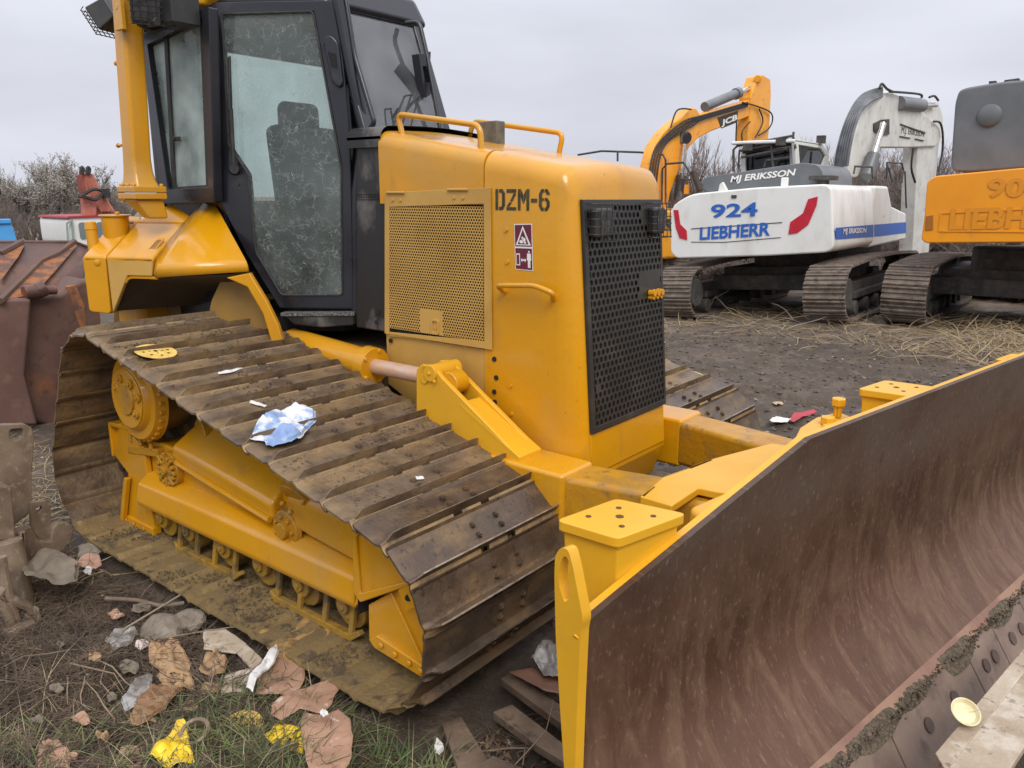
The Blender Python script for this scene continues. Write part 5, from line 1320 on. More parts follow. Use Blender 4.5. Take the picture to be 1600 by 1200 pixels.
# boom and stick, in a plane slewed a little to the right
bq = V(Yp(1320, 276, 13.0)); bdir = V((.10, .995, 0)); bn = V((.995, -.10, 0))
def BW(px, py, off=0): return atp(px, py, bq+bn*off, bn)
bo = [(1324,277), (1330,240), (1338,205), (1348,174), (1360,156), (1374,146), (1392,142), (1404,148), (1440,172), (1469,198), (1472,215), (1462,229), (1420,231), (1376,231), (1358,252), (1340,277)]
mb = MB(); mb.prism([BW(*p) for p in bo], bn*-.22); mb.build('boom', WHITEB, we, bevel=.03)
sk_ = [(1441,166), (1452,158), (1466,158), (1474,182), (1472,205), (1467,230), (1458,330), (1451,398), (1426,398), (1430,320), (1434,232), (1440,200)]
mb = MB(); mb.prism([BW(*p, -.05) for p in sk_], bn*-.26); mb.build('stick', WHITEB, we, bevel=.02)
mb = MB(); mb.prism([BW(*p, .02) for p in ((1366,205), (1366,193), (1378,187), (1390,186), (1390,210), (1378,212))], bn*-.05); mb.build('cylinder_guard', UND, we)
mb = MB(); mb.cyl(BW(1404,161,.0), BW(1440,165,.0), .115, n=18); mb.build('stick_cylinder', GREY, we, bevel=.01)
mb = MB(); mb.cyl(BW(1440,165,.0), BW(1462,164,0), .045, n=12); mb.build('cylinder_rod', CHROME, we)
mb = MB(); mb.cyl(BW(1380,193,.12), BW(1364,244,.12), .05, n=14); mb.build('boom_cylinder_rod', CHROME, we)
mb = MB(); mb.cyl(BW(1365,242,.12), BW(1354,276,.12), .105, n=16); mb.build('boom_cylinder_barrel', GREY, we)
for k in range(6):
    mb = MB(); o2 = k*9-14; 
    pp = smoothpath([BW(1310+o2*.45,264-k,-.15+.06*k), BW(1317+o2*.45,225-k*1.5,-.12+.05*k), BW(1331+o2*.4,181-k,-.1+.04*k), BW(1351+o2*.3,152+o2*.2,-.1+.04*k), BW(1378,141+o2*.3,.0)], 5); mb.tube(pp, .022, 6); mb.build('hydraulic_hose', GHOSE, we)
for pts in ([(1374,138), (1378,131), (1386,139), (1394,143)], [(1390,143), (1436,147), (1440,153)], [(1459,190), (1469,192), (1473,210), (1472,240), (1466,268)], [(1452,152), (1460,150), (1466,157)], [(1427,232), (1424,262), (1430,285)]):
    mb = MB(); mb.tube(smoothpath([BW(*p, .05) for p in pts], 4), .02, 6); mb.build('hydraulic_hose', RUB, we)
a = BW(1408,211,.004); text_mesh('M.J. ERIKSSON', a, BW(1443,217,.004)-a, (0,0,1), .14, BLKL, we, width=(BW(1443,217)-a).length, bold=.0)
mb = MB(); mb.tube([BW(1407,194,.01), BW(1446,208,.01)], .012, 4); mb.tube([BW(1406,213,.01), BW(1422,216,.01)], .012, 4); mb.tube([BW(1430,217,.01), BW(1443,220,.01)], .012, 4); mb.build('plate_line', BLKL, we)
zz = XR-.15
for pts in ([(1334,272), (1336,260), (1362,261), (1364,286)], [(1385,284), (1386,254), (1409,255), (1412,268)], [(1388,262), (1394,285)], [(1414,268), (1416,325)]):
    mb = MB(); mb.tube([at(*p, 'x', zz) for p in pts], .014, 6); mb.build('hand_rail', UND, we)
mb = MB(); mb.box(at(1408,276,'x',zz), (.04,.16,.20)); mb.build('side_mirror', UND, we, bevel=.01)

# ---- orange excavator on the right
M2 = Matrix.Translation((-1.25, 10.72, .18)) @ Matrix.Rotation(rad(-.5), 4, 'Y')
oe = empty('excavator', (-1.25, 12.4, .15), 'orange excavator with a tall dark grey rear panel, cut off by the right edge', 'excavator', 'excavators parked in a row behind the bulldozer')
undercarriage(oe, M2, offs=(-1.05, 1.05))
YO = 10.6
mb = MB(); mb.prism(rounded(poly3([(1448,284), (1460,275), (1600,262), (1760,256), (1775,380), (1600,379), (1446,380), (1439,374), (1444,340)], YO), .09, 3), (0, 2.4, 0)); mb.build('counterweight', ORA, oe, bevel=.07, seg=4)
mb = MB(); mb.prism(rounded(poly3([(1489,268), (1485,258), (1492,160), (1498,141), (1512,136), (1560,128), (1760,112), (1770,262), (1600,263), (1520,269)], YO+.35), .10, 4), (0, 1.6, 0)); mb.build('rear_panel', GREY, oe, bevel=.06, seg=4)
mb = MB(); c = Yp(1546,181,YO+.35); mb.cyl(c, c+V((0,-.03,0)), .135, .115, 28); mb.cyl(c+V((0,-.03,0)), c+V((0,-.05,0)), .115, .06, 28); mb.build('round_cover', GREY, oe, bevel=.008)
mb = MB(); mb.prism(poly3([(1545,131), (1545,127), (1556,126), (1556,130)], YO+.6), (0,.1,0)); mb.prism(poly3([(1568,128), (1570,125), (1592,122), (1594,126)], YO+.6), (0,.1,0)); mb.build('roof_cap', UND, oe)
oo = mat('embossed_orange', (.72,.265,.012), (.68,.25,.012), rough=.4, coat=.2)
def emb(txt, p0, p1, h, y, parent):
    o_ = Yp(*p0, y-.008); ux_ = Yp(*p1, y-.008)-o_; text_mesh(txt, o_, ux_, (0,0,1), h, oo, parent, 'embossed_lettering', width=ux_.length, bold=.03)
emb('904', (1541,309), (1629,309), .215, YO, oe)
emb('LIEBHERR', (1482,359), (1700,355), .24, YO, oe)
mb = MB(); mb.frame(poly3([(1470,332), (1720,320), (1720,364), (1466,362)], YO-.001), poly3([(1472,334), (1718,322), (1718,362), (1468.5,360)], YO-.001), (0,-.008,0)); mb.build('recess_rim', ORA, oe)
mb = MB(); mb.prism(poly3([(1447,338), (1458,336), (1458,359), (1446,360)], YO-.001), (0,-.01,0)); mb.build('step_pocket', mat('deep_orange', (.35,.12,.01), rough=.6), oe, bevel=.003)

# ---- yellow excavator behind the white one
je = empty('excavator', (-8, 15, 0), 'yellow excavator with raised boom half hidden behind the white excavator', 'excavator', 'excavators parked in a row behind the bulldozer')
M3 = Matrix.Translation((-8.2, 14.2, .1)); undercarriage(je, M3)
jq = V(Yp(1040, 330, 15.5)); jn = V((.995, -.10, 0))
def BJ(px, py, off=0): return atp(px, py, jq+jn*off, jn)
jb = [(1012,400), (1008,330), (1014,262), (1022,230), (1036,208), (1053,191), (1068,181), (1078,168), (1088,169), (1094,178), (1130,168), (1172,156), (1180,160), (1176,180), (1149,191), (1112,205), (1091,216), (1075,232), (1060,268), (1048,300), (1042,330), (1040,400)]
mb = MB(); mb.prism([BJ(*p) for p in jb], jn*-.24); mb.build('boom', JYE, je, bevel=.03)
js = [(1173,152), (1180,132), (1184,120), (1192,117), (1204,124), (1205,145), (1203,190), (1200,222), (1168,222), (1169,200), (1172,178)]
mb = MB(); mb.prism([BJ(*p, .02) for p in js], jn*-.30); mb.cyl(BJ(1184,123,.06), BJ(1184,123,-.4), .09, n=14); mb.build('stick', JYE, je, bevel=.02)
mb = MB(); mb.cyl(BJ(1101,167,-.1), BJ(1151,146,-.1), .105, n=16); mb.cyl(BJ(1149,147,-.1), BJ(1154,145,-.1), .13, n=16); mb.build('cylinder_barrel', GREY, je)
mb = MB(); mb.cyl(BJ(1152,146,-.1), BJ(1190,129,-.1), .05, n=12); mb.build('cylinder_rod', CHROME, je); mb = MB(); mb.cyl(BJ(1069,225,.1), BJ(1064,275,.1), .045, n=12); mb.build('cylinder_rod', CHROME, je)
mb = MB(); mb.cyl(BJ(1064,275,.1), BJ(1055,330,.1), .10, n=14); mb.build('boom_cylinder_barrel', BLKW, je); mb = MB(); mb.cyl(BJ(1071,215,.1), BJ(1071,215,-.1), .13, n=18); mb.build('pivot_cap', BLKW, je)
for k in range(4):
    d = k*4; mb = MB()
    mb.tube(smoothpath([BJ(1012+d,300,.05), BJ(1018+d,250,.05), BJ(1028+d,225,.05), BJ(1050+d,203+d*.4,.05), BJ(1072+d,188+d*.6,.05), BJ(1100,180+d*.5,.05), BJ(1168,160+d*.5,.05)], 5), .02, 5); mb.build('hydraulic_hose', RUB, je)
for pts in ([(1048,199), (1056,175), (1066,170), (1080,171)], [(1160,160), (1180,165), (1203,175), (1207,188), (1200,202), (1185,212)], [(1172,190), (1160,205), (1160,222)], [(1186,170), (1192,190), (1180,215)], [(1151,190), (1150,220), (1152,228)]):
    mb = MB(); mb.tube(smoothpath([BJ(*p, .08) for p in pts], 5), .018, 5); mb.build('hydraulic_hose', RUB, je)
mb = MB(); mb.prism([BJ(*p, .004) for p in ((1121,184), (1153,173), (1152,191), (1127,201))], jn*.006); mb.build('boom_decal', BLKL, je)
a = BJ(1127,199.5,.014); text_mesh('JCB', a, BJ(1151,190,.014)-a, (0,0,1), .165, WHTL, je, width=(BJ(1151,190)-a).length, bold=.04)
YJ = 14.0
mb = MB(); mb.prism(poly3([(960,410), (960,330), (1040,326), (1052,330), (1052,404)], YJ), (0,2.5,0)); mb.build('counterweight', JYE, je, bevel=.06, seg=3)
mb = MB(); mb.prism(poly3([(1040,350), (1040,342), (1048,342), (1049,362)], YJ-.01), (0,-.01,0)); mb.build('side_decal', BLKL, je)
mb = MB()
for pts in ([(903,242), (940,236), (1000,238), (1036,242), (1040,250), (1040,320)], [(965,237), (965,252)], [(1034,320), (1035,264), (1042,256), (1068,254), (1078,270), (1086,300)], [(1064,270), (1062,295)], [(1064,280), (1078,281)]):
    mb.tube(poly3(pts, YJ+1.2), .022, 6)
mb.build('guard_rail', UND, je)
mb = MB(); mb.cyl(Yp(1083,268,YJ+.8), Yp(1094,298,YJ+.8), .06, n=14); mb.build('exhaust_pipe', mat('rusty_exhaust', (.06,.04,.03), (.03,.025,.02), rough=.7, scale=9), je)
mb = MB(); mb.box(Yp(1073,296,YJ+.9), (.10,.05,.18)); mb.build('rear_mirror', ORA, je, bevel=.01)

# ================================================================== LEFT SIDE
def Xp(px, py, x): return at(px, py, 'x', x)
def polyx(pts, x): return [Xp(a, b, x) for a, b in pts]
# ---- rusty loader bucket
rb = empty('loader_bucket', (-7, 2.2, 0), 'big rusty brown loader bucket with flaking ribs standing left behind the near track', 'bucket')
XB = -6.5; XT = -7.5
mb = MB(); mb.prism(polyx([(-90,466), (45,465), (92,459), (127,437), (150,436), (160,500), (155,690), (50,660), (30,580), (-80,580)], XB), (-1.5,0,0)); mb.build('bucket_body', RUST, rb, bevel=.04, seg=3)
mb = MB(); mb.prism([Xp(-110,466,XB), Xp(42,464,XB), Xp(31,582,XB+.05), Xp(52,662,XB), Xp(-110,662,XB)], (.10,0,0)); mb.build('cheek_plate', mat('pinkish_rust', (.17,.095,.075), (.13,.07,.055), rough=.6, scale=3, metal=.1, bump=.2, bscale=30, layers=(((.30,.17,.12), 7, .58, .7, None, .5),)), rb, bevel=.03, seg=3)
# sloped upper plate and its ribs
u0 = [Xp(-110,470,XB-.1), Xp(45,467,XB-.1), Xp(92,461,XB-.1), Xp(130,436,XB-.1)]; u1 = [Xp(-110,378,XT), Xp(60,378,XT), Xp(116,378,XT), Xp(137,386,XT)]
mb = MB(); mb.grid([u0, u1]); mb.build('sloped_plate', RUST, rb, solid=.03)
mb = MB(); mb.prism([Xp(-110,376,XT), Xp(116,376,XT), Xp(138,385,XT), Xp(138,389,XT), Xp(115,381,XT), Xp(-110,380,XT)], (.05,0,0)); mb.build('top_lip', RUST, rb, bevel=.01)
for nm, pts in (('rib', [(0,396), (34,378), (38,384), (28,402), (0,440)]), ('rib', [(0,470), (18,452), (63,408), (90,396), (116,377), (120,384), (90,420), (60,452), (42,462)])):
    mb = MB(); L_ = len(pts); pr = [Xp(a, b_, XT+(b_-378)/90*(XB-XT)+.10) for a, b_ in pts]; mb.prism(pr, (-.05,.02,0)); mb.build(nm, RUSTO, rb)
    ed = [Xp(a, b_, XT+(b_-378)/90*(XB-XT)+.12) for a, b_ in (pts[:2] if len(pts) == 5 else pts[:5])]; mb = MB(); mb.tube(ed, .025, 6); mb.build('rib_edge', RUST, rb)
mb = MB(); mb.cyl(Xp(37,458,XB+.05), Xp(66,454,XB+.05), .055, n=14); mb.cyl(Xp(64,454,XB+.05), Xp(88,453,XB+.05), .035, n=12); mb.cyl(Xp(57,455,XB+.05), Xp(70,450,XB+.05), .06, n=12); mb.build('pin', RUST, rb, bevel=.008)
mb = MB(); mb.tube(polyx([(110,446), (122,480), (130,520)], XB-.02), [.04,.05,.03], 6); mb.build('flaking_seam', RUSTO, rb)
# ---- blue body behind
mb = MB(); mb.prism(polyx([(-60,344), (17,344), (30,384), (-60,384)], -13), (-2.0,0,0)); mb.prism(polyx([(-60,342), (18,342), (19,350), (-60,352)], -12.97), (-.05,0,0)); o = mb.build('truck_bed', LBLUE, None, bevel=.02); tag(o, 'bright blue metal bed edge behind the rusty bucket at the left edge', 'truck bed')
# ---- red crane / excavator far left
rc = empty('old_excavator', (-15, 7, 0), 'old red excavator arm with a white cab in front of the bare trees', 'excavator')
XC = -15
mb = MB(); mb.prism(polyx([(129,272), (144,272), (160,298), (181,330), (181,345), (160,345), (148,318), (134,296)], XC), (-.18,0,0)); mb.build('boom', REDC, rc, bevel=.03)
mb = MB(); mb.prism(polyx([(129,305), (143,305), (152,322), (150,342), (131,342)], XC+.1), (-.12,0,0)); mb.build('boom_base', REDC, rc, bevel=.02)
mb = MB()
for k in range(4): mb.tube(polyx([(130+k*4,272), (137+k*6,298), (160+k*5,330)], XC+.05), .035, 5)
mb.build('pipe_run', mat('pale_red', (.50,.20,.14), (.42,.13,.08), rough=.6, scale=6), rc)
mb = MB(); mb.prism(polyx([(120,274), (127,271), (130,275), (127,300), (134,305), (135,310), (127,309), (124,298)], XC+.12), (-.05,0,0)); mb.build('linkage', mat('deep_red', (.24,.06,.05), rough=.5), rc, bevel=.01)
mb = MB(); mb.tube(smoothpath(polyx([(124,308), (145,296), (160,300), (150,312), (134,308)], XC+.2), 4), .03, 6)
for x_ in (126,136): mb.tube(smoothpath(polyx([(x_,272), (x_+1,262), (x_+4,264), (x_+3,272)], XC+.1), 4), .03, 6)
mb.box(Xp(165,302,XC+.1), (.1,.12,.16)); mb.build('hose', RUB, rc)
mb = MB(); mb.prism(rounded(polyx([(106,340), (168,338), (168,384), (112,384)], XC+.3), .1), (-1.2,0,0)); cabw = mb.build('cab', WHITE, rc, bevel=.03)
mb = MB(); mb.prism(polyx([(105,341), (106,338), (168,336), (168,339)], XC+.33), (-1.2,0,0)); mb.build('roof_edge', mat('red_trim', (.35,.03,.03), rough=.5), cabw)
for pts in ([(122,348), (136,347), (138,372), (126,374)], [(150,347), (162,347), (163,370), (152,372)]):
    mb = MB(); mb.prism(rounded(polyx(pts, XC+.31), .05), (.012,0,0)); mb.build('window', mat('old_window', (.16,.20,.21), rough=.1), cabw)
mb = MB(); mb.frame(polyx([(104,348), (114,343), (117,378), (106,378)], XC+.36), polyx([(106,350), (112,347), (114,376), (108,376)], XC+.36), (-.03,0,0)); mb.build('open_window_frame', mat('grey_green', (.25,.30,.26), rough=.5), cabw)

# ---- muddy attachment at the lower left
mc = empty('quick_coupler', (-3.7, 1.0, 0), 'mud-coated steel coupler with eye plate, hook and hydraulic tubes lying at the left edge', 'machine attachment')
XA = -3.95
def sl(pts, x, th, name, mt=MUDST, parent=mc, bev=.008, hole=None):
    mb = MB(); P3 = polyx(pts, x)
    if hole:
        c = Xp(hole[0], hole[1], x); r_ = hole[2]; hp = []
        for p in P3:
            d = p-c; d.x = 0; d.normalize(); hp.append(c+d*r_)
        mb.frame(P3, hp, (-th,0,0))
    else: mb.prism(P3, (-th,0,0))
    return mb.build(name, mt, parent, bevel=bev)
sl([(-40,664), (10,664), (40,663), (50,668), (54,690), (50,740), (50,800), (-40,870), (-60,740)], XA, .05, 'eye_plate', hole=(26,678,.030))
sl([(49,786), (74,782), (80,795), (80,846), (64,848), (50,824)], XA+.05, .035, 'slotted_tab', hole=(60,796,.018))
hk = [(-20,850), (10,838), (50,822), (62,846), (79,846), (82,826), (90,818), (101,816), (112,820), (116,832), (112,846), (101,858), (70,880), (30,894), (-20,905)]
sl(hk, XA+.09, .05, 'hook')
mb = MB(); mb.cyl(Xp(10,845,XA+.25), Xp(32,962,XA+.30), .062, .070, 20); mb.cyl(Xp(34,830,XA+.2), Xp(37,862,XA+.2), .018, n=10); mb.build('round_post', MUDST, mc, bevel=.01)
sl([(-20,760), (18,760), (26,842), (-20,848)], XA+.22, .12, 'collar')
mb = MB()
for pts, r_ in (([(2,870), (8,905), (14,930), (28,942), (46,950), (56,972)], .020), ([(-8,940), (6,950), (16,966), (18,985)], .022), ([(10,915), (-2,930), (-10,945)], .018), ([(14,940), (24,960), (26,985)], .016)):
    mb.tube(smoothpath(polyx(pts, XA+.42), 4), r_, 8)
mb.cyl(Xp(20,985,XA+.5), Xp(54,1050,XA+.6), .022, n=12); mb.cyl(Xp(44,985,XA+.5), Xp(72,1046,XA+.6), .022, n=12); mb.cyl(Xp(5,880,XA+.42), Xp(12,912,XA+.42), .016, n=8); mb.build('hydraulic_tube', MUDST, mc)
sl([(10,990), (60,972), (66,984), (14,1004)], XA+.52, .06, 'cross_bar'); sl([(58,955), (62,950), (75,1000), (74,1030), (66,1025)], XA+.5, .05, 'side_plate')
sl([(-30,985), (2,988), (32,1040), (18,1042), (30,1085), (-30,1060)], XA+.65, .05, 'lower_plate', mt=mat('dark_mud_steel', (.06,.045,.032), (.11,.08,.055), rough=.85, scale=9, bump=.5)); sl([(-30,1060), (10,1055), (52,1075), (44,1110), (-30,1110)], XA+.7, .05, 'base_plate')
sl([(62,940), (100,925), (110,960), (112,985), (74,992)], XA+.2, .04, 'rear_plate')
mb = MB()
for px_, py_ in ((88,944), (100,942)):
    cc = [Xp(px_+k*.35, py_+k*1.2, XA+.26)+V((.012*math.cos(k*1.3), .012*math.sin(k*1.3), 0)) for k in range(34)]; mb.tube(cc, .005, 5)
mb.build('coil_spring', MUDST, mc)

# ================================================================== SHEETS, PAPERS, PLANKS
def sheet(name, pts, z, mt, label, cat, amp=.012, freq=14, lift=.004, plane=None, thick=.0015, group=None, rings=18, nseg=84, seed=0, edgeup=0):
    P3 = [at(a, b, 'z', z) if plane is None else atp(a, b, *plane) for a, b in pts]
    n = len(P3); c = sum(P3, V((0,0,0)))/n
    up = V((0,0,1)) if plane is None else V(plane[1]).normalized()
    per = []; 
    for i in range(n):
        a, b_ = P3[i], P3[(i+1) % n]; k = max(1, int(nseg*(b_-a).length/sum((P3[(j+1) % n]-P3[j]).length for j in range(n))))
        for j in range(k): per.append(a.lerp(b_, j/k))
    per = [p+(p-c)*.05*noise.noise(p*30+V((seed,0,0))) for p in per]
    vs = []; 
    rs = random.Random(seed*7+int(abs(c.x)*100)); size = max((p-c).length for p in P3)
    creases = []
    for k in range(9):
        dv = V((rs.gauss(0,1), rs.gauss(0,1), rs.gauss(0,.3))).normalized(); creases.append((dv, rs.uniform(-.6,.6)*size, rs.uniform(.35,1)))
    def disp(p, t):
        v = 0
        for dv, cc, wgt in creases:
            x = (p-c).dot(dv)-cc; per_ = size*.55*(.6+wgt); x = abs(((x/per_) % 1.0)-.5)*2; v += wgt*x*.22
        v = (v-.35)*1.1+.35*abs(noise.noise(p*freq*2+V((seed,0,0))))
        v = max(v, 0)
        gz = (H(p.x, p.y)+.006 if plane is None else 0)
        base = p.copy()
        if plane is None: base.z = max(gz, z) if amp > .03 else max(gz+.0, z)
        return base+up*(lift+amp*v*(1 if t < .9 else .7)+edgeup*t)
    vs.append(disp(c, 0)); m_ = len(per)
    for r_ in range(1, rings+1):
        t = r_/rings
        for p in per: vs.append(disp(c.lerp(p, t), t))
    fs = [(0, 1+i, 1+(i+1) % m_) for i in range(m_)]
    for r_ in range(rings-1):
        for i in range(m_):
            a = 1+r_*m_; b_ = a+m_; fs.append((a+i, b_+i, b_+(i+1) % m_, a+(i+1) % m_))
    mb = MB(); mb.add(vs, fs); o = mb.build(name, mt, None, ang=14, solid=thick); tag(o, label, cat, group); return o
TP = (V((-2.817, 1.9, .925-.012)), V((.244, 0, 1)))      # plane of the shoe plates on the upper run
sheet('cleaning_rag', [(388,700), (400,675), (425,655), (462,643), (490,655), (494,668), (478,684), (470,698), (445,706), (415,708), (412,698)], 0, RAGB, 'crumpled blue and white rag lying on the near track shoes', 'rag', amp=.075, freq=11, plane=TP, lift=.01, rings=18, nseg=90)
sheet('paper_strip', [(340,582), (376,577), (379,580), (362,586), (341,589)], 0, PAPW, 'thin white paper strip on the near track below the yellow disc', 'paper', amp=.006, plane=TP, lift=.012)
sheet('paper_strip', [(391,630), (417,638), (414,641), (389,634)], 0, PAPW, 'narrow white sliver on the near track just above the rag', 'paper', amp=.004, plane=TP, lift=.012)
sheet('paper_scrap', [(648,750), (660,750), (662,754), (650,755)], 0, PAPW, 'tiny white scrap on the near track right of the rag', 'paper', amp=.004, plane=TP, lift=.014)
def disc(name, c, nrm, r, mt, label, cat, holes=8, group=None, th=.003):
    c = V(c); nrm = V(nrm).normalized(); u = nrm.orthogonal().normalized(); w_ = nrm.cross(u); mb = MB()
    mb.cyl(c, c+nrm*th, r, r*.985, 40); mb.m = 1
    for k in range(holes):
        a = 2*math.pi*k/holes; p = c+(u*math.cos(a)+w_*math.sin(a))*r*.62; mb.cyl(p, p+nrm*(th+.0008), r*.075, n=10)
    mb.cyl(c, c+nrm*(th+.0008), r*.11, n=12)
    for k in range(4): a = 2*math.pi*(k+.4)/4; p = c+(u*math.cos(a)+w_*math.sin(a))*r*.3; mb.cyl(p, p+nrm*(th+.0008), r*.05, n=8)
    o = mb.build(name, [mt, DARK], None); tag(o, label, cat, group); return o
dp = atp(244, 557, *TP); disc('sanding_disc', dp+V((0,0,.022)), (.22,.05,1), .088, DISC, 'round yellow sanding disc with holes lying on the near track top', 'sanding disc')
TP2 = (V((-1.95, 4.0, .66)), V((.244, 0, 1)))
disc('sanding_disc', atp(1082,592,*TP2)+V((0,0,.03)), (.2,.1,1), .075, DISC, 'yellow sanding disc half on a white plate on the far track', 'sanding disc')
disc('paper_plate', atp(1066,596,*TP2)+V((0,0,.026)), (.3,.0,1), .07, PAPW, 'small white round plate on the far track behind the push arm', 'plate', holes=0)
disc('sanding_disc', at(376,1140,'z',.03), (.15,-.25,1), .075, DISC, 'worn yellow sanding disc lying in the grass in front of the track', 'sanding disc')
Z0 = .012
G1 = 'paper and cardboard litter beside the near track'
sheet('wrapping_paper', [(404,992), (440,978), (470,967), (500,978), (526,992), (508,1012), (482,1040), (450,1045), (425,1030)], .03, mat('oily_brown_paper', (.42,.25,.09), (.28,.17,.06), rough=.6, scale=9, layers=(((.05,.04,.03), 7, .54, .62, None, .95),)), 'oil-stained orange brown paper spread on the lower track shoes', 'paper', amp=.03, freq=12, group=G1, seed=1)
sheet('folded_paper', [(386,1088), (392,1065), (412,1045), (432,1018), (437,1030), (430,1048), (412,1065), (398,1082), (396,1094)], .05, PAPW, 'white folded paper edge standing against the pinkish cardboard sheet', 'paper', amp=.04, freq=9, group=G1, seed=2, lift=.02)
sheet('cardboard_sheet', [(400,1090), (404,1060), (430,1035), (455,1026), (478,1046), (476,1068), (466,1088), (430,1092)], .03, PAPP, 'pinkish cardboard sheet bent up beside the lower track shoes', 'cardboard', amp=.018, freq=6, group=G1, seed=3, lift=.01)
sheet('cardboard_piece', [(426,1112), (460,1092), (500,1082), (528,1070), (532,1085), (520,1112), (505,1130), (470,1122), (440,1138), (424,1130)], Z0, PAPP, 'long pinkish cardboard piece with a stained left end lying on the grass', 'cardboard', amp=.018, freq=8, group=G1, seed=4, lift=.03)
sheet('cardboard_piece', [(470,1150), (478,1130), (505,1135), (530,1124), (548,1140), (553,1170), (548,1215), (520,1240), (485,1235), (476,1190)], Z0, PAPP, 'large rounded pinkish cardboard lying over the yellow packaging', 'cardboard', amp=.018, freq=7, group=G1, seed=5, lift=.04)
sheet('grey_board', [(318,993), (352,990), (380,1010), (412,1040), (396,1056), (372,1030), (318,1022)], Z0, WOOD, 'pale grey board angled beside the near track bottom', 'board', amp=.006, freq=8, thick=.008, group=G1, seed=6, lift=.02)
sheet('grey_board', [(352,1062), (398,1050), (402,1066), (398,1092), (347,1096)], Z0, WOOD, 'small square grey board under the white folded paper', 'board', amp=.006, freq=8, thick=.008, group=G1, seed=7, lift=.015)
sheet('crumpled_paper', [(233,1020), (250,1008), (280,1010), (290,1025), (300,1045), (292,1062), (262,1064), (248,1052), (234,1040)], Z0, PAPB, 'ball of brown paper, largest and leftmost by the twigs', 'paper', amp=.07, freq=18, group=G1, seed=8, rings=18, nseg=80)
sheet('crumpled_paper', [(312,1058), (322,1030), (338,1024), (358,1042), (352,1058), (330,1066)], Z0, PAPB, 'small brown crumpled paper between the grey boards', 'paper', amp=.06, freq=20, group=G1, seed=9)
sheet('crumpled_paper', [(204,1128), (214,1100), (238,1082), (262,1068), (286,1074), (290,1090), (268,1104), (250,1122), (224,1140), (208,1140)], Z0, mat('red_brown_paper', (.27,.15,.07), (.20,.10,.045), rough=.55, scale=12, bump=.5), 'long rolled dark brown paper lying above the grass', 'paper', amp=.06, freq=13, group=G1, seed=10, rings=16)
sheet('crumpled_paper', [(245,1062), (270,1052), (300,1062), (306,1080), (280,1088), (255,1080)], Z0, PAPB, 'flattened brown paper touching the dark rolled paper', 'paper', amp=.045, freq=18, group=G1, seed=11)
sheet('plastic_bag', [(165,1010), (178,992), (212,988), (218,1002), (206,1018), (180,1028)], Z0, PLAS, 'grey plastic bag among the twigs near the muddy coupler', 'bag', amp=.05, freq=15, group=G1, seed=12)
sheet('plastic_bag', [(190,1100), (215,1062), (240,1058), (236,1085), (212,1110), (196,1116)], Z0, PLAS, 'wrinkled clear plastic beside the rolled dark brown paper', 'bag', amp=.04, freq=18, group=G1, seed=13)
sheet('paper_scrap', [(212,1022), (214,1013), (230,1007), (235,1014), (222,1024)], Z0, mat('pinkish_white_paper', (.62,.50,.46), rough=.8), 'pinkish white paper scrap left of the brown paper ball', 'paper', amp=.02, group=G1, seed=14)
sheet('cardboard_piece', [(118,882), (130,870), (154,867), (160,886), (150,892), (132,890)], Z0, mat('salmon_card', (.50,.30,.22), (.42,.25,.18), rough=.8, scale=9), 'salmon pink card beside the corner of the near track', 'cardboard', amp=.018, freq=9, group=G1, seed=15)
sheet('paper_scrap', [(130,896), (138,888), (146,892), (142,899), (133,900)], Z0, PAPW, 'white scrap just below the salmon pink card', 'paper', amp=.02, group=G1, seed=16)
sheet('paper_scrap', [(678,1172), (682,1163), (692,1166), (694,1180), (686,1186), (680,1182)], Z0, PAPW, 'white scrap on the dry grass right of the yellow packaging', 'paper', amp=.03, group=G1, seed=17)
sheet('paper_scrap', [(500,1128), (508,1122), (514,1130), (506,1136)], .05, PAPW, 'torn white tissue bit on top of the rounded cardboard', 'paper', amp=.02, group=G1, seed=18, lift=.03)
sheet('cardboard_piece', [(56,1195), (62,1168), (92,1160), (112,1180), (108,1215), (70,1225)], Z0, PAPP, 'pale pink cardboard in the bottom left corner', 'cardboard', amp=.018, freq=9, group=G1, seed=19)
sheet('cardboard_piece', [(178,1200), (190,1172), (215,1168), (225,1190), (220,1215)], Z0, PAPP, 'reddish cardboard bit in the grass left of the yellow sack', 'cardboard', amp=.018, freq=9, group=G1, seed=20)
ysack = sheet('yellow_sack', [(236,1205), (248,1185), (270,1165), (286,1140), (296,1158), (298,1180), (306,1210), (270,1225)], Z0, YPLA, 'bright yellow plastic sack in the grass at the bottom edge', 'sack', amp=.05, freq=7, group=G1, seed=21, lift=.02)
yp_ = sheet('yellow_packaging', [(414,1168), (428,1150), (440,1140), (458,1150), (474,1152), (476,1192), (448,1184), (425,1178)], Z0, YPLA, 'yellow packaging with black marks under the rounded pink cardboard', 'packaging', amp=.006, freq=8, group=G1, seed=22, lift=.03)
mb = MB()
for pts in ([(424,1164), (436,1156), (440,1160), (428,1168)], [(440,1168), (452,1152), (456,1155), (445,1172)], [(456,1172), (464,1158), (468,1162), (460,1176)]):
    mb.add([at(a, b_, 'z', Z0+.052) for a, b_ in pts], [tuple(range(len(pts)))])
mb.build('black_mark', BLKL, yp_, solid=.001)
mb = MB(); c = at(308,1150,'z',.05); ax_ = V((.2,-.35,1)).normalized(); 
for k in range(1): mb.cyl(c-ax_*.04, c+ax_*.03, .052, .048, 24, cap=False); mb.cyl(c+ax_*.03, c-ax_*.03, .036, .034, 24, cap=False)
u_ = ax_.orthogonal().normalized(); w_ = ax_.cross(u_)
rg = lambda r_: [c+ax_*.03+(u_*math.cos(2*math.pi*k/24)+w_*math.sin(2*math.pi*k/24))*r_ for k in range(25)]
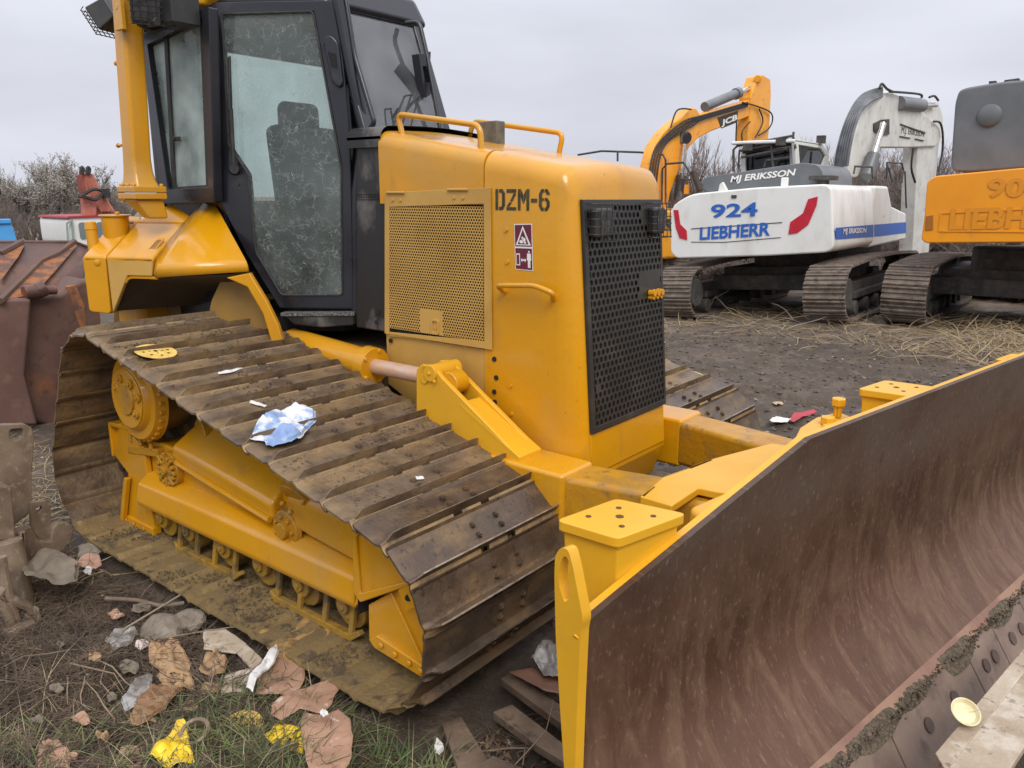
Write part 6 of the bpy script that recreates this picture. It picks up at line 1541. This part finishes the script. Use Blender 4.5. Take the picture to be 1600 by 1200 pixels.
mb.grid([rg(.048), rg(.036)]); o = mb.build('rusty_can', MUDST, None); tag(o, 'open round rusty can lying in the grass beside the yellow sack', 'can', G1)
for k, (px_, py_) in enumerate([(150,1040),(95,1010),(182,965),(205,1045),(330,1085),(175,1095),(128,1128),(90,1080),(300,1110),(222,955),(270,1010),(60,1130),(160,1155),(345,960),(110,1185),(392,1102),(236,1128),(290,1150),(75,1168)]):
    r_ = R.uniform(7, 17); pts = [(px_+r_*1.3*math.cos(j*.9+k)*R.uniform(.6,1.1), py_+r_*.7*math.sin(j*.9+k)*R.uniform(.6,1.1)) for j in range(7)]
    sheet('paper_scrap', pts, Z0, (PAPB, RAGG, PAPP, RAGG)[k % 4], 'small dirty paper scrap half buried in the twigs left of the near track', 'paper', amp=.025, freq=16, group='small dirty scraps in the twigs', seed=60+k, rings=8, nseg=36)
# muddy cloth bag on the coupler
sheet('cloth_sack', [(34,905), (40,888), (80,880), (104,882), (128,902), (122,924), (86,926), (44,920)], .10, RAGG, 'muddy grey brown cloth sack draped under the coupler hook', 'sack', amp=.09, freq=7, seed=30, rings=18, nseg=80, lift=.02)
# bits beyond
sheet('paper_scrap', [(1202,658), (1212,652), (1236,656), (1230,661), (1208,662)], .0, PAPW, 'white paper scrap on the mud between the far track and the blade', 'paper', amp=.02, seed=31)
sheet('red_rag', [(1232,658), (1240,648), (1272,642), (1278,646), (1256,652), (1240,662)], .0, mat('red_cloth', (.45,.06,.08), (.35,.05,.06), rough=.8, scale=8), 'narrow red rag on the mud beside the white paper scrap', 'rag', amp=.03, seed=32)
sheet('paper_scrap', [(1206,634), (1218,629), (1224,634), (1212,637)], .0, mat('tan_scrap', (.45,.32,.22), rough=.8), 'small tan scrap on the mud above the white paper scrap', 'paper', amp=.02, seed=33)
# pale chunk near excavator
mb = MB()
c = at(1186,514,'z',.02)
bm = bmesh.new(); bmesh.ops.create_icosphere(bm, subdivisions=2, radius=.09)
for v in bm.verts: v.co = V((v.co.x*1.2, v.co.y, v.co.z*.6))*(1+.4*noise.noise(v.co*14)); v.co += c
me = bpy.data.meshes.new('stone'); bm.to_mesh(me); bm.free(); me.materials.append(PAPW); o = bpy.data.objects.new('stone', me); reg(o, None); tag(o, 'pale stone on the straw in front of the white excavator', 'stone')

def rock(px, py, r, sq, mt, label):
    c = at(px, py, 'z', .02); bm = bmesh.new(); bmesh.ops.create_icosphere(bm, subdivisions=3, radius=r)
    for v in bm.verts: v.co = V((v.co.x*1.2, v.co.y, v.co.z*sq))*(1+.5*noise.noise(v.co*9/r*.1+V((px, 0, 0)))+.12*noise.noise(v.co*60)); v.co += c
    me = bpy.data.meshes.new('stone'); bm.to_mesh(me); bm.free(); me.materials.append(mt); o = bpy.data.objects.new('stone', me); reg(o, None); tag(o, label, 'stone')
STN = mat('dusty_stone', (.19,.155,.115), (.27,.23,.18), rough=.95, scale=14, bump=.6, bscale=60)
rock(250, 985, .085, .5, STN, 'larger dusty grey stone above the ball of brown paper')
rock(300, 968, .065, .5, STN, 'smaller dusty stone nearer the track above the pale grey board')
rock(140, 860, .06, .5, STN, 'dusty stone half under the corner of the near track')
mb = MB(); mb.tube(smoothpath([at(*p, 'z', .03) for p in ((165,935), (215,938), (250,946), (288,942))], 4), .009, 8); o = mb.build('stick', mat('bark_stick', (.15,.11,.075), (.22,.17,.12), rough=.9, scale=20), None); tag(o, 'straight grey brown stick lying above the stones near the track edge', 'stick')
mb = MB(); mb.tube(smoothpath([at(*p, 'z', .05) for p in ((190,985), (235,958), (286,927))], 4), .004, 6); o = mb.build('stick', mat('pale_cane', (.36,.29,.21), rough=.9), None); tag(o, 'thin pale cane crossing the grey brown stick', 'stick')

# ---- planks
def plank(pts, z, th, mt, label, name='plank', group=None, bev=.003):
    P3 = [at(a, b, 'z', z) for a, b in pts]; mb = MB(); mb.prism(P3, (0,0,-th)); o = mb.build(name, mt, None, bevel=bev); tag(o, label, 'plank', group); return o
G2 = 'pale planks in front of the blade'
plank([(1461,1176), (1478,1205), (1640,1000), (1640,965)], .27, .03, WOOD, 'long weathered pale plank leaning along the cutting edge', group=G2)
plank([(1478,1204), (1540,1260), (1660,1075), (1640,1000)], .268, .028, WOOD, 'pale plank in the bottom right corner, second from the blade', group=G2)
plank([(1562,1262), (1640,1400), (1700,1180), (1668,1095)], .262, .03, WOOD, 'outermost pale plank at the very right bottom corner', group=G2)
G3 = 'dark wet planks between the track and the blade'
plank([(782,1060), (800,1050), (905,1120), (905,1150), (860,1118)], .05, .03, WOODD, 'dark wet plank nearest the track between track and blade', group=G3)
plank([(690,1130), (720,1118), (790,1230), (730,1240)], .03, .03, WOODD, 'dark wet plank pointing to the camera beside the front shoe', group=G3)
plank([(740,1200), (770,1180), (905,1235), (900,1290)], .04, .03, WOODD, 'dark wet plank lowest in front of the blade lug', group=G3)
plank([(770,1112), (800,1100), (905,1180), (905,1205), (840,1165)], .03, .03, WOODD, 'dark wet plank in the middle of the pile beside the blade lug', group=G3)
sheet('cardboard_piece', [(795,1052), (830,1046), (890,1068), (890,1090), (850,1082)], .07, mat('wet_card', (.22,.11,.07), (.16,.08,.05), rough=.6, scale=9), 'reddish wet cardboard lying on the dark planks', 'cardboard', amp=.01, freq=6, seed=41, thick=.003)
sheet('plastic_bag', [(828,1040), (845,1018), (880,1010), (896,1040), (886,1070), (850,1062)], .08, PLAS, 'grey crumpled plastic on the dark planks beside the lug', 'bag', amp=.09, freq=14, seed=42)
lidc = at(1507,1114,'z',.30); nrm = V((.35,-.45,.85)).normalized()
mb = MB(); u_ = nrm.orthogonal().normalized(); w_ = nrm.cross(u_)
rows = []
for r_, h_ in ((.0,0), (.030,.0), (.034,.004), (.038,.010), (.041,.010)):
    rows.append([lidc+nrm*h_+(u_*math.cos(2*math.pi*k/32)*r_+w_*math.sin(2*math.pi*k/32)*r_) for k in range(33)])
mb.grid(rows); o = mb.build('cup_lid', CREAM, None, solid=.0015); tag(o, 'cream plastic lid resting between the cutting edge and the pale plank', 'lid')

# ================================================================== GROUND LITTER (uncountable)
def in_track(x, y): return (-4.35 < x < -1.5 and 1.53 < y < 2.45)
def scatter(n, region, maker, name, mt, label, cat, smooth=False):
    mb = MB(); k = 0; tries = 0
    while k < n and tries < n*6:
        tries += 1; p = region()
        if p is None: continue
        maker(mb, p); k += 1
    o = mb.build(name, mt, None, smooth=smooth, fix=False); tag(o, label, cat, kind='stuff'); return o
def px_region(x0, x1, y0, y1, zz=0, dens=None):
    def f():
        px = R.uniform(x0, x1); py = R.uniform(y0, y1)
        if dens and R.random() > dens(px, py): return None
        p = at(px, py, 'z', zz)
        if in_track(p.x, p.y): return None
        if p.x > -1.0 and p.y > 1.25: return None
        p.z = H(p.x, p.y); return p
    return f
def twig_maker(rmin, rmax, lmin, lmax, up=.25):
    def f(mb, p):
        a = R.random()*6.28; L_ = R.uniform(lmin, lmax)*(.4+R.random()); d = V((math.cos(a), math.sin(a), R.uniform(-.05, up))); r_ = R.uniform(rmin, rmax)
        pts = [p+V((0,0,r_+R.random()*.02))]; 
        for k in range(4):
            d = (d+V((R.gauss(0,.22), R.gauss(0,.22), R.gauss(0,.12)-.03))).normalized(); q = pts[-1]+d*L_/4; q.z = max(q.z, H(q.x, q.y)+r_); pts.append(q)
        mb.tube(pts, [r_, r_, r_*.9, r_*.7, r_*.3], 4)
    return f
def left_area(px, py):
    return 1
def blade_maker(hmin, hmax, wd=.004, lean=.5):
    def f(mb, p):
        a = R.random()*6.28; h_ = R.uniform(hmin, hmax); l_ = R.uniform(.1, lean)*h_*1.6; d = V((math.cos(a), math.sin(a), 0)); s = V((-d.y, d.x, 0))*wd*R.uniform(.6,1.2)
        pts = [p-V((0,0,.01))+d*l_*t*t+V((0,0,h_*t*(1-.35*t))) for t in (0,.35,.7,1)]
        vs = []; 
        for k, q in enumerate(pts): wq = (1, .9, .6, .05)[k]; vs += [q-s*wq, q+s*wq]
        mb.add(vs, [(0,1,3,2), (2,3,5,4), (4,5,7,6)])
    return f
def chip_maker(smin, smax):
    def f(mb, p):
        s = R.uniform(smin, smax); rt = Matrix.Rotation(R.random()*6.28, 3, 'Z') @ Matrix.Rotation(R.gauss(0,.5), 3, 'X') @ Matrix.Rotation(R.gauss(0,.5), 3, 'Y')
        c = p+V((0,0,s*.4)); pts = [c+rt @ V((x*s*R.uniform(.7,1.2), y*s*R.uniform(.5,1), z_*s)) for x, y, z_ in ((-1,0,.1), (0,-.6,0), (1,0,.15), (0,.6,-.05))]
        mb.add(pts, [(0,1,2,3)])
    return f
def stone_maker(smin, smax):
    def f(mb, p):
        s = R.uniform(smin, smax); rt = Matrix.Rotation(R.random()*6.28, 3, 'Z'); c = p+V((0,0,s*.2))
        vs = [c+rt @ V((x*s*R.uniform(.7,1.2), y*s*R.uniform(.7,1.1), z_*s*.6)) for x, y, z_ in ((1,0,0),(0,1,0),(-1,0,0),(0,-1,0),(.2,.1,1),(-.1,.1,-1))]
        mb.add(vs, [(0,1,4),(1,2,4),(2,3,4),(3,0,4),(1,0,5),(2,1,5),(3,2,5),(0,3,5)])
    return f
scatter(13000, px_region(-60, 560, 850, 1260), twig_maker(.0006, .0017, .04, .16, .5), 'dead_twigs', DTWG, 'tangle of thin dead twigs and stems left of the near track', 'twigs')
scatter(900, px_region(-60, 420, 690, 900), twig_maker(.0012, .003, .08, .28), 'straw_litter', STRAW, 'pale straw and stems behind the near track and coupler', 'straw')
scatter(130, px_region(-60, 800, 860, 1260), twig_maker(.002, .004, .10, .35), 'pale_sticks', mat('pale_stick', (.30,.22,.15), (.20,.14,.09), rough=.9, scale=5), 'scattered pale sticks on the litter beside the near track', 'sticks')
scatter(16000, px_region(-60, 800, 780, 1280), chip_maker(.003, .014), 'leaf_litter', mat('leaf_litter', (.10,.07,.045), (.22,.15,.09), rough=.9, scale=40, rand=0, layers=(((.04,.03,.02), 60, .5, .6),)), 'brown leaf litter covering the soil beside the near track', 'leaves')
scatter(9000, px_region(-60, 800, 780, 1280), chip_maker(.003, .011), 'tan_litter', mat('tan_litter', (.15,.105,.065), (.26,.19,.12), rough=.9, scale=40), 'tan dry leaf and bark bits over the soil beside the near track', 'leaves')
scatter(700, px_region(-60, 800, 690, 1280), chip_maker(.006, .016), 'pale_chips', mat('pale_chip', (.42,.36,.28), (.30,.22,.15), rough=.9, scale=50), 'pale wood chips and paper bits in the litter', 'chips')
gd = lambda px, py: ((.9 if py > 1165 else .7) if px > 270 and py > 1085+abs(px-440)*.12 else (.22 if py > 1130 else .05))*(.25+1.5*max(0, noise.noise(V((px*.012, py*.02, 3)))+.35))
scatter(3600, px_region(-40, 700, 1080, 1330, 0, gd), blade_maker(.03, .13, .0028, 1.0), 'grass', GRASS, 'green grass growing along the bottom edge beside the litter', 'grass')
scatter(500, px_region(-60, 720, 1060, 1330), blade_maker(.05, .16, .0014, 1.2), 'dry_grass', STRAW, 'dry straw coloured grass mixed into the green grass', 'grass')
def wr(x0, x1, y0, y1, f=None):
    def g_():
        x = R.uniform(x0, x1); y = R.uniform(y0, y1)
        if f and R.random() > f(x, y): return None
        if in_track(x, y) or (-4.35 < x < -1.5 and 3.4 < y < 4.36): return None
        return V((x, y, H(x, y)))
    return g_
scatter(3500, wr(-1.9, -.6, 1.2, 3.6), chip_maker(.006, .02), 'wet_leaves', mat('wet_leaves', (.09,.045,.025), (.15,.08,.04), rough=.55, scale=40), 'wet brown leaves and bark between the track and the blade', 'leaves')
scatter(700, wr(-1.9, -.6, 1.2, 3.6), twig_maker(.001, .003, .05, .2), 'wet_twigs', DTWG, 'dark twigs lying in the gap between the track and the blade', 'twigs')
scatter(2400, wr(-6, 3.2, 9.0, 12.5, lambda x, y: .35+.65*min(1, max(0, (x+3.4)/1.5))), twig_maker(.0022, .005, .12, .40, .5), 'straw_bed', STRAW, 'dry straw lying in front of the parked excavators', 'straw')
scatter(2600, wr(-1.8, 4.0, 8.9, 11.2, lambda x, y: min(1, max(.1, (x+1.8)/1.6))), twig_maker(.0022, .005, .15, .45, .7), 'straw_heap', mat('bright_straw', (.52,.41,.24), (.38,.28,.15), rough=.85, scale=5), 'thick bright straw at the right below the orange excavator', 'straw')
scatter(45, wr(-5.5, 2.0, 9.4, 11.0), twig_maker(.004, .009, .3, .8, .4), 'fallen_branches', mat('grey_branch', (.24,.19,.15), (.33,.28,.22), rough=.9, scale=5), 'bare fallen branches in front of the excavator tracks', 'branches')
scatter(5000, wr(-5, 3.5, 4.6, 10.2), stone_maker(.006, .028), 'mud_clods', mat('mud_clod', (.075,.058,.047), (.14,.11,.09), rough=.85, scale=4), 'clods of dark mud scattered over the yard', 'mud')
scatter(700, wr(-5, 3.5, 4.6, 10.2), chip_maker(.008, .025), 'yard_chips', mat('yard_chip', (.34,.28,.22), (.22,.17,.13), rough=.9, scale=20), 'pale bits and chips trodden into the mud of the yard', 'chips')
def shoe_region():
    f = R.random()
    x = R.uniform(-4.0, -1.85); y = R.uniform(1.57, 1.86)
    if noise.noise(V((x*3.2, y*3.2, 4))) < .08: return None
    return V((x, y, .065))
scatter(1500, shoe_region, stone_maker(.0015, .007), 'dirt_crumbs', mat('dirt_crumb', (.11,.08,.05), (.06,.045,.03), rough=.9, scale=40), 'crumbs of dark dirt lying on the bottom track shoes', 'dirt')
def top_region():
    x = R.uniform(-3.7, -1.95); y = R.uniform(1.6, 2.4)
    if noise.noise(V((x*5, y*5, 9))) < .15: return None
    return V((x, y, .922-.241*(x+2.817)))
scatter(1000, top_region, stone_maker(.002, .007), 'mud_crumbs', mat('mud_crumb', (.08,.055,.038), (.16,.11,.06), rough=.9, scale=40), 'crumbs of mud lying on the upper track shoes', 'dirt')

# ================================================================== TREES AND SHRUBS
def shrub_proto(kind, seed):
    R.seed(seed); st_ = MB(); cr_ = MB(); h_ = 1.0
    nst = {'bare': 7, 'willow': 9, 'spiky': 5, 'brush': 16}[kind]
    def limb(p, d, L_, r_, lev):
        pts = [p]; dd = d.copy()
        for k in range(4):
            dd = (dd+V((R.gauss(0,.10), R.gauss(0,.10), R.gauss(0,.05)+.03))).normalized(); pts.append(pts[-1]+dd*L_/4)
        (st_ if lev == 0 else cr_).tube(pts, [r_, r_*.8, r_*.6, r_*.45, r_*.25], 4 if lev < 2 else 3)
        if lev < 3:
            nb = {0: 9, 1: 7, 2: 5}[lev]
            for k in range(nb):
                t_ = R.uniform(.15 if lev else .2, 1.0); i = min(3, int(t_*4)); q = pts[i].lerp(pts[i+1], t_*4-i)
                a = R.random()*6.28; sp = .55 if kind != 'spiky' else .35
                nd = (dd+V((math.cos(a)*sp, math.sin(a)*sp, R.uniform(-.1,.35)))).normalized(); limb(q, nd, L_*R.uniform(.38,.6), r_*.50, lev+1)
        if kind in ('willow',) and lev >= 2:
            for k in range(7):
                t_ = R.random(); i = min(3, int(t_*4)); q = pts[i].lerp(pts[i+1], t_*4-i)+V((R.gauss(0,.012), R.gauss(0,.012), R.gauss(0,.012))); s = R.uniform(.004,.009)
                a = V((R.gauss(0,1), R.gauss(0,1), R.gauss(0,1))).normalized(); b_ = a.orthogonal().normalized(); leaves.add([q-a*s*1.6, q-b_*s*.7, q+a*s*1.6, q+b_*s*.7], [(0,1,2,3)])
    leaves = MB()
    for k in range(nst):
        a = R.random()*6.28; sp = {'bare': .55, 'willow': .55, 'spiky': .22, 'brush': .8}[kind]*R.random()
        limb(V((math.cos(a)*.08*R.random()*3, math.sin(a)*.08*R.random()*3, -.02)), V((math.cos(a)*sp, math.sin(a)*sp, 1)).normalized(), {'bare': .62, 'willow': .60, 'spiky': .72, 'brush': .55}[kind]*R.uniform(.7,1.1), .016 if kind != 'spiky' else .013, 0)
    return st_, cr_, leaves
LABT = {'bare': 'bare grey brown shrub without leaves', 'willow': 'pale leafed willow bush', 'spiky': 'thin bare sapling with upright twigs', 'brush': 'low tangled brown brushwood'}
protos = {}
for i, (kd, sdv) in enumerate((('bare',1), ('bare',2), ('willow',3), ('willow',4), ('spiky',5), ('spiky',6), ('brush',7))):
    a, b_, lv = shrub_proto(kd, sdv)
    me = []
    for m_, nm, mt in ((a, 'trunk', BARK), (b_, 'crown', TWIG), (lv, 'leaves', LEAF)):
        if m_.v: o = m_.build(nm, mt, None, smooth=False, fix=False); me.append((nm, o.data)); bpy.data.objects.remove(o)
    protos.setdefault(kd, []).append(me)
R.seed(99)
def tree(kd, px, dist, top_py, wscale=1.0, nm='bare_shrub', grp='bare shrubs along the far edge of the yard', lab=None, zb=None):
    r_ = wray(px, 311); d = V((r_.x, r_.y, 0)).normalized(); p = d*dist
    ztop_ = CAMH+(311-top_py)/FPX*dist*(V((r_.x, r_.y, 0)).length/abs((ROT.transposed() @ r_).z))
    base = (H(p.x, p.y) if abs(p.x) < 40 and abs(p.y) < 60 else -.02); hgt = max(.6, ztop_-base)
    s = hgt/1.05
    M = Matrix.Translation((p.x, p.y, base)) @ Matrix.Rotation(R.random()*6.28, 4, 'Z') @ Matrix.Diagonal((s*wscale, s*wscale, s, 1))
    e = bpy.data.objects.new(nm, None); reg(e, None, M); tag(e, lab or LABT[kd]+' at the far edge of the yard', 'tree' if kd in ('willow','spiky') else 'shrub', grp+(' ('+kd+')'))
    for n2, me in R.choice(protos[kd]):
        o = bpy.data.objects.new(n2, me); C.objects.link(o); o.parent = e
    return e
# left group
for px, dist, top, ws in ((75,30,254,1.05), (112,32,262,1.0), (150,33,288,.9), (38,31,285,1.0), (175,31,300,.8)):
    tree('willow', px, dist, top, ws, 'willow_bush', 'willow bushes beyond the rusty bucket', 'pale leafed willow bush beyond the rusty bucket at the left')
for px, dist, top, ws in ((-30,27,300,.8), (5,26,296,.8), (25,34,270,.9), (60,28,310,1.0), (100,27,316,1.0), (130,29,305,.9), (160,27,322,1.1), (195,30,300,.8), (215,28,318,.9), (-10,33,280,1), (90,36,286,1)):
    tree('bare', px, dist, top, ws*.9, 'bare_shrub', 'bare shrubs beyond the rusty bucket', 'bare grey brown shrub beyond the rusty bucket at the left')
# right group behind the excavators
for k in range(26):
    px = 1040+k*24+R.uniform(-8,8); top = {True: R.uniform(236,262), False: R.uniform(250,290)}[px < 1320]
    tree('spiky', px, R.uniform(26,34), top, R.uniform(.9,1.2), 'bare_sapling', 'bare saplings behind the excavators', 'thin bare sapling with upright twigs behind the excavators')
for k in range(26):
    px = 1030+k*26+R.uniform(-8,8)
    tree('bare', px, R.uniform(24,30), R.uniform(285,320), R.uniform(1.0,1.4), 'bare_shrub', 'bare shrubs behind the excavators', 'bare leafless shrub behind the excavators')
for k in range(14):
    tree('bare', 1345+k*11+R.uniform(-5,5), R.uniform(20,27), R.uniform(240,275), R.uniform(.8,1.1), 'bare_shrub', 'bare shrubs behind the excavators', 'bare leafless shrub behind the excavators')
for k in range(40):
    px = 1030+k*16+R.uniform(-8,8)
    tree('brush', px, R.uniform(16,18.5), R.uniform(385,398), R.uniform(2.2,3.2), 'brushwood', 'brushwood behind the excavators', 'low tangled brown brushwood seen under and behind the excavators')
for k in range(14):
    tree('brush', 1470+k*13+R.uniform(-5,5), R.uniform(14.6,15.6), R.uniform(404,415), R.uniform(2.5,3.5), 'brushwood', 'brushwood behind the excavators', 'low tangled brown brushwood seen under and behind the excavators')
for k in range(30):
    px = 1030+k*22+R.uniform(-8,8)
    tree('brush', px, R.uniform(19.5,23), R.uniform(340,368), R.uniform(1.6,2.2), 'brushwood', 'brushwood behind the excavators', 'low tangled brown brushwood seen under and behind the excavators')
# low green bush on the left
for px, top in ((75,362), (95,366), (110,364)):
    pass
# distant hill
mb = MB(); rows = []
for j in range(9):
    row = []
    for i in range(60):
        a = rad(20+i*1.9); d = 320+j*22; hh = 13*math.exp(-((i-37)/9)**2)*math.sin(math.pi*min(1, (j+1)/9))*1.6+9*math.sin(math.pi*j/8)*(.6+.5*noise.noise(V((i*.2, 3, 1))))
        row.append((math.cos(a)*d, math.sin(a)*d, hh-2))
    rows.append(row)
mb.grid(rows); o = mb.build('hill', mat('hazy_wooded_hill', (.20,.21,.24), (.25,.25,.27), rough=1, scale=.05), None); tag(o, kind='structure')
bpy.context.view_layer.update()
